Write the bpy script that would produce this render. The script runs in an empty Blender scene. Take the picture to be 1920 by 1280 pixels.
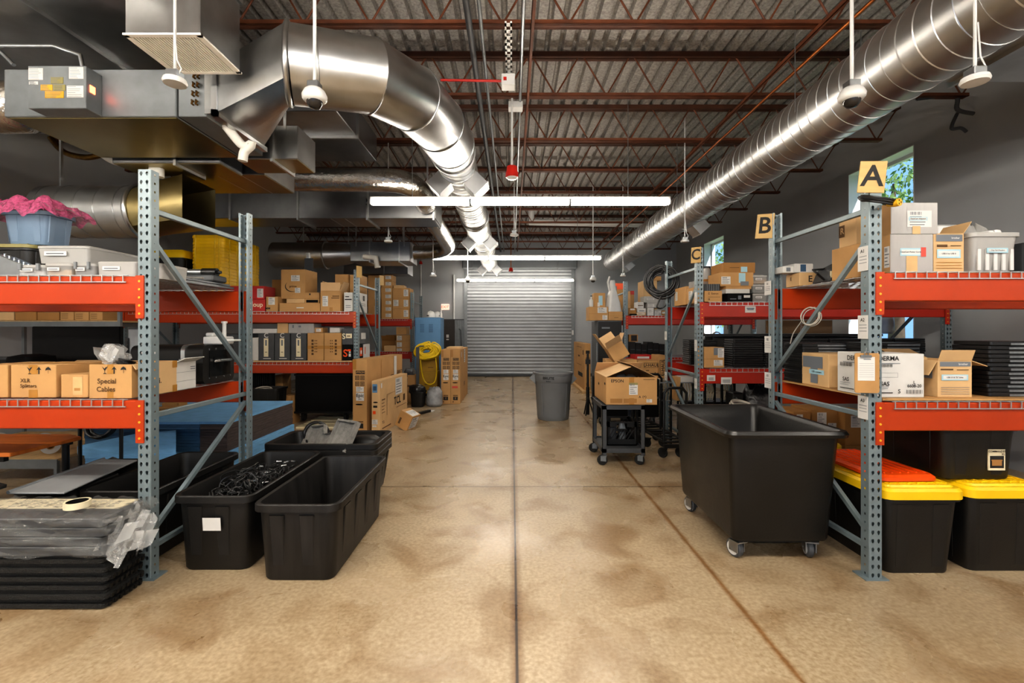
import bpy, math, random
from mathutils import Vector, Matrix, Euler
RN = random.Random(11)
PI = math.pi
SC = bpy.context.scene
COL = SC.collection
# measuring helpers: metres from the photograph (1920x1280, f = 864 px, horizon at row 620, eye at 1.48 m)
F, CX, HY, CZ = 864.0, 960.0, 620.0, 1.48
def X(px, Y): return (px - CX) * Y / F
def Z(py, Y): return CZ + (HY - py) * Y / F
def P(px, py, Y): return Vector((X(px, Y), Y, Z(py, Y)))

# ------------------------------------------------------------------ materials
def lin(h):
    h = h.lstrip('#')
    out = []
    for i in (0, 2, 4):
        c = int(h[i:i+2], 16) / 255
        out.append(c / 12.92 if c <= .04045 else ((c + .055) / 1.055) ** 2.4)
    return out
MATS = {}
def M(name, hexa, rough=.5, metal=0., var=.18, scale=6., bump=0., bscale=60., alpha=1., emit=0., stretch=None, trans=0., spec=.5, rvar=0., coord='Object'):
    m = bpy.data.materials.new(name); m.use_nodes = True
    nt = m.node_tree; b = nt.nodes['Principled BSDF']; L = nt.links
    c = lin(hexa)
    b.inputs['Roughness'].default_value = rough
    b.inputs['Metallic'].default_value = metal
    b.inputs['Specular IOR Level'].default_value = spec
    b.inputs['Alpha'].default_value = alpha
    b.inputs['Transmission Weight'].default_value = trans
    tc = nt.nodes.new('ShaderNodeTexCoord'); mp = nt.nodes.new('ShaderNodeMapping')
    L.new(tc.outputs[coord], mp.inputs[0])
    if stretch: mp.inputs['Scale'].default_value = stretch
    n = nt.nodes.new('ShaderNodeTexNoise'); n.inputs['Scale'].default_value = scale; n.inputs['Detail'].default_value = 6
    L.new(mp.outputs[0], n.inputs['Vector'])
    r = nt.nodes.new('ShaderNodeValToRGB')
    r.color_ramp.elements[0].position = .3; r.color_ramp.elements[1].position = .7
    r.color_ramp.elements[0].color = [max(0, x * (1 - var)) for x in c] + [1]
    r.color_ramp.elements[1].color = [min(1, x * (1 + var * .6)) for x in c] + [1]
    L.new(n.outputs['Fac'], r.inputs[0]); L.new(r.outputs[0], b.inputs['Base Color'])
    if rvar:
        mr = nt.nodes.new('ShaderNodeMapRange')
        mr.inputs['To Min'].default_value = max(.02, rough - rvar); mr.inputs['To Max'].default_value = min(1, rough + rvar)
        L.new(n.outputs['Fac'], mr.inputs[0]); L.new(mr.outputs[0], b.inputs['Roughness'])
    if bump:
        n2 = nt.nodes.new('ShaderNodeTexNoise'); n2.inputs['Scale'].default_value = bscale; n2.inputs['Detail'].default_value = 4
        L.new(mp.outputs[0], n2.inputs['Vector'])
        bp = nt.nodes.new('ShaderNodeBump'); bp.inputs['Strength'].default_value = bump; bp.inputs['Distance'].default_value = .02
        L.new(n2.outputs['Fac'], bp.inputs['Height']); L.new(bp.outputs[0], b.inputs['Normal'])
    if emit:
        b.inputs['Emission Color'].default_value = c + [1]; b.inputs['Emission Strength'].default_value = emit
    MATS[name] = m
    return m
M('card', '#b98f5c', .75, 0, .10, 5, .04, 90)
M('card_light', '#c9a678', .75, 0, .10, 5)
M('card_dark', '#9f733f', .78, 0, .12, 5)
M('card_inside', '#c9a67b', .8, 0, .08, 5)
M('tape', '#a87836', .3, 0, .1, 12)
M('tape_clear', '#c9a878', .2, 0, .1, 12)
M('paper', '#cfcdc9', .6, 0, .04, 9)
M('paper_blue', '#9fc3cf', .6, 0, .04, 9)
M('white_card', '#c9c7c3', .6, 0, .06, 7)
M('grey_card', '#a19e9b', .35, 0, .12, 8, .15, 25, stretch=(1, 1, .25))
M('ink', '#1c1a19', .7, 0, 0)
M('ink_brown', '#5a4023', .8, 0, 0)
M('ink_red', '#c24a3c', .6, 0, 0)
M('ink_grey', '#6b7076', .7, 0, 0)
M('ink_blue', '#31506b', .7, 0, 0)
M('upright', '#78858a', .40, .25, .10, 14, .03, 60)
M('beam_orange', '#ab3703', .38, 0, .10, 3, .02, 30)
M('beam_red', '#a8220a', .4, 0, .12, 3)
M('zinc', '#c9cbcc', .32, .85, .12, 20)
M('galv', '#c4c5c5', .32, 1., .22, 3.0, .02, 14, rvar=.10)
M('galv_spiral', '#cfcfce', .36, 1., .16, 2.2, .02, 9, rvar=.10)
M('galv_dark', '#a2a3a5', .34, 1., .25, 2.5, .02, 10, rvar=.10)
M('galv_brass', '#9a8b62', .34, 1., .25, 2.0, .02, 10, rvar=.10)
M('foil', '#c4bfb8', .22, 1., .2, 12, .55, 26)
M('rust', '#6a3a20', .6, .1, .35, 5, .05, 40)
M('rust_dark', '#4a2815', .6, .15, .3, 5)
M('deck', '#a5a19c', .5, .3, .38, 40, .3, 160)
M('black_plastic', '#161514', .46, 0, .25, 6, .06, 120, rvar=.08)
M('black_shiny', '#111111', .25, 0, .2, 6)
M('black_matte', '#0c0b0b', .75, 0, .2, 9, spec=.2)
M('rubber', '#1c1b19', .8, 0, .35, 18, .5, 120)
M('black_metal', '#191919', .4, .3, .15, 9)
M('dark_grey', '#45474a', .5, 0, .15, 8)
M('steel', '#9fa2a4', .3, .9, .12, 14)
M('grey_metal', '#7b7f82', .42, .3, .12, 9)
M('grille_white', '#f4eee4', .5, 0, .03, 9)
M('white_metal', '#d4d4d2', .35, 0, .05, 9)
M('white_plastic', '#d2d1ce', .35, 0, .05, 9)
M('cream', '#e0d4b4', .6, 0, .06, 9)
M('wall_paint', '#b1b4b7', .55, 0, .05, 1.2, .03, 30)
M('grey_paint', '#75797d', .5, 0, .06, 3)
M('white_paint', '#e8e9ea', .5, 0, .03, 3)
M('shutter', '#94979a', .42, .35, .08, 3)
M('yellow', '#fcca00', .38, 0, .08, 6)
M('yellow_lid', '#f0c410', .36, 0, .06, 6)
M('orange_lid', '#e5500a', .36, 0, .08, 6)
M('mustard', '#a8821c', .6, 0, .12, 6)
M('yellow_cord', '#e6c313', .4, 0, .1, 10)
M('blue_foam', '#6ea4d0', .75, 0, .12, 10, .15, 120, stretch=(1, 1, 6))
M('sheet_grey', '#87898b', .45, 0, .12, 5)
M('blue_dark', '#34597a', .75, 0, .25, 10, .2, 90, stretch=(1, 1, 8))
M('foam_grey', '#4c4240', .8, 0, .3, 10, .2, 90, stretch=(1, 1, 8))
M('blue_cabinet', '#5e88ad', .45, .1, .06, 5)
M('tote_blue', '#70859c', .45, 0, .10, 5)
M('can_grey', '#6c6e70', .5, 0, .08, 5, .05, 120)
M('wood', '#b5662a', .35, 0, .25, 3, 0, stretch=(1, 8, 1))
M('board', '#c6a373', .6, 0, .2, 3, 0, stretch=(8, 1, 1))
M('red_box', '#b3221d', .5, 0, .1, 6)
M('red_paint', '#c02418', .4, 0, .08, 8)
M('copper', '#a4602f', .35, .8, .2, 6)
M('copper_dark', '#7a5a2c', .35, .9, .3, 30)
M('concrete_foam', '#85827d', .8, 0, .3, 20, .4, 90)
M('pink_wrap', '#d9628f', .2, 0, .5, 45, 1., 70, alpha=.72)
M('bubble', '#d8cfd2', .25, 0, .2, 30, .8, 60, alpha=.55)
M('clear_plastic', '#c9c9c7', .12, 0, .1, 8, .6, 20, alpha=.4, spec=1.)
M('clear_bin', '#c4c3c0', .2, 0, .1, 8, alpha=.42)
M('milky_bin', '#b4b2ae', .3, 0, .06, 8, alpha=.8)
M('poly_wrap', '#8e8e8c', .1, 0, .3, 10, 1., 18, alpha=.2, spec=1.)
M('bag_black', '#1d1c1e', .28, 0, .3, 8, .8, 18)
M('bag_clear', '#a9abae', .22, 0, .3, 8, .9, 18, alpha=.75)
M('lens', '#0d0d0e', .05, 0, 0)
M('dome_glass', '#2b2724', .04, 0, .1, 6)
M('insul', '#dcd8cf', .6, 0, .1, 8)
M('cable_black', '#1c1c1d', .4, 0, .2, 9)
M('cable_grey', '#a9a49a', .45, 0, .1, 9)
M('led_red', '#ff5a30', .3, 0, 0, emit=6)
M('exit_red', '#ff7a55', .4, 0, 0, emit=.35)
M('exit_white', '#f3d2bf', .4, 0, 0, emit=.35)
M('tube_light', '#fff6e8', .4, 0, 0, emit=17)
M('tube_light_fill', '#fff6e8', .4, 0, 0, emit=39)
M('black_scuffed', '#1d1b1a', .5, 0, .75, 4, .06, 90, stretch=(5, 5, .5))
M('black_poly', '#141312', .36, 0, .3, 5, .05, 60, rvar=.1)
M('tube_light_far', '#fff6e8', .4, 0, 0, emit=11)
M('sign_wood', '#bb9a60', .5, 0, .12, 5, stretch=(1, 1, 5))
M('foliage', '#7d9a52', .7, 0, .4, 3)
M('bark', '#5a4a3b', .9, 0, .3, 8)
M('grass', '#6c8a48', .9, 0, .3, 2)
M('brick_far', '#c9c6c0', .8, 0, .1, 2)
M('gold', '#d8a52a', .4, 0, .1, 9)
M('clip_board', '#ab8250', .6, 0, .12, 9)
M('silver_trim', '#c8cacb', .25, .9, .1, 9)
M('tan_wire', '#a69a83', .3, .8, .1, 9)
M('dark_door', '#39332f', .5, 0, .1, 4)
M('cabinet_grey', '#585b5f', .45, .2, .1, 4)
M('laptop', '#111113', .45, 0, .15, 7)
M('laptop_edge', '#7f8285', .35, .5, .15, 30)
M('ply', '#b48a58', .6, 0, .2, 4)
M('olive', '#8c8350', .5, 0, .1, 6)

# ------------------------------------------------------------------ mesh builder
def rrect(w, d, r, z, n=4, cx=0., cy=0.):
    r = min(r, w / 2 - 1e-4, d / 2 - 1e-4)
    out = []
    for (sx, sy, a0) in ((1, 1, 0), (-1, 1, PI / 2), (-1, -1, PI), (1, -1, 1.5 * PI)):
        for i in range(n + 1):
            a = a0 + PI / 2 * i / n
            out.append(Vector((cx + sx * (w / 2 - r) + r * math.cos(a), cy + sy * (d / 2 - r) + r * math.sin(a), z)))
    return out
def circ(r, z, n=32, cx=0., cy=0.):
    return [Vector((cx + r * math.cos(2 * PI * i / n), cy + r * math.sin(2 * PI * i / n), z)) for i in range(n)]
class MB:
    def __init__(s):
        s.v = []; s.f = []; s.k = []; s.cur = 0; s.T = None
    def mat(s, i): s.cur = i; return s
    def add(s, pts, faces):
        b = len(s.v)
        for p in pts:
            p = Vector(p)
            s.v.append(s.T @ p if s.T is not None else p)
        for f in faces:
            s.f.append([b + i for i in f]); s.k.append(s.cur)
        return s
    def box(s, x0, x1, y0, y1, z0, z1):
        return s.add([(x0,y0,z0),(x1,y0,z0),(x1,y1,z0),(x0,y1,z0),(x0,y0,z1),(x1,y0,z1),(x1,y1,z1),(x0,y1,z1)],
                     [(0,3,2,1),(4,5,6,7),(0,1,5,4),(1,2,6,5),(2,3,7,6),(3,0,4,7)])
    def quad(s, a, b, c, d): return s.add([a, b, c, d], [(0, 1, 2, 3)])
    def poly(s, pts): return s.add(pts, [tuple(range(len(pts)))])
    def loft(s, loops, cap0=True, cap1=True):
        n = len(loops[0]); pts = [p for l in loops for p in l]; fs = []
        for j in range(len(loops) - 1):
            for i in range(n):
                k = (i + 1) % n
                fs.append((j*n+i, j*n+k, (j+1)*n+k, (j+1)*n+i))
        if cap0: fs.append(tuple(range(n - 1, -1, -1)))
        if cap1: fs.append(tuple((len(loops)-1)*n + i for i in range(n)))
        return s.add(pts, fs)
    def tube(s, path, r, n=8, closed=False, caps=True, flat=None):
        path = [Vector(p) for p in path]; m = len(path)
        rs = r if isinstance(r, (list, tuple)) else [r] * m
        loops = []; up = None
        for i in range(m):
            if closed: d0 = path[i] - path[i-1]; d1 = path[(i+1) % m] - path[i]
            else:
                d0 = path[i] - path[i-1] if i else path[1] - path[0]
                d1 = path[i+1] - path[i] if i < m - 1 else path[-1] - path[-2]
            d0 = d0.normalized(); d1 = d1.normalized(); t = (d0 + d1)
            if t.length < 1e-6: t = d1
            t.normalize()
            if up is None:
                up = Vector((0, 0, 1)) if abs(t.z) < .9 else Vector((1, 0, 0))
            sdv = t.cross(up)
            if sdv.length < 1e-5: sdv = t.cross(Vector((1, .3, 0)))
            sdv.normalize(); up = sdv.cross(t).normalized()
            mit = 1 / max(.5, math.sqrt(max(.05, (1 + d0.dot(d1)) / 2)))
            bend = (d1 - d0)
            loop = []
            for q in range(n):
                a = 2 * PI * q / n + (PI / n if n == 4 else 0)
                o = sdv * math.cos(a) * rs[i] + up * math.sin(a) * rs[i]
                if flat: o = sdv * math.cos(a) * rs[i] * flat[0] + up * math.sin(a) * rs[i] * flat[1]
                if bend.length > 1e-4:
                    bn = bend.normalized(); o += bn * o.dot(bn) * (mit - 1)
                loop.append(path[i] + o)
            loops.append(loop)
        if closed:
            n_ = n; b = [p for l in loops for p in l]; fs = []
            for j in range(m):
                for i in range(n_):
                    k = (i + 1) % n_; j2 = (j + 1) % m
                    fs.append((j*n_+i, j*n_+k, j2*n_+k, j2*n_+i))
            return s.add(b, fs)
        return s.loft(loops, caps, caps)
    def cyl(s, p0, p1, r0, r1=None, n=16, caps=True):
        return s.tube([p0, p1], [r0, r1 if r1 is not None else r0], n, False, caps)
    def lathe(s, prof, n=32, c=(0, 0, 0), axis='z', cap0=True, cap1=True):
        loops = []
        for r, z in prof:
            l = circ(r, z, n)
            if axis == 'y': l = [Vector((p.x, p.z, -p.y)) for p in l]
            if axis == 'x': l = [Vector((p.z, p.x, p.y)) for p in l]
            loops.append([p + Vector(c) for p in l])
        return s.loft(loops, cap0, cap1)
    def build(s, name, mats, parent=None, world=False, smooth=0, bevel=0., seg=1):
        me = bpy.data.meshes.new(name)
        me.from_pydata([tuple(v) for v in s.v], [], s.f)
        if isinstance(mats, str): mats = [mats]
        for m in mats: me.materials.append(MATS[m])
        if len(mats) > 1: me.polygons.foreach_set('material_index', s.k)
        if smooth:
            me.polygons.foreach_set('use_smooth', [True] * len(me.polygons))
            me.set_sharp_from_angle(angle=math.radians(smooth))
        me.update()
        return link(name, me, parent, world, bevel, seg)
def link(name, me, parent=None, world=False, bevel=0., seg=1):
    o = bpy.data.objects.new(name, me); COL.objects.link(o)
    if parent is not None:
        o.parent = parent
        if world and parent.parent is None: o.matrix_parent_inverse = parent.matrix_basis.inverted()
    if bevel:
        b = o.modifiers.new('edge', 'BEVEL'); b.width = bevel; b.segments = seg; b.limit_method = 'ANGLE'; b.angle_limit = .6
    return o
LBL = {}
def tag(o, label, cat, group=None, kind=None):
    o['label'] = label; o['category'] = cat
    if group: o['group'] = group
    if kind: o['kind'] = kind
    return o
def thing(name, label, cat, loc=(0, 0, 0), rz=0., group=None, rot=None):
    o = bpy.data.objects.new(name, None); COL.objects.link(o)
    o.location = loc; o.rotation_euler = rot if rot else (0, 0, rz); o.empty_display_size = .05
    return tag(o, label, cat, group)
def struct(o): o['kind'] = 'structure'; return o
def dup(root, loc, rz=None, label=None, group=None, rot=None):
    def cp(o, par):
        c = o.copy(); COL.objects.link(c)
        if par is not None: c.parent = par
        for ch in o.children: cp(ch, c)
        return c
    r = cp(root, None); r.location = loc
    if rz is not None: r.rotation_euler = (0, 0, rz)
    if rot is not None: r.rotation_euler = rot
    if label: r['label'] = label
    if group: r['group'] = group
    return r
TXT = {}
def text_mesh(t):
    if t not in TXT:
        cu = bpy.data.curves.new('t', 'FONT'); cu.body = t; cu.size = 1.; cu.align_x = 'CENTER'; cu.align_y = 'CENTER'; cu.resolution_u = 3; cu.offset = .018
        ob = bpy.data.objects.new('t', cu); COL.objects.link(ob)
        dg = bpy.context.evaluated_depsgraph_get()
        TXT[t] = bpy.data.meshes.new_from_object(ob.evaluated_get(dg))
        bpy.data.objects.remove(ob); bpy.data.curves.remove(cu)
    return TXT[t]
FROT = {'f': (PI/2, 0, 0), 'r': (PI/2, 0, PI/2), 'l': (PI/2, 0, -PI/2), 't': (0, 0, 0), 'b': (PI/2, 0, PI)}
def text(t, size, loc, rot, m, parent, name='lettering', world=False, sx=1.):
    me = text_mesh(t).copy(); me.materials.clear(); me.materials.append(MATS[m])
    o = link(name, me, parent)
    o.location = loc; o.rotation_euler = rot; o.scale = (size * sx, size, size)
    if world and parent is not None and parent.parent is None:
        o.matrix_parent_inverse = parent.matrix_basis.inverted()
    return o
# ------------------------------------------------------------------ camera, world
cam = bpy.data.objects.new('camera', bpy.data.cameras.new('camera')); COL.objects.link(cam)
cam.location = (0, 0, CZ); cam.rotation_euler = (PI/2, 0, 0)
cam.data.sensor_width = 36; cam.data.lens = F / 1920 * 36; cam.data.shift_y = -20 / 1920; cam.data.clip_start = .05
SC.camera = cam
SC.view_settings.view_transform = 'Standard'; 
for lk in ('Medium High Contrast', 'Standard - Medium High Contrast'):
    try:
        SC.view_settings.look = lk; break
    except TypeError: pass
print('LOOK', SC.view_settings.look)
SC.view_settings.exposure = 1.22
SC.cycles.use_denoising = True
SC.cycles.max_bounces = 8; SC.cycles.diffuse_bounces = 4; SC.cycles.glossy_bounces = 4; SC.cycles.transparent_max_bounces = 12
SC.cycles.sample_clamp_indirect = 6
w = bpy.data.worlds.new('world'); SC.world = w; w.use_nodes = True
bg = w.node_tree.nodes['Background']; bg.inputs[1].default_value = .5
tcw = w.node_tree.nodes.new('ShaderNodeTexCoord'); nw = w.node_tree.nodes.new('ShaderNodeTexNoise'); nw.inputs['Scale'].default_value = 2.2; nw.inputs['Detail'].default_value = 7
rw = w.node_tree.nodes.new('ShaderNodeValToRGB'); rw.color_ramp.elements[0].position = .5; rw.color_ramp.elements[0].color = (.30, .58, 1.0, 1); rw.color_ramp.elements[1].position = .78; rw.color_ramp.elements[1].color = (.9, .95, 1, 1)
w.node_tree.links.new(tcw.outputs['Generated'], nw.inputs['Vector']); w.node_tree.links.new(nw.outputs['Fac'], rw.inputs[0]); w.node_tree.links.new(rw.outputs[0], bg.inputs[0])
sun = bpy.data.objects.new('sun', bpy.data.lights.new('sun', 'SUN')); COL.objects.link(sun); sun.data.energy = 3.0; sun.data.angle = .02
sun.rotation_euler = Vector((-.35, .75, -.85)).to_track_quat('-Z', 'Y').to_euler()

# ------------------------------------------------------------------ room shell
XL, XR, YB, YF, ZD = -6.6, 5.35, 15.0, -6.0, 4.59
def floor_mat():
    m = bpy.data.materials.new('concrete_floor'); m.use_nodes = True; nt = m.node_tree; L = nt.links; N = nt.nodes.new
    b = nt.nodes['Principled BSDF']; g = N('ShaderNodeNewGeometry'); sp = N('ShaderNodeSeparateXYZ'); L.new(g.outputs['Position'], sp.inputs[0])
    def noise(sc, det=8, dist=0.):
        n = N('ShaderNodeTexNoise'); n.inputs['Scale'].default_value = sc; n.inputs['Detail'].default_value = det; n.inputs['Distortion'].default_value = dist
        L.new(g.outputs['Position'], n.inputs['Vector']); return n
    def ramp(src, p0, c0, p1, c1):
        r = N('ShaderNodeValToRGB'); r.color_ramp.elements[0].position = p0; r.color_ramp.elements[1].position = p1
        r.color_ramp.elements[0].color = c0; r.color_ramp.elements[1].color = c1; L.new(src, r.inputs[0]); return r
    def mul(a, bb, fac=1.):
        x = N('ShaderNodeMix'); x.data_type = 'RGBA'; x.blend_type = 'MULTIPLY'; x.inputs[0].default_value = fac
        L.new(a, x.inputs[6]); L.new(bb, x.inputs[7]); return x.outputs[2]
    h = lambda s: lin(s) + [1]
    base = ramp(noise(.55, 9, .6).outputs['Fac'], .32, h('#a8967c'), .66, h('#c2af93'))
    st = ramp(noise(2.3, 10, .8).outputs['Fac'], .34, h('#d9cdbf'), .52, (1, 1, 1, 1))
    st2 = ramp(noise(5.5, 6, .3).outputs['Fac'], .28, h('#c0b0a0'), .39, (1, 1, 1, 1))
    fine = ramp(noise(45, 4).outputs['Fac'], .3, h('#d8d2c8'), .7, (1, 1, 1, 1))
    c = mul(base.outputs[0], st.outputs[0]); c = mul(c, st2.outputs[0], .12); c = mul(c, fine.outputs[0])
    def line(axis, pos, wid, dark, wob=0):
        s = N('ShaderNodeMath'); s.operation = 'SUBTRACT'; L.new(sp.outputs[axis], s.inputs[0]); s.inputs[1].default_value = pos
        a = N('ShaderNodeMath'); a.operation = 'ABSOLUTE'; L.new(s.outputs[0], a.inputs[0]); out = a.outputs[0]
        if wob:
            ad = N('ShaderNodeMath'); ad.operation = 'MULTIPLY_ADD'; L.new(noise(9, 6).outputs['Fac'], ad.inputs[0]); ad.inputs[1].default_value = wob; L.new(out, ad.inputs[2]); out = ad.outputs[0]
        return ramp(out, wid * .45, dark, wid, (1, 1, 1, 1)).outputs[0]
    c = mul(c, line(0, .022, .009, h('#5a4a3a'))); c = mul(c, line(0, .022, .05, h('#c9b8a6'), .02))
    c = mul(c, line(1, 4.38, .010, h('#6c5a48')))
    c = mul(c, line(1, 9.9, .010, h('#6c5a48')))
    c = mul(c, line(0, 1.225, .042, h('#c6a884'), .03)); c = mul(c, line(0, -3.9, .009, h('#5a4a3a')))
    L.new(c, b.inputs['Base Color'])
    r = ramp(noise(1.7, 8, .5).outputs['Fac'], .3, (.20,) * 3 + (1,), .7, (.42,) * 3 + (1,)); L.new(r.outputs[0], b.inputs['Roughness'])
    bp = N('ShaderNodeBump'); bp.inputs['Strength'].default_value = .05; bp.inputs['Distance'].default_value = .01
    L.new(noise(14, 8).outputs['Fac'], bp.inputs['Height']); L.new(bp.outputs[0], b.inputs['Normal'])
    MATS['concrete_floor'] = m
floor_mat()
struct(MB().box(XL - .3, XR + .3, YF - .3, YB + .3, -.2, 0).build('floor', 'concrete_floor'))
struct(MB().box(XL - .3, XL, YF - .3, YB + .3, 0, ZD).build('wall_left', 'wall_paint'))
struct(MB().box(XL, XR, YB, YB + .3, 0, ZD).build('wall_back', 'wall_paint'))
struct(MB().box(XL, -4.6, YF - .3, YF, 0, ZD).box(4.0, XR, YF - .3, YF, 0, ZD).box(-4.6, 4.0, YF - .3, YF, 4.0, ZD).build('wall_front', 'wall_paint'))  # unseen wall; wide opening made so sky light fills in from behind
WIN = [(6.13, 7.33, 1.25, 3.96), (11.64, 12.84, 1.25, 3.9)]
mb = MB(); y = YF - .3
for (a, b_, z0, z1) in WIN:
    mb.box(XR, XR + .3, y, a, 0, ZD); mb.box(XR, XR + .3, a, b_, 0, z0); mb.box(XR, XR + .3, a, b_, z1, ZD); y = b_
mb.box(XR, XR + .3, y, YB + .3, 0, ZD)
struct(mb.build('wall_right', 'wall_paint'))
for i, (a, b_, z0, z1) in enumerate(WIN):
    r = thing('window_%d' % (i + 1), 'x', 'x', (XR + .2, (a + b_) / 2, z0)); del r['label']; del r['category']; struct(r)
    m = MB(); t = .012   # white reveal lining
    m.box(XR - .002, XR + .3, a, a + t, z0, z1).box(XR - .002, XR + .3, b_ - t, b_, z0, z1).box(XR - .002, XR + .3, a, b_, z1 - t, z1)
    m.build('reveal', 'white_paint', r, True)
    MB().box(XR - .03, XR + .3, a, b_, z0, z0 + .02).build('sill', 'white_paint', r, True)
    m = MB(); f = .05; x0, x1 = XR + .20, XR + .26; a2, b2, c0, c1 = a + t, b_ - t, z0 + .02, z1 - t
    m.box(x0, x1, a2, a2 + f, c0, c1).box(x0, x1, b2 - f, b2, c0, c1).box(x0, x1, a2, b2, c0, c0 + f).box(x0, x1, a2, b2, c1 - f, c1).box(x0, x1, a2, b2, 2.2, 2.25)
    m.build('frame', 'white_paint', r, True)
    g = bpy.data.materials.get('window_glass')
    if not g:
        g = bpy.data.materials.new('window_glass'); g.use_nodes = True; nt = g.node_tree; nt.nodes.remove(nt.nodes['Principled BSDF'])
        tr = nt.nodes.new('ShaderNodeBsdfTransparent'); gl = nt.nodes.new('ShaderNodeBsdfGlossy'); gl.inputs['Roughness'].default_value = .02; mx = nt.nodes.new('ShaderNodeMixShader'); mx.inputs[0].default_value = .06
        nt.links.new(tr.outputs[0], mx.inputs[1]); nt.links.new(gl.outputs[0], mx.inputs[2]); nt.links.new(mx.outputs[0], nt.nodes['Material Output'].inputs[0]); MATS['window_glass'] = g
    MB().box(XR + .228, XR + .234, a2 + f, b2 - f, c0 + f, c1 - f).build('pane', 'window_glass', r, True)
# fluted steel roof deck (ribs run away from the eye)
prof = []; x = XL - .3; p = .1524; sh = 0
while x < XR + .3:
    prof += [(x, ZD), (x + .088, ZD), (x + .106, ZD + .055), (x + .134, ZD + .055)]; x += p
prof.append((x, ZD))
mb = MB(); n = len(prof)
pts = [(a, YF - .3, b_) for a, b_ in prof] + [(a, YB + .3, b_) for a, b_ in prof]
mb.add(pts, [(i, i + 1, n + i + 1, n + i) for i in range(n - 1)])
mb.box(XL - .3, x, YF - .3, YB + .3, ZD + .06, ZD + .2)
struct(mb.build('ceiling', 'deck'))
# open web steel joists
JY = [3.97 + 1.207 * (k - 1) for k in range(-7, 11)]
def joist(y):
    r = bpy.data.objects.new('ceiling_joist', None); COL.objects.link(r); r.location = (0, y, 4.1); struct(r)
    MB().box(XL, XR, -.05, -.008, .435, .49).box(XL, XR, .008, .05, .435, .49).box(XL, XR, -.05, .05, .482, .49).build('top_chord', 'rust_dark', r)
    MB().box(XL + .25, XR - .25, -.04, -.008, 0, .035).box(XL + .25, XR - .25, .008, .04, 0, .035).box(XL + .25, XR - .25, -.04, .04, 0, .006).build('bottom_chord', 'rust', r)
    m = MB(); x = XL + .25; pts = []; up = 0
    m.tube([(XL + .02, 0, .45), (XL + .3, 0, .02)], .009, 6); m.tube([(XR - .02, 0, .45), (XR - .3, 0, .02)], .009, 6)
    while x < XR - .3:
        m.tube([(x, 0, .02), (x + .26, 0, .46)], .009, 6); m.tube([(x + .31, 0, .46), (x + .57, 0, .02)], .009, 6); x += .57
    m.build('web', 'rust', r)
    return r
j0 = joist(JY[0])
for y in JY[1:]: dup(j0, (0, y, 4.1))
for xx, zz, nm in ((.16, 4.06, .03), (2.62, 4.06, .025), (-2.9, 4.06, .025)):
    struct(MB().box(xx, xx + .005, YF, YB, zz, zz + .04).box(xx, xx + nm, YF, YB, zz, zz + .005).build('ceiling_bridging', 'rust'))
# roll-up door in the back wall
dr = bpy.data.objects.new('door_1', None); COL.objects.link(dr); dr.location = (.23, YB, 0); struct(dr)
x0, x1, yd = -1.46, 1.93, YB - .06
mb = MB(); z = .06; prof = []
while z < 3.62:
    for k in range(7):
        a = k / 7; prof.append((yd - .012 * math.sin(PI * min(1, a / .84)) , z + .108 * a))
    z += .108
n = len(prof)
mb.add([(x0, a, b_) for a, b_ in prof] + [(x1, a, b_) for a, b_ in prof], [(i, n + i, n + i + 1, i + 1) for i in range(n - 1)])
mb.build('slat_curtain', 'shutter', dr, True, smooth=60)
MB().box(x0, x1, yd - .05, yd + .02, .012, .075).build('bottom_bar', 'dark_grey', dr, True)
for a in (x0 - .09, x1 - .01): MB().box(a, a + .1, yd - .05, YB, 0, 3.6).build('guide', 'grey_metal', dr, True)
MB().box(x0 - .12, x1 + .14, YB - .42, YB, 3.45, 3.86).build('hood', 'grey_paint', dr, True, bevel=.03)
MB().box(x1 + .0, x1 + .06, yd - .07, yd - .05, 1.35, 1.5).build('lock_plate', 'white_plastic', dr, True)
d2 = bpy.data.objects.new('door_2', None); COL.objects.link(d2); d2.location = (-2.0, YB, 0); struct(d2)
MB().box(-2.32, -1.86, YB - .05, YB, .01, 1.83).build('leaf', 'dark_door', d2, True, bevel=.006)
mb = MB().box(-1.86, -1.52, YB - .03, YB, 0, 1.83)
for k in range(5): mb.box(-1.85 + k * .075, -1.82 + k * .075, YB - .055, YB - .03, 0, 1.83)
mb.build('side_panel', 'grey_metal', d2, True)
MB().box(-2.34, -1.5, YB - .07, YB, 1.83, 1.86).build('frame', 'dark_grey', d2, True)
MB().box(-2.13, -2.05, YB - .06, YB - .05, 1.26, 1.36).box(-2.13, -2.05, YB - .06, YB - .05, 1.18, 1.22).build('notice', 'white_plastic', d2, True)
MB().tube([(-1.72, YB - .08, 1.55), (-1.66, YB - .1, 1.5), (-1.64, YB - .1, .9)], .012, 6).build('chain_hoist', 'dark_grey', d2, True)
struct(MB().box(XL, x0 - .13, YB - .02, YB, 0, .1).box(x1 + .12, XR, YB - .02, YB, 0, .1).build('baseboard_back', 'dark_grey'))
t = thing('exit_sign', 'small lit exit sign on the back wall above the hard hats', 'sign', (-2.17, YB - .03, 2.25))
MB().box(-.13, .13, -.03, .03, -.09, .10).build('sign_body', 'exit_white', t, bevel=.01)
text('EXIT', .12, (0, -.034, 0), (PI/2, 0, 0), 'exit_red', t)

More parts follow.
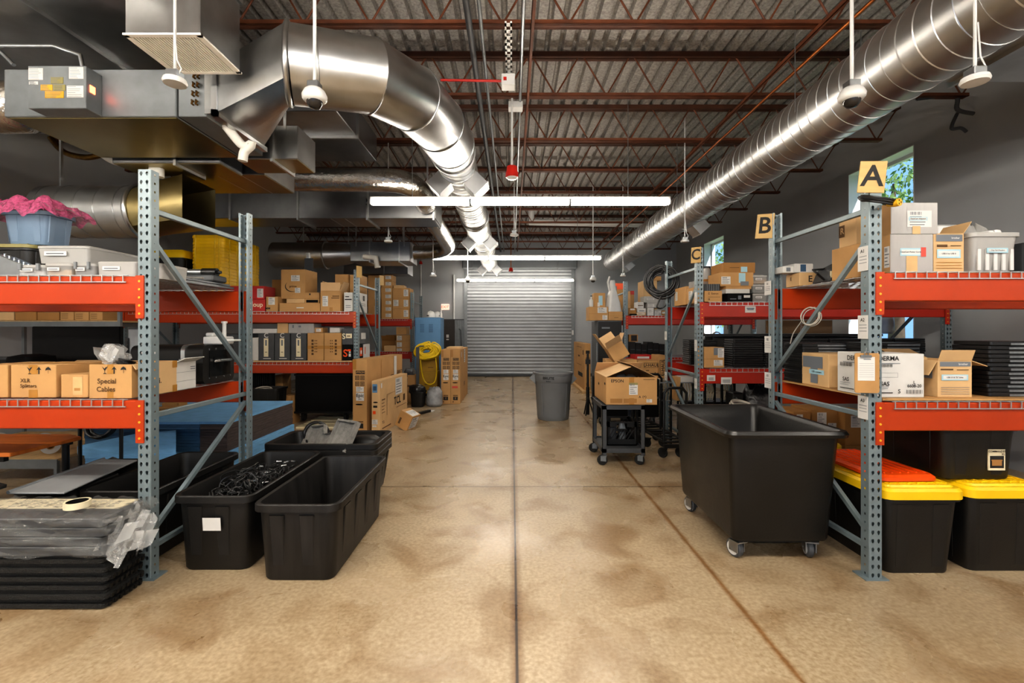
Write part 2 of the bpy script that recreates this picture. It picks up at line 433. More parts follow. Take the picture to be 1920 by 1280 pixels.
# ------------------------------------------------------------------ pendant strip lights (the lamps of the room, plus added unseen side fills)
def strip(label, y, ln=3.66, x=.10, z=3.03, lm='tube_light'):
    t = thing('pendant_light', label, 'light', (x, y, z), group='linear pendant lights over the aisle')
    MB().box(-ln/2, ln/2, -.024, .024, .045, .085).box(-ln/2, -ln/2 + .015, -.045, .045, -.01, .05).box(ln/2 - .015, ln/2, -.045, .045, -.01, .05).build('housing', 'white_metal', t, bevel=.004)
    for k in range(3):
        a = -ln/2 + .02 + k * (ln - .02) / 3
        MB().box(a, a + ln/3 - .035, -.042, .042, -.012, .044).build('light_tube', lm, t, bevel=.012, seg=2)
    for k in (1, 2):
        a = -ln/2 + .005 + k * (ln - .01) / 3
        MB().box(a - .012, a + .012, -.045, .045, -.014, .046).build('joint_clip', 'grey_metal', t)
    for k in (-.36, .36):
        MB().cyl((k * ln, 0, .085), (k * ln, 0, 4.55 - z), .005, n=6).build('hanger_rod', 'steel', t)
    return t
strip('long linear pendant light over the aisle, nearest and longest of the three', 5.63)
strip('linear pendant light in the middle of the aisle, second one down', 9.98)
strip('linear pendant light just in front of the roll-up door', 14.35, lm='tube_light_far')
strip('linear pendant light directly above the camera position', 1.27, lm='tube_light_fill')
strip('linear pendant light behind the camera position', -3.1, lm='tube_light_fill')
strip('added unseen fill light above the camera, left of the aisle', .9, x=-4.0, lm='tube_light_fill')  # this and the next three: strips added out of view to brighten rack fronts
strip('added unseen fill light above the camera, right of the aisle', .9, x=4.2, ln=1.9, lm='tube_light_fill')
strip('added unseen fill light behind the camera, left of the aisle', -3.1, x=-4.0, lm='tube_light_fill')
strip('added unseen fill light behind the camera, right of the aisle', -3.1, x=4.2, ln=1.9, lm='tube_light_fill')

# ------------------------------------------------------------------ ducts
def ringseam(c, d, r, t=.008, n=32):
    d = Vector(d).normalized(); a = d.orthogonal().normalized(); b_ = d.cross(a); m = MB()
    m.tube([Vector(c) + a * r * math.cos(2*PI*i/n) + b_ * r * math.sin(2*PI*i/n) for i in range(n)], t, 6, closed=True)
    return m
def spiral_y(mb, cx, cz, y0, y1, r, pitch=.15, t=.004):
    n = 40; tot = int((y1 - y0) / pitch * n)
    mb.tube([(cx + r * math.cos(2*PI*i/n), y0 + (y1 - y0) * i / tot, cz + r * math.sin(2*PI*i/n)) for i in range(tot + 1)], t, 4)
def boot(parent, c, d, rise=.22, w=.22, l=.30):
    d = Vector(d).normalized(); yv = Vector((0, 1, 0)); s = d.cross(yv).normalized(); c = Vector(c)
    def q(u, v, k): return c + s * u + yv * v + d * k
    m = MB(); W, Lh = w / 2, l / 2
    a = [q(-W, -Lh, 0), q(W, -Lh, 0), q(W, Lh, 0), q(-W, Lh, 0)]; b_ = [q(-W, -Lh, rise), q(W, -Lh, rise), q(W, Lh, rise), q(-W, Lh, rise)]
    m.loft([a, b_], False, False)
    fl = .012
    for (u0, u1, v0, v1) in ((-W - fl, W + fl, -Lh - fl, -Lh + .01), (-W - fl, W + fl, Lh - .01, Lh + fl), (-W - fl, -W + .01, -Lh, Lh), (W - .01, W + fl, -Lh, Lh)):
        m.loft([[q(u0, v0, rise), q(u1, v0, rise), q(u1, v1, rise), q(u0, v1, rise)], [q(u0, v0, rise + .012), q(u1, v0, rise + .012), q(u1, v1, rise + .012), q(u0, v1, rise + .012)]])
    o = m.build('outlet_boot', 'galv', parent, True)
    m = MB()
    for k in range(9):
        v = -Lh + .02 + k * (l - .04) / 8
        m.loft([[q(-W + .01, v - .006, rise - .01), q(W - .01, v - .006, rise - .01), q(W - .01, v + .006, rise - .01), q(-W + .01, v + .006, rise - .01)],
                [q(-W + .01, v - .002, rise + .008), q(W - .01, v - .002, rise + .008), q(W - .01, v + .01, rise + .008), q(-W + .01, v + .01, rise + .008)]])
    m.poly([q(-W, -Lh, rise - .03), q(W, -Lh, rise - .03), q(W, Lh, rise - .03), q(-W, Lh, rise - .03)])
    m.build('grille', 'white_metal', o)
# right spiral duct
xr, zr, rr = 2.88, 3.47, .28
t = thing('spiral_duct', 'thick galvanised spiral duct running high along the right-hand side', 'duct', (xr, 5, zr))
m = MB(); prof = [(rr, 0), (rr, 14.9), (rr * .9, 15.0), (.01, 15.02)]
m.lathe([(rr, -1.8), (rr, 13.15)], 48, (xr, 0, zr), 'y', False, False); m.lathe([(rr, 13.15), (rr * .93, 13.2), (.01, 13.21)], 48, (xr, 0, zr), 'y', False, False)
spiral_y(m, xr, zr, -1.8, 13.15, rr, .135, .0055)
m.build('duct_shell', 'galv_spiral', t, True, smooth=50)
for yy in (5.95, 6.12, 10.6, 10.72): ringseam((xr, yy, zr), (0, 1, 0), rr, .012, 48).build('collar_seam', 'galv', t, True, smooth=60)
for yy in (7.75, 12.4):
    boot(t, (xr + .17, yy, zr - .17), (1, 0, -1.1), .2)
for yy in (1.2, 4.2, 7.2, 10.2):
    for sg in (-.3, .3): MB().tube([(xr + sg, yy, zr), (xr + sg, yy, 4.4)], .004, 6).build('hanger_rod', 'steel', t, True)
# rectangular branch by the right wall
def duct_box(label, x0, x1, y0, y1, z0, z1, fl=(), mat='galv', axis='x', seams=(), cat='duct', name='rectangular_duct', bot=None):
    t = thing(name, label, cat, ((x0 + x1) / 2, (y0 + y1) / 2, z0))
    for hx in (x0 + .12, x1 - .12): MB().box(hx - .012, hx + .012, y0 - .004, y0 - .001, z1 - .1, 3.715 if (x1 < -1.8 and z1 < 3.6 and y0 < 6.1) else 4.45).build('hanger_strap', 'galv', t, True)
    m = MB().box(x0, x1, y0, y1, z0, z1)
    o = m.build('duct_shell', mat, t, True, bevel=.006)
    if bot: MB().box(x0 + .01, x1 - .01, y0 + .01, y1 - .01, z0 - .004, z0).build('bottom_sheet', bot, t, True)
    for f in fl:
        e = .03
        m = MB()
        if axis == 'x':
            m.box(f - .012, f + .012, y0 - e, y1 + e, z0 - e, z0 + .001).box(f - .012, f + .012, y0 - e, y1 + e, z1, z1 + e).box(f - .012, f + .012, y0 - e, y0 + .001, z0, z1).box(f - .012, f + .012, y1, y1 + e, z0, z1)
        else:
            m.box(x0 - e, x1 + e, f - .012, f + .012, z0 - e, z0 + .001).box(x0 - e, x1 + e, f - .012, f + .012, z1, z1 + e).box(x0 - e, x0 + .001, f - .012, f + .012, z0, z1).box(x1, x1 + e, f - .012, f + .012, z0, z1)
        m.build('flange', 'galv', t, True)
    for f in seams:
        (MB().box(f, f + .006, y0 + .01, y1 - .01, z0 - .006, z0)).build('seam', 'galv', t, True)
    return t
duct_box('copper-tinted rectangular duct above the right wall beyond the spiral duct', 3.2, 5.28, 2.75, 3.45, 3.34, 3.8, (3.3,), 'galv')
# left spiral duct: segmented elbow then straight run
t = thing('spiral_duct', 'spiral duct with a big segmented elbow running down the left of the aisle', 'duct', (-.68, 6, 3.54))
path = [(-1.58, 3.30, 3.38), (-1.42, 3.36, 3.39), (-1.08, 3.52, 3.42), (-.85, 3.93, 3.46), (-.73, 4.5, 3.5), (-.68, 5.05, 3.53)]
m = MB(); m.tube(path, .265, 40, caps=False); m.build('elbow', 'galv', t, True, smooth=20)
ringseam((-1.592, 3.296, 3.38), (1, .36, 0), .264, .02, 40).build('gore_seam', 'galv', t, True, smooth=60)
for k in range(1, 6):
    p = Vector(path[k]); a = (p - Vector(path[k-1])).normalized(); b_ = (Vector(path[k+1]) - p).normalized() if k < 5 else a
    ringseam(p, a + b_, .268, .006, 40).build('gore_seam', 'galv', t, True, smooth=60)
m = MB(); m.lathe([(.265, 5.05), (.265, 5.14), (.235, 5.3), (.235, 14.3)], 48, (-.68, 0, 3.54), 'y', False, False)
m.lathe([(.235, 14.3), (.01, 14.31)], 48, (-.68, 0, 3.54), 'y', False, False)
spiral_y(m, -.68, 3.54, 5.3, 14.28, .235, .13)
m.build('duct_shell', 'galv_spiral', t, True, smooth=40)
for yy in (5.14, 5.32, 8.3, 8.42, 11.6): ringseam((-.68, yy, 3.54), (0, 1, 0), .25, .014, 48).build('collar_seam', 'galv', t, True, smooth=60)
for yy in (5.85, 9.75, 14.0):
    boot(t, (-.68 - .15, yy, 3.54 - .15), (-1, 0, -1), .2); boot(t, (-.68 + .15, yy, 3.54 - .15), (1, 0, -1), .2)
# air handler at the top left with transition to the elbow
t = thing('air_handler', 'grey sheet metal air handler with control box and labels at the ceiling, top left', 'air handler', (-2.9, 3.8, 3.06))
x0, x1 = -3.75, -2.48
MB().box(x0, x1, 3.4, 4.2, 3.06, 3.41).build('cabinet', 'grey_metal', t, True, bevel=.006)
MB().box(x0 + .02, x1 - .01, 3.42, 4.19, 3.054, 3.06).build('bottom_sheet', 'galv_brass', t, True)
o = MB().box(-2.47, -2.26, 3.41, 4.18, 3.065, 3.43).build('coil_section', 'grey_metal', t, True, bevel=.004)
for r_ in range(4):
    for c_ in range(2):
        m = MB()
        cx_, cz_ = -2.345 + c_ * .03 - r_ * .004, 3.36 - r_ * .065
        m = MB(); m.tube([(cx_, 3.42, cz_ + .012), (cx_, 3.39, cz_ + .012), (cx_ + .012, 3.38, cz_), (cx_, 3.39, cz_ - .014), (cx_, 3.42, cz_ - .014)], .007, 6); m.build('copper_bend', 'copper_dark', t, True)
MB().box(-2.43, -2.385, 3.415, 3.42, 3.30, 3.36).build('rating_label', 'paper', t, True); MB().box(-2.43, -2.385, 3.415, 3.42, 3.20, 3.27).build('rating_label', 'paper', t, True)
c = MB().box(X(52, 3.27), X(161, 3.27), 3.27, 3.4, Z(203, 3.27), Z(123, 3.27)).build('control_box', 'grey_metal', t, True, bevel=.004)
def lab(px0, px1, py0, py1, Y, mat, par):
    m = MB().mat(0).box(X(px0, Y), X(px1, Y), Y - .003, Y, Z(py1, Y), Z(py0, Y)).mat(1)
    k = 6
    for i in range(k):
        a = py0 + (py1 - py0) * (i + .5) / k
        m.box(X(px0 + 1.5, Y), X(px0 + (px1 - px0) * RN.uniform(.5, .9), Y), Y - .004, Y - .003, Z(a + .5, Y), Z(a, Y))
    return m.build('warning_label', [mat, 'ink_grey'], par)
for a in ((54, 81, 128, 150, 'paper'), (130, 157, 126, 148, 'paper'), (126, 157, 161, 183, 'paper'), (96, 119, 145, 157, 'olive'), (77, 99, 159, 170, 'gold'), (101, 123, 159, 170, 'olive'), (85, 120, 171, 184, 'gold'), (55, 72, 153, 159, 'paper')):
    lab(a[0], a[1], a[2], a[3], 3.27, a[4], c)
lab(305, 321, 210, 216, 3.4, 'paper', t)
xs = X(161, 3.27)
MB().box(xs, xs + .004, 3.30, 3.34, 3.19, 3.24).build('indicator', 'led_red', c)
MB().tube([(-4.9, 3.3, 3.5), (-3.95, 3.3, 3.52), (-3.3, 3.32, 3.53), (-3.12, 3.33, 3.47), (-3.1, 3.33, 3.37)], .014, 8).tube([(-4.6, 3.3, 3.66), (-3.75, 3.33, 3.55), (-3.6, 3.33, 3.4)], .014, 8).build('flexible_conduit', 'steel', t, True, smooth=60)
def rectloop(x, y0, y1, z0, z1, n=32):
    pts = []
    for i in range(n):
        a = 2 * PI * i / n; c_, s_ = math.cos(a), math.sin(a); k = 1 / max(abs(c_), abs(s_))
        pts.append(Vector((x, (y0 + y1) / 2 + c_ * k * (y1 - y0) / 2, (z0 + z1) / 2 + s_ * k * (z1 - z0) / 2)))
    return pts
def circloop(c, d, r, n=32):
    c = Vector(c); d = Vector(d).normalized(); a = Vector((0, 0, 1)).cross(d).normalized(); a = a if a.y >= 0 else -a; b_ = Vector((0, 0, 1))
    return [c + a * r * math.cos(2*PI*i/n) + b_ * r * math.sin(2*PI*i/n) for i in range(n)]
m = MB(); m.loft([rectloop(-2.27, 3.40, 4.05, 3.08, 3.44), rectloop(-2.17, 3.38, 4.02, 3.08, 3.44), circloop((-1.60, 3.293, 3.38), (1, .35, 0), .265)], False, False)
m.build('transition', 'galv', t, True, smooth=25)
MB().box(-2.19, -2.15, 3.35, 4.05, 3.05, 3.09).box(-2.19, -2.15, 3.35, 3.38, 3.05, 3.46).build('flange', 'galv', t, True)
# filter return box with white grille
t = thing('return_air_box', 'boxy return air plenum with a ribbed white filter grille facing down', 'duct', (-2.15, 3.05, 3.28))
x0, x1, y0, y1, z0 = -2.32, -1.87, 2.76, 3.17, 3.26
MB().box(x0, x1, y0, y1, z0, 4.05).build('plenum', 'galv', t, True, bevel=.006)
m = MB(); m.box(x0 - .008, x1 + .008, y0 - .008, y0 + .02, z0 - .012, z0).box(x0 - .008, x1 + .008, y1 - .02, y1 + .008, z0 - .012, z0).box(x0 - .008, x0 + .02, y0, y1, z0 - .012, z0).box(x1 - .02, x1 + .008, y0, y1, z0 - .012, z0)
for k in range(24):
    a = x0 + .022 + k * (x1 - x0 - .052) / 23
    m.box(a, a + .0105, y0 + .02, y1 - .02, z0 - .011, z0 - .004)
m.build('grille', 'grille_white', t, True); MB().box(x0 + .01, x1 - .01, y0 + .01, y1 - .01, z0 - .003, z0 - .001).build('filter', 'dark_grey', t, True)  # dark sheet behind the ribs stands in for shade in the gaps
MB().box(x1, x1 + .02, y0, y1, 3.72, 3.76).build('flange', 'galv', t, True)
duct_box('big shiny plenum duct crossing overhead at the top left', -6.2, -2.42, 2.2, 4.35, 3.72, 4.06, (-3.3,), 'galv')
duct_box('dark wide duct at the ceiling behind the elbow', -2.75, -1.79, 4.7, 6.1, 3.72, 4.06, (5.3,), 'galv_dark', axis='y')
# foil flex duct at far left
t = thing('foil_duct', 'crinkled foil flexible duct leaving the air handler, at the left edge', 'duct', (-4.4, 3.6, 3.2))
m = MB(); pts = [(-6.4, 3.75, 3.3), (-5.2, 3.7, 3.27), (-4.4, 3.66, 3.25), (-3.86, 3.66, 3.25), (-3.76, 3.66, 3.25)]
m.tube(pts, [.2, .2, .2, .19, .12], 24); m.build('duct_shell', 'foil', t, True, smooth=60)
# second handler and the boxes around it
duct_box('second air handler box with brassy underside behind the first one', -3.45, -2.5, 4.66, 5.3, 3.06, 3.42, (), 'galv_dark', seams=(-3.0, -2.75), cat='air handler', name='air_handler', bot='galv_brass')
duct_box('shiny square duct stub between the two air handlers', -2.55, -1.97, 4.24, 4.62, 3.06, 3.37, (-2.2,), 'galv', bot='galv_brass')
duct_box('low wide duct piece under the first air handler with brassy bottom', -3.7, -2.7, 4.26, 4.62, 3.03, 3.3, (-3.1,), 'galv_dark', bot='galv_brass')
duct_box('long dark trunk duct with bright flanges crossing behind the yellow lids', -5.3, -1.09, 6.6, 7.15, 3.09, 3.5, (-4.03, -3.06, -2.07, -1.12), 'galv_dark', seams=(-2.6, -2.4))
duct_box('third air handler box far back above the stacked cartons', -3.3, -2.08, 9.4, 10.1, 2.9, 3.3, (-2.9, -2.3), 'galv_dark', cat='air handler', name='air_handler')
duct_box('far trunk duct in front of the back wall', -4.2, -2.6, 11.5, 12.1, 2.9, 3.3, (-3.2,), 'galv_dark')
# flex duct that drops along the spiral duct
t = thing('foil_duct', 'foil wrapped flexible duct bending down behind the nearest pendant light', 'duct', (-1.6, 6.0, 3.3))
pts = [(-2.9, 5.9, 3.42), (-2.2, 5.92, 3.42), (-1.75, 5.93, 3.42), (-1.45, 5.97, 3.41), (-1.28, 6.1, 3.37), (-1.23, 6.32, 3.31), (-1.23, 6.55, 3.28)]
def smoothpath(pts, k=6):
    pts = [Vector(p) for p in pts]; out = []
    for i in range(len(pts) - 1):
        p0, p1, p2, p3 = pts[max(0, i-1)], pts[i], pts[i+1], pts[min(len(pts)-1, i+2)]
        for j in range(k):
            u = j / k
            out.append(.5 * ((2*p1) + (-p0 + p2) * u + (2*p0 - 5*p1 + 4*p2 - p3) * u*u + (-p0 + 3*p1 - 3*p2 + p3) * u**3))
    return out + [pts[-1]]
sp = smoothpath(pts)
# passes over the trunk duct end
m = MB(); m.tube([(p.x, p.y, p.z + (.0)) for p in sp], .148, 24); m.build('duct_shell', 'foil', t, True, smooth=60)
t = thing('foil_duct', 'second foil flexible duct running away beside the spiral duct', 'duct', (-1.2, 8, 3.1))
m = MB(); m.tube(smoothpath([(-1.25, 7.2, 3.24), (-1.25, 7.6, 3.22), (-1.25, 8.4, 3.19), (-1.27, 9.1, 3.16), (-1.45, 9.45, 3.13), (-1.75, 9.55, 3.1), (-2.03, 9.56, 3.1)]), .145, 24); m.build('duct_shell', 'foil', t, True, smooth=60)
# big round duct low on the left
t = thing('spiral_duct', 'short fat round duct with reducer low on the left behind the blue tote', 'duct', (-3.9, 4.75, 2.72))
m = MB(); a, b_ = Vector((-4.75, 4.75, 2.70)), Vector((-3.78, 4.75, 2.70)); m.tube([a, b_], .26, 40, caps=False); m.build('duct_shell', 'galv_spiral', t, True, smooth=40)
for k in range(5): ringseam(a + (b_ - a) * (k + .4) / 5, (1, 0, 0), .262, .005, 40).build('spiral_seam', 'galv', t, True, smooth=60)
MB().box(-4.66, -4.64, 4.74, 4.765, 2.95, 4.5).build('hanger_strap', 'galv', t, True)
ringseam(b_, (1, 0, 0), .27, .022, 40).build('collar_seam', 'galv', t, True, smooth=60)
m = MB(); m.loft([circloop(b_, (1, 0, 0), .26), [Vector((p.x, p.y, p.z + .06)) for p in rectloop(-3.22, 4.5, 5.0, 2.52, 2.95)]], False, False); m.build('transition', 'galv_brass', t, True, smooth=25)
t = thing('spiral_duct', 'dark round duct far back above the cartons on the left', 'duct', (-4, 9.7, 3.1))
m = MB(); m.tube([(-5.0, 9.7, 3.07), (-3.9, 9.7, 3.07)], .27, 32); m.tube([(-3.9, 9.7, 3.07), (-3.35, 9.72, 3.1)], [.27, .2], 32); m.build('duct_shell', 'galv_spiral', t, True, smooth=40)
MB().box(-4.4, -4.38, 9.69, 9.71, 3.33, 4.5).build('hanger_strap', 'galv', t, True)
ringseam((-3.9, 9.7, 3.07), (1, 0, 0), .28, .02, 32).build('collar_seam', 'galv', t, True, smooth=60)
# pipes and drain fittings
def pipe(label, pts, r, mat, name='conduit', cat='pipe', sm=False, n=10):
    o = MB(); o.tube(smoothpath(pts) if sm else pts, r, n); o = o.build(name, mat, smooth=60)
    q = Vector(pts[0]) * .92 + Vector(pts[-1]) * .08 if len(pts) < 3 else Vector(pts[0])
    MB().tube([q + Vector((r * 1.12 * math.cos(a), 0, r * 1.12 * math.sin(a))) for a in [k * PI / 6 for k in range(12)]], .004, 5, closed=True).build('hanger_clip', 'steel', o)
    return tag(o, label, cat)
pipe('white insulated drain elbow hanging under the first air handler', [P(400, 205, 3.62), P(452, 270, 3.62), P(470, 272, 3.62), P(458, 285, 3.62), P(455, 302, 3.62)], .035, 'insul', 'drain_fitting', sm=True)
pipe('white insulated drain fitting beside the far air handler', [(-3.0, 9.3, 2.98), (-2.75, 9.3, 2.95), (-2.72, 9.3, 2.75)], .05, 'insul', 'drain_fitting')
pipe('white insulated refrigerant line under the air handler at the left', [P(150, 250, 4.7), P(185, 280, 4.7), P(215, 300, 4.7), P(245, 305, 4.7)], .05, 'insul', 'insulated_pipe', sm=True)
pipe('second insulated refrigerant line with copper valve, behind the air handler', [P(95, 258, 4.9), P(120, 285, 4.9), P(160, 295, 4.9), P(190, 290, 4.9)], .03, 'copper_dark', 'insulated_pipe', sm=True)
pipe('thin grey conduit along the left below the foil duct', [P(0, 247, 4.4), P(140, 246, 4.4)], .02, 'steel')
pipe('white insulated drain elbow left of the tall post top', [P(285, 318, 4.4), P(298, 320, 4.4), P(298, 332, 4.4)], .045, 'insul', 'drain_fitting')
pipe('long bright steel conduit running down the middle of the ceiling', [(.09, YF + .1, 4.02), (.09, YB - .1, 4.02)], .016, 'steel')
pipe('dark pipe bundle along the ceiling just left of the middle', [(-.36, YF + .1, 4.05), (-.36, YB - .1, 4.05)], .028, 'dark_grey')
pipe('thin dark pipe along the ceiling beside the thicker one', [(-.26, YF + .1, 4.05), (-.26, YB - .1, 4.05)], .016, 'grey_metal')
pipe('copper coloured pipe slanting along the ceiling above the right spiral duct', [(2.72, YF + .1, 3.97), (2.72, YB - .1, 3.97)], .016, 'copper')
pipe('thin vertical conduit on the back wall left of the roll-up door', [(X(851, 14.95), 14.95, 1.86), (X(851, 14.95), 14.95, 3.3)], .03, 'white_metal')
pipe('thin vertical conduit with red alarm on the back wall', [(X(789, 14.95), 14.95, 2.3), (X(789, 14.95), 14.95, 3.6)], .025, 'white_metal')
pipe('red fire alarm cable across the ceiling near the big elbow', [P(826, 150, 4.45), P(950, 152, 4.45)], .012, 'red_paint', 'alarm_cable', 'cable')
pipe('bent black conduit bracket on the right wall', [P(1720, 185, 5.2), P(1790, 180, 5.2), P(1795, 205, 5.2), P(1825, 213, 5.2)], .022, 'dark_grey', sm=True)
pipe('small bent wall bracket lower on the right wall', [P(1795, 212, 5.25), P(1784, 240, 5.25), P(1802, 240, 5.25), P(1812, 247, 5.25)], .018, 'dark_grey', sm=True)
t = thing('strut_channel', 'perforated white strut channel hanging below the ceiling beside the conduit', 'bracket', (-.03, 4.6, 4.0))
m = MB()
for k in range(10): m.box(-.06, .0, 3.75 + k * .085, 3.79 + k * .085, 3.98, 3.985)
m.box(-.06, -.045, 3.75, 4.6, 3.98, 4.0).box(-.015, 0, 3.75, 4.6, 3.98, 4.0).build('channel', 'white_metal', t, True)
t = thing('junction_box', 'grey junction box on the ceiling conduit above the red alarm', 'electrical box', (.02, 5.15, 3.98)); MB().box(-.06, .1, -.06, .06, -.03, .04).build('box_body', 'white_metal', t, bevel=.005); MB().cyl((.07, 0, .04), (.07, 0, .07), .018, n=10).build('hanger_hub', 'steel', t)
t = thing('junction_box', 'small control box where the red cable meets the strut', 'electrical box', P(950, 155, 4.45)); MB().box(-.05, .08, -.06, .06, -.05, .06).build('box_body', 'white_metal', t, bevel=.005); MB().box(-.03, .0, -.07, -.06, -.01, .02).build('switch', 'red_paint', t)
def alarm(label, px, py, Y, top, s=1.):
    p = P(px, py, Y); t = thing('fire_alarm', label, 'alarm', p)
    MB().lathe([(.02 * s, .09 * s), (.055 * s, .085 * s), (.06 * s, .03 * s), (.068 * s, .02 * s), (.07 * s, -.03 * s), (.05 * s, -.04 * s)], 24).build('alarm_body', 'red_paint', t, smooth=40)
    MB().lathe([(.066 * s, -.03 * s), (.05 * s, -.05 * s), (.01, -.055 * s)], 24).build('strobe', 'white_plastic', t, smooth=40)
    MB().cyl((0, 0, .09 * s), (0, 0, top - p.z), .012, n=8).build('hanger_pipe', 'white_metal' if s > .9 else 'copper', t)
alarm('red fire alarm strobe hanging from the ceiling above the first pendant light', 960, 327, 5.0, 4.0)
alarm('small red alarm hanging in front of the roll-up door hood', 958, 507, 12.5, 4.0, .85)
alarm('tiny red alarm high on the back wall at the left', 789, 494, 14.8, 4.0, .8)
def camera_dome(label, px, py, Y, s=1.):
    p = P(px, py, Y); t = thing('security_camera', label, 'camera', p)
    MB().lathe([(.045 * s, .045 * s), (.062 * s, .03 * s), (.076 * s, .0), (.074 * s, -.02 * s), (.06 * s, -.036 * s)], 32).build('camera_housing', 'white_plastic', t, smooth=50)
    MB().lathe([(.05 * s, -.032 * s), (.046 * s, -.055 * s), (.03 * s, -.074 * s), (.004, -.08 * s)], 24).build('dome', 'dome_glass', t, smooth=60)
    MB().box(-.035 * s, .035 * s, -.035 * s, .035 * s, .04 * s, .085 * s).build('mounting_box', 'steel', t, bevel=.004)
    MB().cyl((0, 0, .085 * s), (0, 0, 4.55 - p.z), .011, n=8).build('drop_pipe', 'white_metal', t)
def access_point(label, px, py, Y, s=1., tilt=0.):
    p = P(px, py, Y); t = thing('wireless_access_point', label, 'access point', p)
    MB().lathe([(.03 * s, .02 * s), (.058 * s, .014 * s), (.064 * s, -.004), (.058 * s, -.016 * s), (.01, -.02 * s)], 32).build('disc', 'white_plastic', t, smooth=40)
    MB().box(-.034 * s, .034 * s, -.034 * s, .034 * s, .018 * s, .06 * s).build('mounting_box', 'steel', t, bevel=.004)
    MB().cyl((0, 0, .06 * s), (0, 0, 4.55 - p.z), .008, n=8).tube([(.005, -.01, .3), (.02, -.01, .12), (.045, -.01, .07), (.03, -.01, .04)], .004, 6).build('drop_pipe', 'white_metal', t)
camera_dome('white dome security camera on a pole in front of the big elbow', 590, 180, 2.9)
camera_dome('white dome security camera on a pole in front of the right spiral duct', 1597, 178, 2.9)
camera_dome('tiny dome camera hanging right of the roll-up door', 1112, 523, 9.6, .9)
camera_dome('small dome camera hanging left of the roll-up door', 877, 524, 10.4, .95)
access_point('white disc access point hanging in front of the ribbed return grille', 328, 153, 2.7)
access_point('white disc access point hanging at the upper right edge', 1828, 150, 2.45)
access_point('small pendant access point hanging left of the back wall lamp', 812, 517, 9.0, 1.05)
access_point('small pendant access point in the aisle centre below the first light', 964, 440, 8.2, 1.2)
access_point('small pendant access point under the trunk duct flange', 728, 452, 7.4, 1.05)
access_point('small pendant access point hanging over rack C beside the spiral duct', 1284, 452, 6.6, .95)
access_point('tiny pendant access point over the far right boxes', 1168, 517, 9.6, .9)
# outdoors beyond the right wall windows
o = MB().box(XR + .6, 40, -20, 45, -.3, -.1).build('ground_outside', 'grass'); struct(o)
t = thing('tree', 'leafy green tree seen through the upper window', 'tree', (10.0, 12.0, 0))
MB().tube([(0, 0, -.1), (.1, .1, 1.8), (0, .2, 3.6), (.2, .3, 5.4)], [.22, .17, .12, .04], 10).build('trunk', 'bark', t, smooth=60)
m = MB()
for k in range(2500):
    cc = Vector((RN.gauss(0, .9), RN.gauss(.1, 1.1), 4.7 + RN.gauss(0, .85)))
    q = Euler((RN.uniform(0, 6), RN.uniform(0, 6), RN.uniform(0, 6))).to_matrix(); s = RN.uniform(.05, .10)
    m.poly([cc + q @ Vector((-s, 0, 0)), cc + q @ Vector((0, -s * .5, 0)), cc + q @ Vector((s, 0, 0)), cc + q @ Vector((0, s * .5, 0))])
m.build('foliage', 'foliage', t)
t = thing('tree', 'second tree seen through the far window', 'tree', (10.5, 21.5, 0))
MB().tube([(0, 0, -.1), (.1, .1, 1.8), (0, .2, 3.2)], [.2, .15, .05], 8).build('trunk', 'bark', t, smooth=60)
m2 = MB()
for k in range(2200):
    cc = Vector((RN.gauss(0, 1.1), RN.gauss(0, 1.3), 4.0 + RN.gauss(0, 1.2)))
    q = Euler((RN.uniform(0, 6), RN.uniform(0, 6), RN.uniform(0, 6))).to_matrix(); s = RN.uniform(.06, .12)
    m2.poly([cc + q @ Vector((-s, 0, 0)), cc + q @ Vector((0, -s * .5, 0)), cc + q @ Vector((s, 0, 0)), cc + q @ Vector((0, s * .5, 0))])
m2.build('foliage', 'foliage', t)
# ------------------------------------------------------------------ pallet racks
KEY = [(1, .15), (.75, .75), (0, 1.05), (-.75, .75), (-1, .15), (-.45, -.75), (0, -1.05), (.45, -.75)]
SQ = [(1, 0), (1, 1), (0, 1), (-1, 1), (-1, 0), (-1, -1), (0, -1), (1, -1)]
def holed(mb, mp, u0, u1, v0, v1, hu, hv, shape, cu=None):
    cu = (u0 + u1) / 2 if cu is None else cu; cv = (v0 + v1) / 2
    rect = [(u1, cv), (u1, v1), (cu, v1), (u0, v1), (u0, cv), (u0, v0), (cu, v0), (u1, v0)]
    hole = [(cu + a * hu, cv + b_ * hv) for a, b_ in shape]
    mb.add([mp(*p) for p in rect] + [mp(*p) for p in hole], [(i, (i + 1) % 8, 8 + (i + 1) % 8, 8 + i) for i in range(8)])
PW, PD = .078, .066
POST = {}
def post_mesh(H):
    if H in POST: return POST[H]
    mb = MB(); n = int(H / .0508); c = H / n
    for k in range(n):
        z0, z1 = k * c, (k + 1) * c
        for (a, b_) in ((.004, PW / 2), (PW / 2, PW - .004)): holed(mb, lambda u, v: (u, 0, v), a, b_, z0, z1, .0085, .0135, KEY)
        for xx in (0, PW):
            holed(mb, lambda u, v, xx=xx: (xx, u, v), .018, .048, z0, z1, .0055, .0065, SQ)
    for xx in (0, PW): mb.quad((xx, .004, 0), (xx, .018, 0), (xx, .018, H), (xx, .004, H)).quad((xx, .048, 0), (xx, PD, 0), (xx, PD, H), (xx, .048, H))
    mb.quad((0, .004, 0), (.004, 0, 0), (.004, 0, H), (0, .004, H)).quad((PW, .004, 0), (PW - .004, 0, 0), (PW - .004, 0, H), (PW, .004, H))
    mb.quad((0, PD, 0), (.016, PD, 0), (.016, PD, H), (0, PD, H)).quad((PW, PD, 0), (PW - .016, PD, 0), (PW - .016, PD, H), (PW, PD, H))
    o = mb.build('post', 'upright'); me = o.data; bpy.data.objects.remove(o); POST[H] = me
    return me
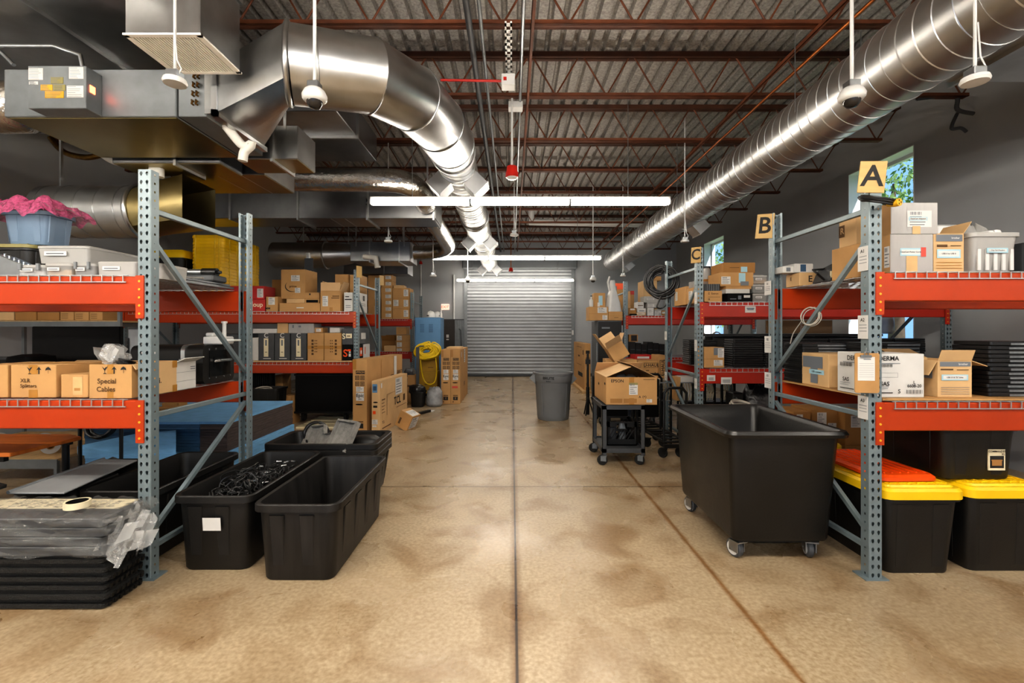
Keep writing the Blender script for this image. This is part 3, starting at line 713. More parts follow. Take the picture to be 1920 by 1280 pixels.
def add_post(root, x, y, H, back):
    o = link('post', post_mesh(H), root); o.matrix_parent_inverse = root.matrix_basis.inverted()
    if back: o.location = (x + PW, y, 0); o.rotation_euler = (0, 0, PI)
    else: o.location = (x, y, 0)
    MB().box(-.03, PW + .03, -.015, PD + .03, 0, .008).build('base_plate', 'upright', o)
    return o
def rack(label, sx, xin, yf, yb, Ln, H, levels, bh=.168, mat='beam_orange', detail=True):
    t = thing('pallet_rack', label, 'rack', (xin + sx * Ln / 2, (yf + yb) / 2, 0))
    xs = [xin if sx > 0 else xin - PW, xin + sx * (Ln - PW) if sx > 0 else xin - Ln]
    posts = []
    for x in xs:
        posts.append(add_post(t, x, yf, H, False)); posts.append(add_post(t, x, yb, H, True))
        xm = x + PW / 2
        for z in (2.21, .965, .17): MB().box(xm - .014, xm + .014, yf + .03, yb - .03, z - .016, z + .016).build('horizontal_brace', 'upright', t, True, bevel=.003)
        for (ya, za, yc, zc) in ((yf + .04, 2.05, yb - .04, 1.15), (yb - .04, .90, yf + .04, .25)):
            MB().tube([(xm, ya, za), (xm, yc, zc)], .019, 4).build('diagonal_brace', 'upright', t, True)
    xa, xb = sorted((xin + sx * PW, xin + sx * (Ln - PW)))
    for z in levels:
        for back in (0, 1):
            y0, y1 = (yf + .004, yf + .056) if not back else (yb - .056, yb - .004)
            b_ = MB().box(xa, xb, y0, y1, z - bh, z).build('beam', mat, t, True, bevel=.006)
            for e, x in ((-1, xa), (1, xb)):
                m = MB().mat(0); yy = (yf - .008, yf + .001) if not back else (yb - .001, yb + .008)
                c0, c1 = (x - .042, x + .006) if e < 0 else (x - .006, x + .042)
                m.box(c0, c1, yy[0], yy[1], z - .25, z + .004)
                m.mat(1)
                for k in range(5): m.cyl(((c0 + c1) / 2, yy[0] - .003 if not back else yy[1] + .003, z - .03 - k * .048), ((c0 + c1) / 2, (yy[0] + yy[1]) / 2, z - .03 - k * .048), .007, n=8)
                m.build('end_connector', [mat, 'gold'], b_, True)
    return t
def deck(label, x0, x1, y0, y1, z, drop=.034, pitch=.0625, board=None):
    t = thing('wire_deck', label, 'wire deck', ((x0 + x1) / 2, (y0 + y1) / 2, z + .004), group=None)
    m = MB(); r = .0026; n = int((x1 - x0 - .1) / pitch)
    for k in range(n + 1):
        a = x0 + .06 + k * pitch
        m.box(a - r, a + r, y0 - .003, y1, z + .001, z + .006).box(a - r, a + r, y0 - .006, y0 - .001, z - drop, z + .006)
    m.build('cross_wires', 'zinc', t, True)
    m = MB()
    for k in range(11):
        y = y0 + .01 + k * (y1 - y0 - .02) / 10
        m.box(x0 + .05, x1 - .05, y - r, y + r, z + .005, z + .009)
    m.box(x0 + .05, x1 - .05, y0 - .008, y0 - .003, z - drop - .003, z - drop + .003).build('long_wires', 'zinc', t, True)
    return t
def card_tag(root, px0, px1, py0, py1, Y, xface, txt=None):
    """paper card hung on the aisle side of an upright (plane x = xface)"""
    s = 1 if xface < 0 else -1; xx = xface + s * .004
    ya, yb_ = sorted((F * abs(xface) / abs(px0 - CX), F * abs(xface) / abs(px1 - CX))); z0, z1 = Z(py1, Y), Z(py0, Y)
    m = MB().mat(0).box(min(xx, xx + s * .003), max(xx, xx + s * .003), ya, yb_, z0, z1).mat(1)
    xo = xx + s * .003
    for k in range(3):
        z = z1 - (z1 - z0) * (.42 + .13 * k); m.box(min(xo, xo + s * .001), max(xo, xo + s * .001), ya + .008, yb_ - .012, z, z + .003)
    o = m.build('label_card', ['white_card', 'ink_grey'], root, True)
    if txt: text(txt, (z1 - z0) * .2, (xo + s * .001, (ya + yb_) / 2, z1 - (z1 - z0) * .2), FROT['l' if xface > 0 else 'r'], 'ink', o)
def letter_sign(root, ch, c, w, h, rz, roll):
    m = MB().box(-w/2, w/2, -.004, .004, -h/2, h/2); o = m.build('letter_sign', 'sign_wood', root, bevel=.002)
    o.matrix_parent_inverse = root.matrix_basis.inverted(); o.location = c; o.rotation_euler = (0, roll, rz); o['label'] = 'beige plate with the black letter ' + ch if ch else 'blank beige edge-on plate'
    if ch: text(ch, h * .93, (0, -.006, 0), FROT['f'], 'ink', o, sx=.95)
    return o
XI = 2.124
rA = rack('front right pallet rack with orange beams and the letter A on its post', 1, XI, 2.74, 3.82, 2.74, 2.44, (1.825, 1.052))
rC = rack('second pallet rack on the right with the letter C on its front post', 1, XI, 5.3, 6.4, 2.94, 2.44, (1.805, 1.04), mat='beam_red')
rE = rack('third pallet rack on the right behind the hanging black cable coil', 1, XI, 8.75, 9.75, 2.52, 2.42, (1.765, .97), mat='beam_red')
rL = rack('front left pallet rack with orange beams beside the black bins', -1, -2.149, 2.74, 3.82, 2.5, 2.44, (1.804, 1.064))
rM = rack('second pallet rack on the left loaded with cartons, three dark boxes and yellow lids', -1, -2.40, 7.2, 8.4, 3.74, 2.44, (1.775, .985))
rN = rack('third pallet rack on the left by the blue cabinet', -1, -2.46, 11.5, 12.7, 2.8, 2.44, (1.77, .95), mat='beam_red')
for (r, sx, xin, yf, yb, Ln, lv, nm) in ((rA, 1, XI, 2.74, 3.82, 2.74, (1.825, 1.052), 'front right rack'), (rC, 1, XI, 5.3, 6.4, 2.94, (1.805, 1.04), 'second right rack'),
        (rE, 1, XI, 8.75, 9.75, 2.52, (1.765, .97), 'third right rack'), (rL, -1, -2.149, 2.74, 3.82, 2.5, (1.804, 1.064), 'front left rack'), (rM, -1, -2.40, 7.2, 8.4, 3.74, (1.775, .985), 'second left rack'), (rN, -1, -2.46, 11.5, 12.7, 2.8, (1.77, .95), 'third left rack')):
    for z, w_ in zip(lv, ('upper', 'lower')):
        a, b_ = sorted((xin + sx * .08, xin + sx * (Ln - .08)))
        deck('zinc wire mesh deck on the %s beams of the %s' % (w_, nm), a + .012, b_ - .012, yf, yb - .012, z)
for (py0, py1, tx) in ((462, 508, 'A1'), (591, 635, 'A2'), (742, 785, 'A3')): card_tag(rA, 1610.5, 1629, py0, py1, 2.78, XI, tx)
for (py0, py1, tx) in ((527, 553, 'B1'), (630, 661, 'B2'), (698, 727, 'B3')): card_tag(rA, 1435, 1447, py0, py1, 3.82, XI, tx)
for (py0, py1) in ((548, 570), (637, 658), (709, 728)): card_tag(rC, 1303, 1307.5, py0, py1, 5.33, XI)
for (py0, py1) in ((621, 637), (697, 713)): card_tag(rC, 1247, 1251, py0, py1, 6.35, XI)
letter_sign(rA, 'A', (2.11, 2.70, Z(334, 2.72)), .135, .185, -.30, .10)
letter_sign(rA, 'B', (2.085, 3.80, Z(424, 3.8)), .13, .20, -.75, .10)
letter_sign(rC, 'C', (2.105, 5.27, Z(478, 5.27)), .12, .18, -.9, .04)
letter_sign(rM, '', (-2.385, 7.19, 2.40), .12, .18, 1.15, 0)
letter_sign(rM, '', (-2.385, 8.42, 2.40), .12, .18, 1.15, 0)
m = MB().mat(0)
m.box(X(1397, 5.3), X(1417, 5.3), 5.299, 5.303, Z(586, 5.3), Z(574, 5.3)).mat(1).box(X(1400, 5.3), X(1414, 5.3), 5.297, 5.299, Z(578.5, 5.3), Z(577, 5.3)).box(X(1401, 5.3), X(1413, 5.3), 5.297, 5.299, Z(581, 5.3), Z(579.5, 5.3))
m.build('label_card', ['white_card', 'ink_blue'], rC, True)
for (a, b_, c_, d_) in ((1325.5, 1341, 703, 714), (1352, 1372, 707, 720)):
    m = MB().mat(0).box(X(a, 5.3), X(b_, 5.3), 5.298, 5.302, Z(d_, 5.3), Z(c_, 5.3)).mat(1)
    for k in range(2): m.box(X(a + 3, 5.3), X(b_ - 3, 5.3), 5.296, 5.298, Z(c_ + 6 + k * 3.2, 5.3), Z(c_ + 5 + k * 3.2, 5.3))
    m.build('label_card', ['white_card', 'ink'], rC, True)

# ------------------------------------------------------------------ cartons
def carton(label, x0, x1, y0, y1, z0, z1, rz=0., mat='card', tape='f', marks=(), flaps=None, group=None, cat='box', name='cardboard_box', bevel=.003, rot=None, tmat='tape'):
    w, d, h = x1 - x0, y1 - y0, z1 - z0
    t = thing(name, label, cat, ((x0 + x1) / 2, (y0 + y1) / 2, z0), rz, group, rot)
    W, D = w / 2, d / 2
    if flaps is None:
        MB().box(-W, W, -D, D, 0, h).build('carton_body', mat, t, bevel=bevel)
    else:
        k = .005
        m = MB().mat(0).box(-W, W, -D, D, 0, k).box(-W, -W + k, -D, D, k, h).box(W - k, W, -D, D, k, h).box(-W + k, W - k, -D, -D + k, k, h).box(-W + k, W - k, D - k, D, k, h)
        m.build('carton_body', mat, t)
        for s, v in flaps.items():
            a, fl = v if isinstance(v, tuple) else (v, None)
            if s in 'fb':
                fl = fl or d * .5; sg = -1 if s == 'f' else 1
                m = MB(); m.T = Matrix.Translation((0, sg * D, h)) @ Matrix.Rotation(-sg * a, 4, 'X'); m.box(-W + .002, W - .002, -.002, .002, .001, fl)
            else:
                fl = fl or w * .5; sg = -1 if s == 'l' else 1
                m = MB(); m.T = Matrix.Translation((sg * W, 0, h)) @ Matrix.Rotation(sg * a, 4, 'Y'); m.box(-.002, .002, -D + .002, D - .002, .001, fl)
            m.build('flap', mat if mat != 'card' else 'card_inside', t)
    def fp(face, u, v, o):
        if face == 'f': return (-W + u * w, -D - o, v * h)
        if face == 'b': return (W - u * w, D + o, v * h)
        if face == 'r': return (W + o, -D + u * d, v * h)
        if face == 'l': return (-W - o, D - u * d, v * h)
        return (-W + u * w, -D + v * d, h + o)
    def fdim(face): return (w, h) if face in 'fb' else (d, h) if face in 'rl' else (w, d)
    def rq(m, face, u0, v0, u1, v1, o): m.quad(fp(face, u0, v0, o), fp(face, u1, v0, o), fp(face, u1, v1, o), fp(face, u0, v1, o))
    if tape:
        tw = min(.055, min(w, d) * .25)
        for face in tape:
            m = MB(); fw = tw / fdim(face)[0] / 2
            if face == 't': rq(m, 't', 0, .5 - tw / d / 2, 1, .5 + tw / d / 2, .0012)
            elif face == 'T': rq(m, 't', .5 - tw / w / 2, 0, .5 + tw / w / 2, 1, .0012)
            else: rq(m, face, .5 - fw, .72, .5 + fw, 1.0, .0012); m.build('tape', tmat, t); m = MB(); rq(m, face, .5 - fw, 0, .5 + fw, .24, .0012)
            m.build('tape', tmat, t)
    pr = {}; oo = .0018
    for mk in marks:
        face, kind = mk[0], mk[1]; oo += .00025
        if kind == 'lab':
            u0, v0, u1, v1 = mk[2:6]; pm = mk[6] if len(mk) > 6 else 'paper'
            m = MB().mat(0); rq(m, face, u0, v0, u1, v1, oo); m.mat(1)
            for k in range(4):
                a = v0 + (v1 - v0) * (.12 + .16 * k); rq(m, face, u0 + (u1 - u0) * .1, a, u0 + (u1 - u0) * RN.uniform(.5, .92), a + (v1 - v0) * .05, oo + .0006)
            nb = 9
            for k in range(nb):
                a = u0 + (u1 - u0) * (.12 + .5 * k / nb); rq(m, face, a, v0 + (v1 - v0) * .74, a + (u1 - u0) * RN.choice((.02, .04)), v0 + (v1 - v0) * .93, oo + .0006)
            m.build('shipping_label', [pm, 'ink_grey'], t)
        elif kind == 'txt':
            s_, u, v, sz = mk[2:6]; col = mk[6] if len(mk) > 6 else 'ink'; sx = mk[7] if len(mk) > 7 else 1.
            rr_ = FROT[face]; lc = fp(face, u, v, oo + .0004)
            if len(mk) > 8: rr_ = (rr_[0], rr_[1] , rr_[2]); 
            o = text(s_, sz, lc, rr_, col, t, sx=sx)
            if len(mk) > 8: o.rotation_mode = 'QUATERNION'; o.rotation_quaternion = Euler(rr_).to_quaternion() @ Euler((0, 0, mk[8])).to_quaternion()
        elif kind == 'rect':
            pr.setdefault(mk[6], MB()); rq(pr[mk[6]], face, mk[2], mk[3], mk[4], mk[5], oo)
        elif kind == 'icons':
            u, v, sz, n = mk[2:6]; col = mk[6] if len(mk) > 6 else 'ink'; fw, fh = fdim(face)
            m = pr.setdefault(col, MB())
            for k in range(n):
                uu = u + k * sz * 1.25 / fw
                a, b_ = sz / fw, sz / fh
                for (p, q, p1, q1) in ((0, 0, 1, .12), (0, .88, 1, 1), (0, 0, .12, 1), (.88, 0, 1, 1), (.25, .2, .42, .8), (.58, .2, .75, .8)):
                    rq(m, face, uu + a * p, v + b_ * q, uu + a * p1, v + b_ * q1, oo)
        elif kind == 'glyphs':   # fragile glass, arrow, umbrella
            u, v, sz = mk[2:5]; fw, fh = fdim(face); m = pr.setdefault('ink', MB())
            def pl(pp, k): m.poly([fp(face, u + (k * 1.25 + a) * sz / fw, v + b_ * sz / fh, oo) for a, b_ in pp])
            pl([(0, 1), (.35, .45), (.45, .45), (.8, 1), (.45, .85), (.4, .7)], 0); pl([(.37, .1), (.43, .1), (.43, .45), (.37, .45)], 0); pl([(.2, 0), (.6, 0), (.6, .1), (.2, .1)], 0)
            pl([(.4, 1), (.05, .55), (.32, .62), (.32, 0), (.48, 0), (.48, .62), (.75, .55)], 1)
            pl([(0, .5), (.1, .8), (.4, 1), (.7, .8), (.8, .5), (.42, .6), (.42, .1), (.38, .1), (.38, .6)], 2)
        elif kind == 'arc':
            u, v, r_, a0, a1, th = mk[2:8]; fw, fh = fdim(face); m = pr.setdefault('ink', MB()); n_ = 16
            for q in range(n_):
                A, B = a0 + (a1 - a0) * q / n_, a0 + (a1 - a0) * (q + 1) / n_
                f_ = lambda a, rr: fp(face, u + rr * math.cos(a) / fw, v + rr * .75 * math.sin(a) / fh, oo)
                tA, tB = th * math.sin(PI * (q + .3) / (n_ + .6)), th * math.sin(PI * (q + 1.3) / (n_ + 1.6)); m.quad(f_(A, r_ - tA), f_(B, r_ - tB), f_(B, r_), f_(A, r_))
        elif kind == 'hole':
            u, v, a, b_ = mk[2:6]; fw, fh = fdim(face); m = pr.setdefault('black_matte', MB())
            m.poly([fp(face, u + (a / 2 / fw) * math.cos(q * PI / 8), v + (b_ / 2 / fh) * math.sin(q * PI / 8), oo) for q in range(16)])
    for col, m in pr.items(): m.build('printing', col, t)
    return t
def cpx(label, px0, px1, pyt, Y, d, z0, **k): return carton(label, X(px0, Y), X(px1, Y), Y, Y + d, z0, Z(pyt, Y), **k)
LABR = ('f', 'lab', .55, .45, .92, .9)

# ------------------------------------------------------------------ plastic bins, totes, coils
def tub(label, x0, x1, y0, y1, h, taper=.82, mat='black_plastic', group=None, rim=.02, z0=0., lab=False, ribs=True, name='storage_bin', rz=0., cat='bin'):
    w, d = x1 - x0, y1 - y0
    t = thing(name, label, cat, ((x0 + x1) / 2, (y0 + y1) / 2, z0), rz, group)
    wt, dt = w - 2 * rim, d - 2 * rim; wb, db = wt - w * (1 - taper) * .8, dt - w * (1 - taper) * .8
    m = MB()
    m.loft([rrect(wb, db, .05, 0), rrect(wb + .02, db + .02, .055, .015), rrect(wt - .01, dt - .01, .06, h - .055), rrect(wt, dt, .06, h - .05), rrect(wt + .0, dt + 0, .06, h - .045),
            rrect(w, d, .07, h - .045), rrect(w, d, .07, h - .006), rrect(w - .012, d - .012, .065, h), rrect(wt - .012, dt - .012, .055, h - .004), rrect(wt - .03, dt - .03, .05, h - .06), rrect(wb - .01, db - .01, .05, .012)], True, True)
    m.build('tub_shell', mat, t, smooth=35)
    if ribs:
        def rib(fx, fy, ax, wdt):
            # trapezoid panel standing 5 mm proud of the tapered wall
            def pt(u, v, o):
                zz = .06 + v * (h - .13); k = zz / (h - .05); ww = wb + (wt - wb) * k; dd = db + (dt - db) * k
                u2 = u * (1 - .25 * (1 - v))
                return ((fx + u2) , fy * (dd / 2 + o), zz) if ax == 'x' else (fy * (ww / 2 + o), fx + u2, zz)
            m = MB(); m.loft([[pt(-wdt, 0, 0), pt(wdt, 0, 0), pt(wdt, 1, 0), pt(-wdt, 1, 0)], [pt(-wdt + .006, .01, .006), pt(wdt - .006, .01, .006), pt(wdt - .006, 1, .006), pt(-wdt + .006, 1, .006)]]); m.build('rib', mat, t)
        for s in (-1, 1):
            for c_ in (-.22, .12): rib(c_ * w, s, 'x', .045)
            n = 4
            for k in range(n): rib((k - (n - 1) / 2) * d * .2, s, 'y', d * .045)
    if lab:
        MB().quad((-.05, -db / 2 - .046, h * .55), (.06, -db / 2 - .046, h * .55), (.06, -db / 2 - .052, h * .72), (-.05, -db / 2 - .052, h * .72)).build('paper_label', 'paper', t)
    return t
def tote(label, x0, x1, y0, y1, z0, h, mat='black_plastic', lid='yellow_lid', group=None, rz=0., lidh=.05, taper=.86, marks=None, cat='tote', open_=False, sub=True):
    w, d = x1 - x0, y1 - y0; t = thing('storage_tote', label, cat, ((x0 + x1) / 2, (y0 + y1) / 2, z0), rz, group)
    hb = h - (lidh if lid else 0); wb, db = (w - .05) * taper, (d - .05) * (1 - (1 - taper) * w / d)
    lp = [rrect(wb, db, .04, 0), rrect(wb + .012, db + .012, .045, .012), rrect(w - .05, d - .05, .05, hb - .03), rrect(w - .02, d - .02, .05, hb - .028), rrect(w - .02, d - .02, .05, hb)]
    m = MB()
    if not lid: lp += [rrect(w - .04, d - .04, .05, hb), rrect(wb - .01, db - .01, .04, .02)]
    m.loft(lp).build('tote_body', mat, t, smooth=35)
    if sub:
        for s in (-1, 1):
            for c_ in (-.22, .22):
                def pt(u, v, o, ax):
                    k = .08 + v * .82; zz = k * hb; ww = wb + (w - .05 - wb) * k; dd = db + (d - .05 - db) * k; u2 = u * (1 - .3 * (1 - v))
                    return (c_ * w + u2, s * (dd / 2 + o), zz) if ax == 'x' else (s * (ww / 2 + o), c_ * d + u2, zz)
                for ax, q in (('x', w * .10), ('y', d * .10)):
                    m = MB(); m.loft([[pt(-q, 0, 0, ax), pt(q, 0, 0, ax), pt(q, 1, 0, ax), pt(-q, 1, 0, ax)], [pt(-q + .005, .01, .006, ax), pt(q - .005, .01, .006, ax), pt(q - .005, 1, .006, ax), pt(-q + .005, 1, .006, ax)]]); m.build('rib', mat, t)
    if lid:
        m = MB().loft([rrect(w, d, .06, hb - .012), rrect(w, d, .06, hb + lidh * .55), rrect(w - .03, d - .03, .05, hb + lidh * .8), rrect(w - .07, d - .07, .04, hb + lidh * .8), rrect(w - .085, d - .085, .04, hb + lidh)])
        n = 7
        for k in range(n):
            a = -w / 2 + .08 + k * (w - .16) / (n - 1); m.box(a - .004, a + .004, -d / 2 + .06, d / 2 - .06, hb + lidh, hb + lidh + .006)
        for k in range(9):
            a = -d / 2 + .08 + k * (d - .16) / 8; m.box(-w / 2 + .06, w / 2 - .06, a - .004, a + .004, hb + lidh, hb + lidh + .005)
        m.build('lid', lid, t, smooth=35)
    return t
def coil(label, c, r, turns, nrm, thick, mat='cable_black', name='cable_coil', cat='cable', spread=.03, flat=1., seed=1, extra=None, wild=1.):
    rn = random.Random(seed); nrm = Vector(nrm).normalized(); a = nrm.orthogonal().normalized()
    if abs(nrm.z) < .9: a = Vector((0, 0, 1)) - nrm * nrm.z; a.normalize()
    b_ = nrm.cross(a); pts = []; n = 20
    for k in range(turns):
        rr_ = r * rn.uniform(1 - .14 * wild, 1.06); off = nrm * rn.uniform(-spread, spread); ca = a * rn.uniform(-.06, .06) * r * wild; cb = b_ * rn.uniform(-.08, .08) * r * wild
        for i in range(n): pts.append(Vector(c) + off + ca + cb + a * rr_ * flat * math.cos(2*PI*i/n) + b_ * rr_ * math.sin(2*PI*i/n))
    m = MB(); m.tube(smoothpath(pts, 2), thick, 6)
    if extra: m.tube(smoothpath(extra, 6), thick, 6)
    return tag(m.build(name, mat, smooth=60), label, cat)
# ================================================================== FRONT LEFT RACK
zU, zL = 1.814, 1.074
carton('cut-off brown carton at the left picture edge on the lower left shelf', X(-45, 2.8), X(14, 2.8), 2.8, 3.1, zL, Z(684, 2.8), tape='t')
carton('brown carton hand-lettered XLR Splitters on the lower left shelf', X(20, 2.8), X(105, 2.8), 2.8, 3.12, zL, Z(684, 2.8), tape='ft',
       marks=[('f', 'glyphs', .36, .72, .045), ('f', 'txt', 'XLR', .33, .52, .033, 'ink_brown'), ('f', 'txt', 'Splitters', .40, .36, .03, 'ink_brown')])
carton('open pale carton with raised flaps behind the XLR carton', X(70, 3.2), X(185, 3.2), 3.14, 3.40, zL, Z(690, 3.2), mat='card_light', flaps={'f': (1.25, .08), 'b': (1.2, .10), 'r': (1.4, .08)}, tape='')
carton('small brown carton with torn tape between two lettered cartons', X(114, 2.8), X(165.5, 2.8), 2.8, 3.0, zL, Z(702, 2.8), tape='', mat='card',
       marks=[('f', 'rect', .45, .12, .8, .9, 'tape_clear'), ('f', 'rect', .5, .3, .72, .42, 'card_dark')])
t = carton('brown carton hand-lettered Special Cables with crumpled wrap on top', X(167.5, 2.78), X(247, 2.78), 2.78, 2.93, zL, Z(683, 2.78), tape='f', flaps={'r': (2.5, .04)},
       marks=[('f', 'glyphs', .3, .72, .045), ('f', 'txt', 'Special', .42, .5, .042, 'ink_brown'), ('f', 'txt', 'Cables', .40, .26, .042, 'ink_brown')])
m = MB(); rn = random.Random(3)
for k in range(9):
    c = Vector((X(222, 2.9) + rn.uniform(-.03, .03), 2.85 + rn.uniform(-.03, .03), 1.335)); q = Euler((rn.uniform(0, 3), rn.uniform(0, 3), rn.uniform(0, 3))).to_matrix()
    m.poly([c + q @ Vector((.07 * math.cos(a), .05 * math.sin(a), .015 * math.sin(3 * a))) for a in [2 * PI * i / 9 for i in range(9)]])
tag(m.build('crumpled_wrap', 'clear_plastic'), 'crumpled clear plastic wrap spilling from the Special Cables carton', 'plastic wrap')
coil('black cables bunched inside the Special Cables carton', (X(236, 2.85), 2.85, 1.285), .04, 6, (.2, .3, 1), .005, spread=.02, seed=4)
t = carton('cream-sided brown carton just right of the left front post', -2.62, -2.262, 2.94, 3.11, zL, 1.28, mat='card_light', tape='t', marks=[('r', 'rect', .75, .78, 1, 1, 'tape'), ('r', 'rect', .75, 0, 1, .22, 'tape'), ('r', 'txt', 'i.', .12, .42, .05, 'ink')])
t = carton('open white carton with tilted flap beside the cream-sided carton', -2.6, -2.285, 3.13, 3.33, zL, 1.265, mat='white_card', flaps={'r': (1.15, .07), 'l': 1.6}, tape='', marks=[('r', 'rect', 0, .3, 1, .31, 'ink_grey'), ('r', 'rect', 0, .62, 1, .63, 'ink_grey'), ('r', 'rect', .7, .78, .95, .81, 'ink_grey'), ('r', 'rect', .7, .70, .95, .73, 'ink_grey')])
# rack case
t = thing('equipment_case', 'black rolling equipment case with silver edge trim and end handle', 'case', (-2.8, 3.62, zL))
m = MB(); m.loft([[Vector((x, p.x + 3.62, p.y + 1.225)) for p in rrect(.38, .29, .05, 0)] for x in (-2.84, -2.46)]); m.build('case_body', 'black_plastic', t, True, smooth=35)
m = MB(); m.loft([[Vector((x, p.x + 3.62, p.y + 1.225)) for p in rrect(.40, .305, .05, 0)] for x in (-2.46, -2.43)]); m.build('silver_rim', 'silver_trim', t, True, smooth=35)
m = MB(); m.loft([[Vector((x, p.x + 3.62, p.y + 1.225)) for p in rrect(.385, .295, .05, 0)] for x in (-2.43, -2.30)]); e = m.build('end_lid', 'black_plastic', t, True, smooth=35)
m = MB().box(-2.3, -2.296, 3.50, 3.76, 1.13, 1.33).box(-2.296, -2.29, 3.55, 3.72, 1.20, 1.28); m.build('handle_plate', 'black_shiny', e)
MB().tube([(-2.295, 3.56, 1.245), (-2.265, 3.57, 1.25), (-2.265, 3.71, 1.25), (-2.295, 3.72, 1.245)], .011, 8).build('handle', 'silver_trim', e)
for yy in (3.5, 3.58, 3.68, 3.76):
    for zz in (1.12, 1.34): MB().cyl((-2.302, yy, zz), (-2.297, yy, zz), .006, n=8).build('rivet', 'silver_trim', e)
MB().box(-2.47, -2.42, 3.415, 3.43, 1.2, 1.27).build('latch', 'silver_trim', t, True)
MB().box(-2.78, -2.64, 3.426, 3.431, 1.30, 1.33).build('paper_label', 'paper', t, True)
t = thing('projector_part', 'pale equipment bracket with knob on top of the black case', 'equipment', (X(416, 3.65), 3.65, 1.375))
MB().box(-.10, .05, -.08, .08, 0, .06).box(-.08, -.02, -.08, .06, .06, .09).build('bracket_body', 'white_plastic', t, bevel=.008); MB().cyl((.02, 0, .06), (.02, 0, .17), .014, n=12).cyl((.02, 0, .165), (.02, 0, .18), .022, n=12).build('knob', 'white_plastic', t, smooth=40)
MB().tube([(.05, -.03, .03), (.11, -.03, .03), (.11, .05, .03), (.05, .05, .03)], .009, 6).build('handle', 'white_plastic', t)
# monitor
t = thing('monitor', 'large black flat monitor standing behind the lettered cartons', 'monitor', (X(150, 3.62), 3.62, zL))
MB().box(-.36, .33, -.02, .02, .03, .44).build('screen_housing', 'black_matte', t, bevel=.006); MB().box(-.12, .12, -.08, .1, 0, .008).box(-.04, .04, .02, .05, .008, .2).build('stand', 'black_plastic', t)
MB().box(-.31, -.25, -.023, -.02, .06, .075).box(-.22, -.16, -.023, -.02, .06, .075).build('sticker', 'paper', t)
t = thing('monitor_bracket', 'grey slotted monitor bracket beside the large black monitor', 'bracket', (X(252, 3.55), 3.55, zL))
MB().box(-.05, .07, 0, .03, 0, .42).build('bracket_plate', 'steel', t, bevel=.004); m = MB()
for k in range(7): m.box(-.06, -.045, -.012, 0, .1 + k * .035, .12 + k * .035)
m.box(-.065, -.04, -.008, .0, .08, .35).build('slot_strip', 'black_plastic', t)
t = thing('printer', 'low black office machine at the left edge of the lower left shelf', 'machine', (X(4, 3.6), 3.6, zL)); MB().loft([rrect(.44, .3, .03, 0), rrect(.44, .3, .03, .17), rrect(.42, .27, .03, .19)]).build('machine_body', 'black_plastic', t, smooth=35); MB().box(-.2, .2, -.155, -.15, .06, .1).build('tray_slot', 'black_shiny', t); MB().box(-.2, .2, -.12, .12, .19, .2).build('top_panel', 'dark_grey', t)
t = thing('black_bag', 'black soft bag with pale edge stripes next to the low office machine', 'bag', (X(60, 3.38), 3.38, zL)); MB().loft([rrect(.22, .25, .06, 0), rrect(.24, .28, .08, .12), rrect(.2, .22, .06, .22), rrect(.1, .1, .04, .235)]).build('bag_body', 'black_matte', t, smooth=60); MB().tube([(-.1, -.142, .1), (-.03, -.147, .17), (.08, -.142, .18)], .006, 6).build('piping', 'grey_metal', t)

# upper shelf
tote('black tote with olive lid under the blue tote at the left edge', X(-60, 3.4), X(66, 3.4), 3.36, 3.72, zU, Z(457, 3.4) - zU, lid='olive', lidh=.02, taper=.93)
t = tote('dusty blue tote wrapped in pink bubble wrap on the top left shelf', X(0, 3.42), X(97, 3.42), 3.38, 3.66, Z(457, 3.4), .245, mat='tote_blue', lid=None, taper=.84)
rn = random.Random(5)
def lump(fn, x0, x1, y0, y1, nx, ny): 
    m = MB(); pts = [fn(x0 + (x1 - x0) * i / nx, y0 + (y1 - y0) * j / ny) for j in range(ny + 1) for i in range(nx + 1)]
    m.add(pts, [(j*(nx+1)+i, j*(nx+1)+i+1, (j+1)*(nx+1)+i+1, (j+1)*(nx+1)+i) for j in range(ny) for i in range(nx)]); return m
bx, by, bz = X(45, 3.42), 3.5, Z(396, 3.42)
def wrapf(x, y):
    r_ = max(abs((x - bx) / .21), abs((y - by) / .15)); h = .075 + .02 * math.sin(x * 31 + y * 17) + .012 * math.sin(x * 67 - y * 53)
    return (x + .02 * math.sin(y * 60), y, bz + (h if r_ < 1 else h - (r_ - 1) * .35))
o = lump(wrapf, bx - .3, bx + .27, by - .2, by + .2, 40, 28).build('bubble_wrap', 'pink_wrap', smooth=80); tag(o, 'crumpled pink bubble wrap heaped over the blue tote', 'bubble wrap')
o = lump(lambda x, y: (x, y, bz + .03 + .012 * math.sin(x * 43 + y * 31) - .5 * max(0, abs(x - bx - .08) - .15)), bx - .16, bx + .26, by - .17, by + .15, 30, 20).build('bubble_wrap', 'bubble', smooth=80); tag(o, 'clear bubble wrap layer under the pink wrap', 'bubble wrap')
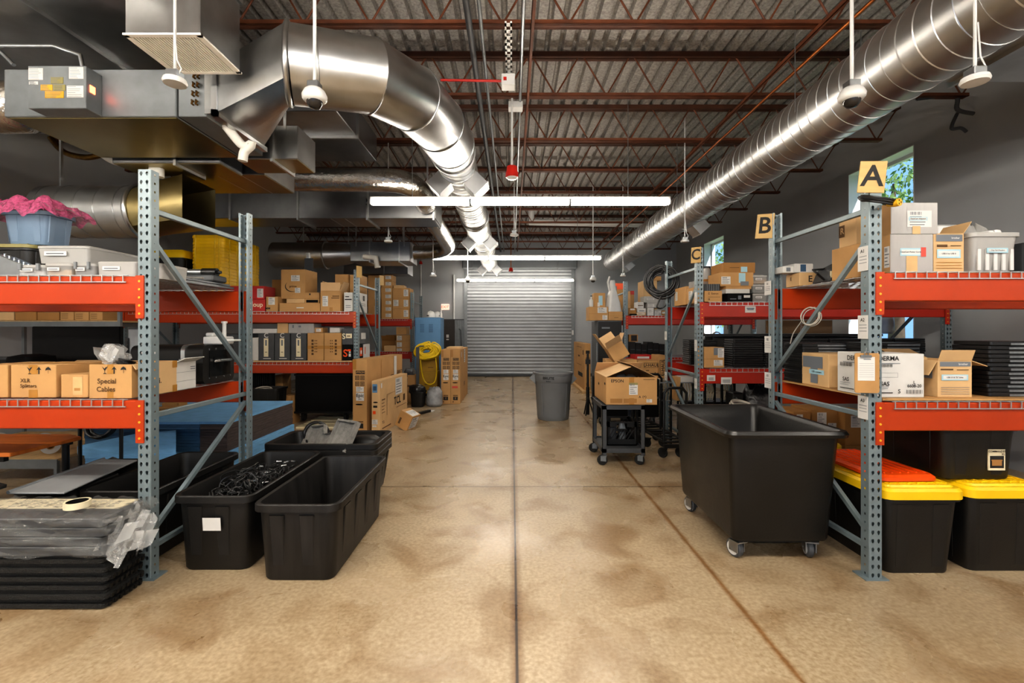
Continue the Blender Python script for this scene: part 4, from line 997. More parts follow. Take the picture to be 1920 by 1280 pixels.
def clearbin(label, x0, x1, y0, y1, z0, h, mat='clear_bin', lab=True, lidm='milky_bin', lidh=.018, inside=None, rz=0., latch=False):
    w, d = x1 - x0, y1 - y0; t = thing('plastic_bin', label, 'bin', ((x0 + x1) / 2, (y0 + y1) / 2, z0), rz)
    MB().loft([rrect(w * .93, d * .93, .02, 0), rrect(w * .98, d * .98, .025, h - lidh)], True, False).build('bin_body', mat, t, smooth=40)
    MB().loft([rrect(w, d, .028, h - lidh), rrect(w, d, .028, h - .004), rrect(w - .02, d - .02, .02, h), rrect(w - .04, d - .04, .02, h - .004)]).build('lid', lidm, t, smooth=40)
    if lab: m = MB().mat(0).box(-w * .32, w * .1, -d / 2 - .004, -d / 2 - .001, h * .42, h * .66).mat(1).box(-w * .28, w * .05, -d / 2 - .005, -d / 2 - .004, h * .5, h * .57).build('paper_label', ['paper', 'ink_grey'], t)
    for lx in ((-.3, .3) if latch else ()): MB().box(w * (lx - .05), w * (lx + .05), -d / 2 - .012, -d / 2, h * .55, h + .005).build('latch', 'grey_metal', t)
    if inside: MB().box(-w * .4, w * .4, -d * .4, d * .4, .006, h * .5).build('contents', inside, t)
    return t
clearbin('long milky flat bin with snap lid on top of other clear bins at upper left', X(66, 3.0), X(165, 3.0), 3.0, 3.44, Z(493, 3.0), .115, 'milky_bin')
clearbin('clear latched bin leftmost in the front row on the top left shelf', X(22, 2.82), X(78, 2.82), 2.84, 3.06, zU, .075, inside='white_card', latch=True)
clearbin('clear bin with white label second in the front row, top left shelf', X(80, 2.84), X(133, 2.84), 2.84, 3.06, zU, .085, inside='card_light')
clearbin('clear latched bin with dark parts third in the front row, top left shelf', X(135, 2.84), X(176, 2.84), 2.84, 3.06, zU, .085, inside='dark_grey', latch=True)
clearbin('milky bin with orange band beside the left front post on the top shelf', X(179, 2.84), X(257, 2.84), 2.84, 2.94, zU, .095, 'milky_bin', inside='white_card')
clearbin('milky bin right of the left front post on the top shelf', -2.5, -2.24, 2.95, 3.2, zU, .10, 'milky_bin')
t = thing('steel_bracket', 'dark grey metal bracket with a row of pins leaning at upper left', 'bracket', (X(8, 2.86), 2.88, zU)); m = MB(); m.loft([[Vector((-.2, 0, 0)), Vector((.2, 0, 0)), Vector((.2, 0, .03)), Vector((-.05, 0, .14)), Vector((-.2, 0, .17))], [Vector((-.2, .1, 0)), Vector((.2, .1, 0)), Vector((.2, .1, .03)), Vector((-.05, .1, .14)), Vector((-.2, .1, .17))]]); m.build('plate', 'steel', t, bevel=.004)
m = MB()
for k in range(8): x = -.04 + k * .03; m.cyl((x, .02, .135 - (x + .05) * .44), (x, .02, .155 - (x + .05) * .44), .006, n=8)
m.build('pin', 'silver_trim', t)
# gear on the shelf right of the post
t = thing('flat_panels', 'stack of thin silver flat panels lying on the top left shelf behind the post', 'panel', (-2.62, 3.45, zU)); MB().box(-.35, .36, -.3, .3, .0, .02).box(-.33, .34, -.28, .28, .024, .04).build('panel_sheet', 'steel', t, bevel=.003); MB().tube([(-.3, -.31, .045), (.38, -.1, .05)], .006, 6).build('rod', 'silver_trim', t)
t = thing('audio_gear', 'black and silver tube-shaped gear lying before the yellow lids', 'equipment', (-2.5, 3.6, zU + .045)); MB().box(-.28, .22, -.09, .09, 0, .05).build('gear_body', 'dark_grey', t, bevel=.01); MB().cyl((-.25, -.02, .075), (.10, -.02, .075), .026, n=16).build('silver_tube', 'steel', t, smooth=40); MB().cyl((.10, -.02, .075), (.21, -.02, .075), .032, n=16).cyl((.21, -.02, .075), (.24, -.02, .075), .012, n=10).build('black_tube', 'black_shiny', t, smooth=40)

# ------------------------------------------------ floor below the front left rack
t = thing('table', 'orange-brown wooden folding table with black legs under the left shelves', 'table', (-3.7, 3.1, 0))
zt = .715; c = [P(-90, 806, 3.35), P(118, 806, 3.35), P(137, 820, 3.35), P(8, 850, 2.85), P(-140, 850, 2.85)]
top = [Vector((-4.6, 3.42, zt)), Vector((-3.28, 3.42, zt)), Vector((-3.12, 3.34, zt)), Vector((-3.14, 2.88, zt)), Vector((-4.6, 2.85, zt))]
m = MB(); m.loft([[v - Vector((0, 0, .025)) for v in reversed(top)][::-1], top]); m.build('tabletop', 'wood', t, True, bevel=.004)
MB().box(-4.5, -3.2, 2.9, 2.93, zt - .06, zt - .026).box(-4.5, -3.2, 3.33, 3.36, zt - .06, zt - .026).build('rail', 'black_metal', t, True)
for x, y in ((-3.3, 2.915), (-3.24, 3.345)): MB().cyl((x, y, 0), (x, y, zt - .03), .022, n=12).cyl((x, y, 0), (x, y, .02), .03, n=12).build('leg', 'black_metal', t, True, smooth=40)
# grey shelving at the left wall
t = thing('shelving_unit', 'grey steel shelving with wooden shelf boards along the far left', 'shelf', (-5.6, 5.85, 0))
for z in (.14, .85, 1.585):
    b_ = MB().box(-6.4, -4.78, 5.6, 6.05, z, z + .02).build('shelf_board', 'board', t, True); MB().box(-6.4, -4.78, 5.59, 5.6, z - .055, z + .008).box(-6.4, -4.78, 6.05, 6.06, z - .055, z + .008).build('shelf_rail', 'grey_metal', b_)
for x in (-6.42, -4.78):
    for y in (5.58, 6.03): MB().box(x, x + .035, y, y + .035, 0, 1.85).build('post', 'grey_metal', t, True)
x = X(2, 5.62); rn = random.Random(8)
for k, (p0, p1, ht) in enumerate(((-12, 26, .10), (28, 68, .105), (70, 111, .10), (113, 138, .125), (140, 166, .12), (168, 192, .12))):
    carton(('brown carton on the grey shelving, cut by the picture edge', 'wide brown carton on the grey shelving, second from the edge', 'darker wide carton on the grey shelving, third along', 'small printed carton on the grey shelving, fourth along', 'small printed carton on the grey shelving, fifth along', 'small printed carton at the right end of the grey shelving')[k],
           X(p0, 5.62), X(p1, 5.62), 5.62, 5.9, 1.608, 1.608 + ht, tape='', mat=('card_light', 'card_dark', 'card_dark', 'card', 'card', 'card')[k], marks=[('f', 'rect', .1, .2 + .2 * i, .6, .25 + .2 * i, 'ink_brown') for i in range(3)] if k > 2 else ())
t = thing('low_bench', 'low bench with pale wooden top and grey apron behind the wooden table', 'bench', (-4.75, 4.8, 0))
MB().box(X(-60, 4.5), X(118, 4.5), 4.45, 5.2, .225, .245).build('bench_top', 'board', t, True); MB().box(X(-60, 4.5), X(118, 4.5), 4.44, 4.45, .15, .24).build('apron', 'grey_metal', t, True)
for xx in (X(-55, 4.5), X(112, 4.5)):
    for yy in (4.47, 5.16): MB().box(xx - .015, xx + .015, yy - .015, yy + .015, 0, .225).build('leg', 'grey_metal', t, True)
for k, (px, py) in enumerate(((95, 838), (5, 846))):
    p = P(px, py, 4.62); p.z = .322
    t = thing('paper_roll', ('white paper roll on the low shelf under the wooden table', 'second white paper roll by the left table leg')[k], 'roll', p)
    m = MB(); n = 24
    for (a, b_, q) in ((.055, .055, 0), (.055, .025, 1), (.025, .025, 2)): pass
    d = Vector((-.75, .6, 0)).normalized(); u = Vector((0, 0, 1)); s = d.cross(u)
    def rg(r, k2): return [d * k2 + u * r * math.sin(2*PI*i/n) + s * r * math.cos(2*PI*i/n) for i in range(n)]
    m.loft([rg(.03, .0), rg(.075, 0), rg(.075, .45), rg(.03, .45), rg(.03, 0)], False, False).build('paper', 'white_card', t, smooth=40); MB().loft([rg(.03, -.002), rg(.022, -.002), rg(.022, .44)], False, False).build('core', 'card_dark', t, smooth=40)
# slanted blue sheet and bag in the rack, black trunks
t = thing('foam_sheets', 'thin stack of blue foam sheets slanting toward the left post', 'foam', (-3.0, 4.3, .35)); m = MB()
a = [P(145, 836, 3.9), P(258, 812, 4.17), P(330, 806, 4.17), P(330, 845, 3.9), P(262, 856, 3.88)]
m.loft([[v - Vector((0, 0, .07)) for v in a], a]); m.build('foam_layer', 'blue_foam', t, True)
MB().box(-3.6, -2.75, 3.92, 4.16, 0, .36).build('support_crate', 'black_matte', t, True)
t = thing('backpack', 'black padded equipment bag with clip on top under the left shelves', 'bag', (X(213, 3.45), 3.5, 0))
MB().loft([rrect(.40, .3, .08, .0), rrect(.42, .32, .09, .1), rrect(.41, .31, .09, .40), rrect(.42, .26, .08, .47), rrect(.3, .15, .05, .49)]).build('bag_body', 'black_matte', t, smooth=60)
MB().tube([(-.1, -.05, .48), (0, -.06, .53), (.1, -.05, .49)], .01, 6).build('carry_strap', 'black_plastic', t); MB().box(.03, .08, -.08, -.05, .485, .5).build('clip', 'silver_trim', t)
MB().box(-.2, -.04, -.17, -.15, .1, .38).build('side_pocket', 'black_plastic', t, bevel=.02)
coil('black cables heaped behind the equipment bag', (X(190, 3.75), 3.75, .70), .09, 7, (.3, -1, .4), .012, spread=.05, seed=9)
t = thing('folding_cart', 'dark folded frame standing behind the black bag', 'cart', (X(180, 3.78), 3.8, 0)); MB().tube([(-.15, 0, 0), (-.15, 0, .72), (-.12, 0, .78), (.16, 0, .78), (.19, 0, .72), (.19, 0, 0)], .014, 8).tube([(-.15, 0, .35), (.19, 0, .35)], .012, 8).build('frame', 'black_metal', t, smooth=50); MB().cyl((-.2, .0, .06), (-.16, 0, .06), .06, n=16).build('wheel', 'rubber', t); MB().cyl((.2, .0, .06), (.24, 0, .06), .06, n=16).build('wheel', 'rubber', t)
tub('long black bin inside the rack behind the left front post', -2.76, -2.26, 2.9, 3.86, .47)
tub('small black bin left of the grey sheet under the left table', -3.20, -2.78, 2.92, 3.3, .47, ribs=False)
t = thing('plastic_sheet', 'grey smooth plastic sheet lying aslant over the bins at lower left', 'sheet', (-2.9, 3.0, .5)); a = [P(15, 922, 2.78), P(120, 926, 2.78), P(258, 874, 3.4), P(195, 874, 3.42)]
m = MB(); a[0].z = a[1].z = .505; a[2].z = a[3].z = .53; m.loft([[v - Vector((0, 0, .012)) for v in a], a]); m.build('sheet', 'sheet_grey', t, True, bevel=.004); MB().tube([a[0], a[3]], .012, 8).build('rolled_edge', 'grey_metal', t, True)
o = lump(lambda x, y: (x, y, .60 + .05 * math.cos((x + 3.4) * 5)), -3.6, -2.98, 2.5, 2.72, 12, 6); t = o.build('rubber_mat', 'rubber', smooth=60); sol = t.modifiers.new('s', 'SOLIDIFY'); sol.thickness = .02; tag(t, 'dark speckled rubber mat curled at the left edge on the mat stack', 'mat')
# stack of rubber mats with wrapped pack
rn = random.Random(21); z = 0.; XS0, XS1, YS0, YS1 = -3.6, -2.15, 2.43, 2.72
def panel(h, dx, dy, k):
    t = thing('rubber_flooring', 'thick black ribbed floor panel in the low stack at lower left', 'panel', (-2.87 + dx, 2.575 + dy, z), 0, 'stacked black floor panels')
    m = MB(); w_, d_ = 1.43, .27
    m.loft([rrect(w_ - .05, d_ - .05, .02, 0), rrect(w_, d_, .02, .008), rrect(w_, d_, .02, h * .55), rrect(w_ - .04, d_ - .04, .02, h * .6), rrect(w_ - .04, d_ - .04, .02, h - .002)]); m.build('panel_body', 'rubber', t)
    m = MB()
    for q in range(7): y = -d_ / 2 + .03 + q * .033; m.box(w_ / 2 - .02, w_ / 2 + .008, y, y + .014, .006, h * .55)
    m.build('edge_lug', 'black_plastic', t)
    return t
for k in range(6):
    h = .048; panel(h, rn.uniform(-.015, .012), rn.uniform(-.008, .008), k); z += h
for k in range(4):
    t = thing('wrapped_flooring', 'floor panel in loose clear wrap on the upper half of the black stack', 'panel', (-2.87 + rn.uniform(-.01, .01), 2.575, z), 0, 'wrapped floor panels'); h = .05
    MB().loft([rrect(1.40, .27, .02, 0), rrect(1.42, .28, .02, .006), rrect(1.42, .28, .02, h - .006), rrect(1.40, .27, .02, h - .001)]).build('panel_body', 'dark_grey', t)
    def f(u, v, h=h, k=k):
        yy = -.152 - .012 * math.sin(u * 9 + k * 2 + v * 5) - .01 * math.sin(u * 23 + k) - .006 * math.sin(u * 61 + v * 9); return (u, yy, h * v + .004 * math.sin(u * 17 + k))
    o = lump(f, -.74, .76, 0, 1, 60, 6); 
    def g(u, v, h=h, k=k): return (.725 + .05 * math.sin(v * 40 + k) * v + .02 * math.sin(u * 70) + .02, u, h * v + .012 * math.sin(u * 31 + v * 20))
    o2 = lump(g, -.15, .15, 0, 1, 24, 6); b0 = len(o.v); o.v += o2.v; o.f += [[i + b0 for i in f_] for f_ in o2.f]; o.k += o2.k
    o.build('clear_wrap', 'poly_wrap', t, smooth=80)
    z += h
zt = z
t = thing('printed_board', 'cream printed strip with fine text on top of the wrapped panels', 'sign', (-2.85, 2.63, zt)); MB().box(-.72, .66, -.06, .07, 0, .008).build('board', 'cream', t); m = MB()
for k in range(26):
    x = -.68 + k * .05
    if k not in (11, 12, 13): 
        for q in range(5): m.box(x, x + RN.uniform(.02, .045), -.045 + q * .02, -.04 + q * .02, .008, .0085)
m.build('printing', 'ink_grey', t)
def wf(x, y):
    return (x, y, zt + .018 + .008 * math.sin(x * 40 + y * 90) + .006 * math.sin(x * 90) - max(0, abs(y - 2.575) - .155) * .9 - max(0, x + 2.10) * .9)
m = lump(wf, -3.55, -2.06, 2.40, 2.70, 70, 16); o = m.build('clear_wrap', 'poly_wrap', smooth=80); tag(o, 'loose clear plastic film over the top of the stack', 'plastic film')
rn = random.Random(31); m = MB()
for k in range(8):
    p = Vector((-2.17 + rn.uniform(-.02, .03), 2.5 + rn.uniform(-.05, .16), .3 + rn.uniform(0, .22)))
    pts = [p + Vector((.04 * q + rn.uniform(-.01, .01), rn.uniform(-.04, .04), -.018 * q + rn.uniform(-.02, .02))) for q in range(4)]
    for q in range(3):
        a, b_ = pts[q], pts[q + 1]; w_ = Vector((rn.uniform(-.01, .01), .03, .045)); m.quad(a - w_, b_ - w_ * .8, b_ + w_ * .8, a + w_)
tag(m.build('wrap_tail', 'clear_plastic', smooth=80), 'crinkled tail of clear wrap hanging off the end of the stack', 'plastic film')
t = thing('tape_roll', 'roll of cream tape standing on the wrapped panel stack', 'tape', P(145, 950, 2.52)); t.location.z = zt + .03
m = MB(); r0, r1, wd = .058, .048, .045; n = 28; Tm = Matrix.Rotation(.5, 4, 'Z') @ Matrix.Scale(.72, 4, (0, 0, 1))
def rg(r, z): return [Tm @ Vector((r * math.cos(2*PI*i/n), r * math.sin(2*PI*i/n), z)) for i in range(n)]
m.loft([rg(r0, 0), rg(r0, wd), rg(r1, wd), rg(r1, 0), rg(r0, 0)], False, False).build('tape_ring', 'cream', t, smooth=40); MB().loft([rg(r1 - .0005, .001), rg(r1 - .0005, wd - .001)], False, False).build('inner_core', 'black_matte', t, smooth=40)

# ------------------------------------------------ black bins on the floor
tub('black bin full of tangled cables with a white paper label', -2.085, -1.585, 2.80, 3.87, .475, lab=True)
tub('empty black bin nearest the aisle on the left, scuffed inside', -1.525, -1.01, 2.68, 3.75, .468, mat='black_scuffed')
rn = random.Random(17); m = MB()
for k in range(150):
    v = rn.random(); c = Vector((-1.83 + rn.uniform(-.14, .15), 2.98 + v * .74, .375 + .05 * math.sin(v * 5) + rn.uniform(-.05, .06))); r_ = rn.uniform(.035, .085)
    q = Euler((rn.uniform(-.9, .9), rn.uniform(-.9, .9), rn.uniform(0, 6))).to_matrix(); pts = [c + q @ Vector((r_ * math.cos(a), r_ * rn.uniform(.5, 1) * math.sin(a), rn.uniform(-.012, .012))) for a in [2 * PI * i / 9 for i in range(rn.randint(7, 12))]]
    m.tube(smoothpath(pts, 3), rn.choice((.0035, .0045)), 5)
o = m.build('cable_tangle', 'cable_black', smooth=60); tag(o, 'tangled heap of black cables filling the labelled black bin', 'cables', kind='stuff')
for k in range(14):
    c = Vector((-1.83 + rn.uniform(-.10, .12), 3.08 + rn.random() * .6, .44 + rn.uniform(-.01, .03))); d = Euler((rn.uniform(-.4, .4), 0, rn.uniform(0, 6))).to_matrix() @ Vector((.02, 0, 0))
    t = thing('cable_connector', 'small silver cable plug lying on the tangled cables', 'plug', c, 0, 'plugs on the cable heap'); MB().cyl(-d, d, .007, n=8).build('plug_shell', 'silver_trim', t); MB().cyl(d, d * 1.9, .005, n=8).build('boot', 'black_plastic', t)
for k in range(3):
    t = tub(('topmost of the nested black bins behind the two long bins', 'middle of the nested black bins behind the two long bins', 'lowest of the nested black bins behind the two long bins')[k], -2.16, -1.17, 3.97 , 4.55, .40 , z0=(2 - k) * .05, taper=.76 + .05 * k, rim=.046 - .013 * k, ribs=(k == 2))
# grey foam insert and gear inside
t = thing('foam_insert', 'grey moulded packing insert tilted in the nested black bins', 'packing insert', P(622, 818, 4.2), rot=(1.05, 0, -.55))
m = MB(); L_ = [(-.30, -.12), (-.05, -.12), (.30, -.12), (.30, .16), (.04, .16), (.04, .03), (-.06, .0), (-.12, .09), (-.30, .05)]
m.loft([[Vector((a, b_, 0)) for a, b_ in L_], [Vector((a, b_, .05)) for a, b_ in L_], [Vector((a * .93, b_ * .88, .05)) for a, b_ in L_], [Vector((a * .92, b_ * .86, .015)) for a, b_ in L_]]); m.build('insert_shell', 'concrete_foam', t)
MB().box(.035, .045, -.10, .14, .01, .05).box(-.125, -.115, -.1, .05, .01, .05).build('divider', 'concrete_foam', t)
coil('loop of black hose beside the grey packing insert', P(592, 812, 4.35), .1, 3, (.4, -1, .2), .012, spread=.02, seed=2)
t = thing('audio_gear', 'black rounded gear and cords in the nested bins', 'equipment', (-1.36, 4.3, .45)); MB().loft([rrect(.22, .16, .05, -.1), rrect(.26, .18, .07, .02), rrect(.18, .12, .05, .05)]).build('gear_body', 'black_plastic', t, smooth=60); MB().tube([(-.12, -.1, .02), (-.2, -.12, .05), (-.28, -.05, .02)], .012, 6).build('cord', 'cable_black', t)
# blue foam stack
FX0, FX1, FY0, FY1 = -3.9, -2.6, 4.2, 5.47
rn = random.Random(41); z = 0.
t = thing('wooden_pallet', 'low pallet under the blue foam board stack', 'pallet', (-3.25, 4.85, 0)); MB().box(FX0, FX1, FY0, FY1, .07, .09).build('pallet_deck', 'board', t, True)
for k in range(3): MB().box(FX0, FX1, FY0 + .02 + k * .55, FY0 + .12 + k * .55, 0, .07).build('pallet_runner', 'ply', t, True)
z = .09
for k in range(9):
    h = .032 if k < 8 else .03; tp = k < 8
    t = MB().box(FX0, FX1 + .02, FY0 + rn.uniform(0, .01), FY1 + rn.uniform(-.01, 0), z + .001, z + h - .001).build('foam_board', 'blue_foam', bevel=.002); tag(t, 'light blue foam board in the lower half of the foam stack', 'foam board', 'light blue foam boards'); z += h
for k in range(11):
    h = .025
    o = MB().mat(0).box(FX0, FX1 - .25, FY0 + rn.uniform(0, .01), FY1, z + .001, z + h - .001).mat(1).box(FX1 - .25, FX1 + rn.uniform(-.008, 0), FY0 + .01, FY1, z + .001, z + h - .001).build('foam_board', ['blue_dark' if k < 10 else 'blue_foam', 'foam_grey' if k < 10 else 'blue_foam'])
    tag(o, 'dark-edged foam board in the upper half of the foam stack' if k < 10 else 'topmost foam board with bright blue face on the foam stack', 'foam board', 'dark-edged foam boards' if k < 10 else None); z += h
MB_t = z
for k, (px, py) in enumerate(((330, 775), (318, 784))):
    carton(('small brown scrap carton on the foam stack behind the left post', 'second brown scrap carton on the foam stack')[k], X(px, 5.1 - k * .3) - .08, X(px, 5.1 - k * .3) + .1, 5.0 - k * .3, 5.14 - k * .3, z, z + .045, tape='', mat='card_dark')
# ================================================================== SECOND LEFT RACK
zU, zL = 1.784, .994; Y2 = 7.22
# yellow lids
yl0 = None; rn = random.Random(6)
for s in range(2):
    z = zU; ya = 7.62 + s * .56
    for k in range(24):
        h = .0535
        if yl0 is None:
            yl0 = thing('tote_lid', 'yellow plastic tote lid in the tall stack on the second left rack', 'lid', (X(389, 7.62), ya + .27, z), 0, 'yellow lids in the tall stacks')
            m = MB(); m.loft([rrect(.536, .536, .05, 0), rrect(.54, .54, .05, .003), rrect(.54, .54, .05, .042), rrect(.522, .522, .05, .044), rrect(.522, .522, .05, .0532)]).build('lid_plate', 'yellow', yl0, smooth=30)
            m = MB()
            for x in (-.2, .12, .19): m.cyl((x, -.268, .001), (x, -.268, .052), .012, n=8)
            for y in (-.12, .1): m.cyl((.268, y, .001), (.268, y, .052), .012, n=8)
            m.build('edge_rib', 'yellow_lid', yl0, smooth=40)
        else: dup(yl0, (X(389, 7.62) + rn.uniform(-.004, .004), ya + .27 + rn.uniform(-.004, .004), z))
        z += h
z = zU
tote('black tote with yellow lid, upper of two left of the yellow lid stack', X(290, 7.6), X(352, 7.6), 7.5, 8.1, zU + .513, .51, lidh=.12)
tote('black tote with yellow lid, lower of two left of the yellow lid stack', X(290, 7.6), X(352, 7.6), 7.5, 8.1, zU, .5, lidh=.05)
cpx('red carton with white swirl lettering on the deck behind the left back post', 425, 497, 561, Y2, .33, zU, mat='red_box', tape='', marks=[('f', 'txt', 'coup', .78, .55, .10, 'cream'), ('f', 'rect', .70, .0, 1, .02, 'cream'), ('f', 'lab', .5, .1, .68, .85)])
cpx('dark red carton with small white label stacked on the swirl-lettered carton', 420, 496, 536, Y2 + .02, .33, Z(560.5, Y2 + .02), mat='red_box', tape='', marks=[('f', 'lab', .82, .12, .97, .8), ('f', 'lab', .5, .2, .66, .7)])
cpx('brown carton with tilted white label right of the red cartons', 499, 521, 556, Y2, .3, zU, tape='', marks=[('f', 'lab', .2, .45, .75, .95), ('f', 'txt', 'MM', .15, .2, .05)])
cpx('dark brown carton behind the smile-printed carton', 510, 536, 524, 7.7, .3, zU, mat='card_dark', tape='t')
cpx('wide brown carton lying flat with a paper tab', 524, 600, 568, Y2, .5, zU, tape='', marks=[('f', 'rect', .42, .38, .6, .5, 'paper')])
cpx('thin brown carton between the flat carton and the smile-printed one', 537, 571, 560, Y2 + .06, .4, Z(567.5, Y2), tape='', mat='card_light')
carton('large brown carton with a curved smile print and two labels', X(524, 7.26), X(571, 7.26), 7.32, 7.72, Z(559.5, 7.28), Z(504, 7.26), tape='t', rz=-.06,
       marks=[('f', 'lab', .42, .6, .78, .8), ('f', 'lab', .58, .2, .8, .37), ('f', 'txt', 'prime', .5, .42, .05, 'ink_brown'), ('f', 'arc', .46, .42, .115, 2.3, 5.2, .016)])
cpx('low brown printed carton wedged below a flap, centre of the deck', 571.5, 599, 548, Y2 + .08, .3, Z(567.5, Y2), tape='', marks=[('f', 'rect', .5, .2, .52, .3, 'ink'), ('f', 'rect', .3, .75, .4, .9, 'ink'), ('f', 'rect', .0, .42, 1, .47, 'card_dark'), ('f', 'rect', .1, .05, .9, .3, 'black_matte')])
cpx('open brown carton with long upright flap and white label', 601, 638, 545, Y2, .26, zU, flaps={'f': -.02, 'b': -.1, 'r': .35, 'l': -.2}, tape='', marks=[('f', 'lab', .1, .25, .38, .75), ('f', 'rect', .6, .72, .95, .76, 'ink_brown'), ('f', 'rect', .55, .63, .95, .67, 'ink_brown'), ('f', 'rect', .45, 0, .62, .2, 'tape')])
cpx('white carton with dark print beside the rack post', 645, 661, 548, Y2 + .02, .24, zU, mat='white_card', tape='', marks=[('f', 'rect', .15, .75, .6, .8, 'ink'), ('f', 'rect', .1, .6, .9, .66, 'ink'), ('f', 'rect', .2, .2, .8, .23, 'ink_grey'), ('f', 'rect', .2, .3, .8, .33, 'ink_grey')])
carton('white carton with black shield emblem behind the second left post', -2.82, -2.50, 7.5, 7.95, zU, Z(548, 7.5), mat='white_card', tape='', marks=[('r', 'rect', .5, .62, .7, .88, 'ink'), ('r', 'txt', '1', .6, .75, .07, 'white_card'), ('r', 'rect', .3, .45, .8, .47, 'ink_grey'), ('r', 'rect', .3, .36, .8, .38, 'ink_grey')])
cpx('brown carton high behind the open flaps', 628, 652, 514, 7.95, .36, zU, tape='t'); cpx('brown carton just left of the blank post plate', 656, 676, 515, 8.0, .36, zU, tape='t', marks=[LABR])
o = MB().box(X(534, 7.2), X(625, 7.2), 7.18, 7.6, zU - .004, zU + .002).build('cardboard_sheet', 'card_light'); tag(o, 'flat cardboard sheet lying over the beam edge', 'cardboard')
t = thing('wall_bracket', 'upright shiny metal stand behind the smile-printed carton', 'stand', (X(578, 8.0), 8.0, zU)); MB().box(-.03, .03, -.03, .03, 0, 1.05).box(-.1, .2, -.03, .03, .0, .05).build('stand_post', 'silver_trim', t, bevel=.004); MB().box(-.05, .1, -.035, -.03, .6, .95).build('stand_plate', 'dark_grey', t)
# lower shelf
o = MB().box(X(476, 7.2), X(660, 7.2), 7.19, 8.3, zL, zL + .02).build('plywood_board', 'card_light'); tag(o, 'pale board lying on the lower beams of the second left rack', 'board')
zb = zL + .021
cpx('white carton at the left of the three dark boxes', 464, 484, 633, Y2, .35, zb, mat='white_card', tape='')
for k, (a, b_) in enumerate(((485, 513.5), (515, 543.5), (545.5, 574.5))):
    cpx(('leftmost of three dark upright boxes with a pale vertical strip', 'middle of three dark upright boxes with a pale vertical strip', 'rightmost of three dark upright boxes with a pale vertical strip')[k], a, b_, 625, Y2, .32, zb, mat='dark_grey', tape='', name='product_box',
        marks=[('f', 'rect', .34, .14, .64, .82, 'cream'), ('f', 'rect', .3, .06, .8, .09, 'paper'), ('f', 'txt', 'C', .5, .92, .10, 'paper'), ('f', 'rect', .42, .3, .56, .32, 'ink'), ('f', 'rect', .44, .55, .54, .76, 'ink_grey')])
for k, (a, b_) in enumerate(((576.5, 607, ), (608, 640))):
    cpx(('left of two tall brown cartons with a tape band beside the dark boxes', 'right of two tall brown cartons with a tape band near the post')[k], a, b_, 624, Y2, .25, zb, tape='', marks=[('f', 'rect', 0, .42, 1, .54, 'tape')] + [('f', 'rect', (.25 if k == 0 else .62), .2 + .12 * i, (.38 if k == 0 else .74), .28 + .12 * i, 'ink_brown') for i in range(5)] + [('f', 'rect', .45 + .1 * j * (1 if k == 0 else -1), .3 + .1 * i, .5 + .1 * j * (1 if k == 0 else -1), .34 + .1 * i, 'ink_brown') for i in range(5) for j in (0, 1)])
cpx('black box with orange swirls and white lettering by the second left post', 641.5, 662, 646.5, Y2, .3, zb, mat='black_matte', tape='', name='product_box', marks=[('f', 'txt', 'S', .3, .45, .16, 'orange_lid'), ('f', 'rect', .6, .25, .8, .45, 'paper'), ('f', 'rect', .5, .6, .8, .72, 'orange_lid'), ('f', 'rect', .62, .5, .8, .58, 'paper')])
cpx('dark grey box with cream label on top of the black orange box', 641.5, 662, 615.5, Y2, .3, Z(646, Y2), mat='dark_grey', tape='', name='product_box', marks=[('f', 'rect', .35, .4, .9, .68, 'cream'), ('f', 'txt', 'S', .15, .5, .12, 'cream'), ('f', 'rect', .45, .5, .75, .56, 'ink_brown')])
carton('white tall carton behind the second left post, lower shelf', -2.9, -2.5, 7.75, 8.1, zb, Z(645, 7.8), mat='white_card', tape='', marks=[('r', 'rect', .2, .3, .3, .8, 'orange_lid')])
carton('dark box with pale label behind the second left post, lower shelf', -2.9, -2.5, 7.5, 7.74, zb, Z(646, 7.6), mat='black_matte', tape='', name='product_box', marks=[('r', 'rect', .2, .2, .8, .8, 'orange_lid'), ('r', 'rect', .4, .35, .7, .6, 'paper')])
carton('grey box on top of the pair behind the second left post', -2.9, -2.5, 7.55, 8.08, Z(644.5, 7.6), Z(615, 7.6), mat='cabinet_grey', tape='', name='product_box', marks=[('r', 'rect', .15, .3, .6, .7, 'paper')])
cpx('pale grey printed carton lying on the dark boxes', 541, 588, 606.5, Y2 + .05, .3, Z(624.5, Y2), mat='grey_card', tape='', marks=[('f', 'rect', .15, .55, .22, .85, 'ink_grey'), ('f', 'rect', .4, .6, .5, .8, 'ink_grey')])
cpx('tan carton next to the pale grey carton on the dark boxes', 520, 540, 605, Y2 + .06, .3, Z(624.5, Y2), mat='card_light', tape='')
cpx('white folded papers on the leftmost dark box', 474, 519, 616, Y2 + .05, .3, Z(624.5, Y2), mat='white_card', tape='', cat='papers', name='paper_stack')
cpx('small grey carton on the left tall brown carton', 590, 605, 614, Y2 + .1, .2, Z(623.5, Y2), mat='card', tape='', marks=[('f', 'lab', .2, .2, .8, .8)])
cpx('white stack of cards on the right tall brown carton', 618, 637, 614, Y2 + .1, .2, Z(623.5, Y2), mat='white_card', tape='')
t = thing('electronics_box', 'grey flat device on the left end of the lower shelf behind the brace', 'equipment', (X(432, 7.3), 7.4, zb)); MB().box(-.3, .28, -.15, .2, .3, .42).box(-.28, .26, -.12, .2, .0, .3).build('device_body', 'dark_grey', t, bevel=.01); MB().box(-.2, 0, -.155, -.15, .33, .36).build('paper_label', 'paper', t)
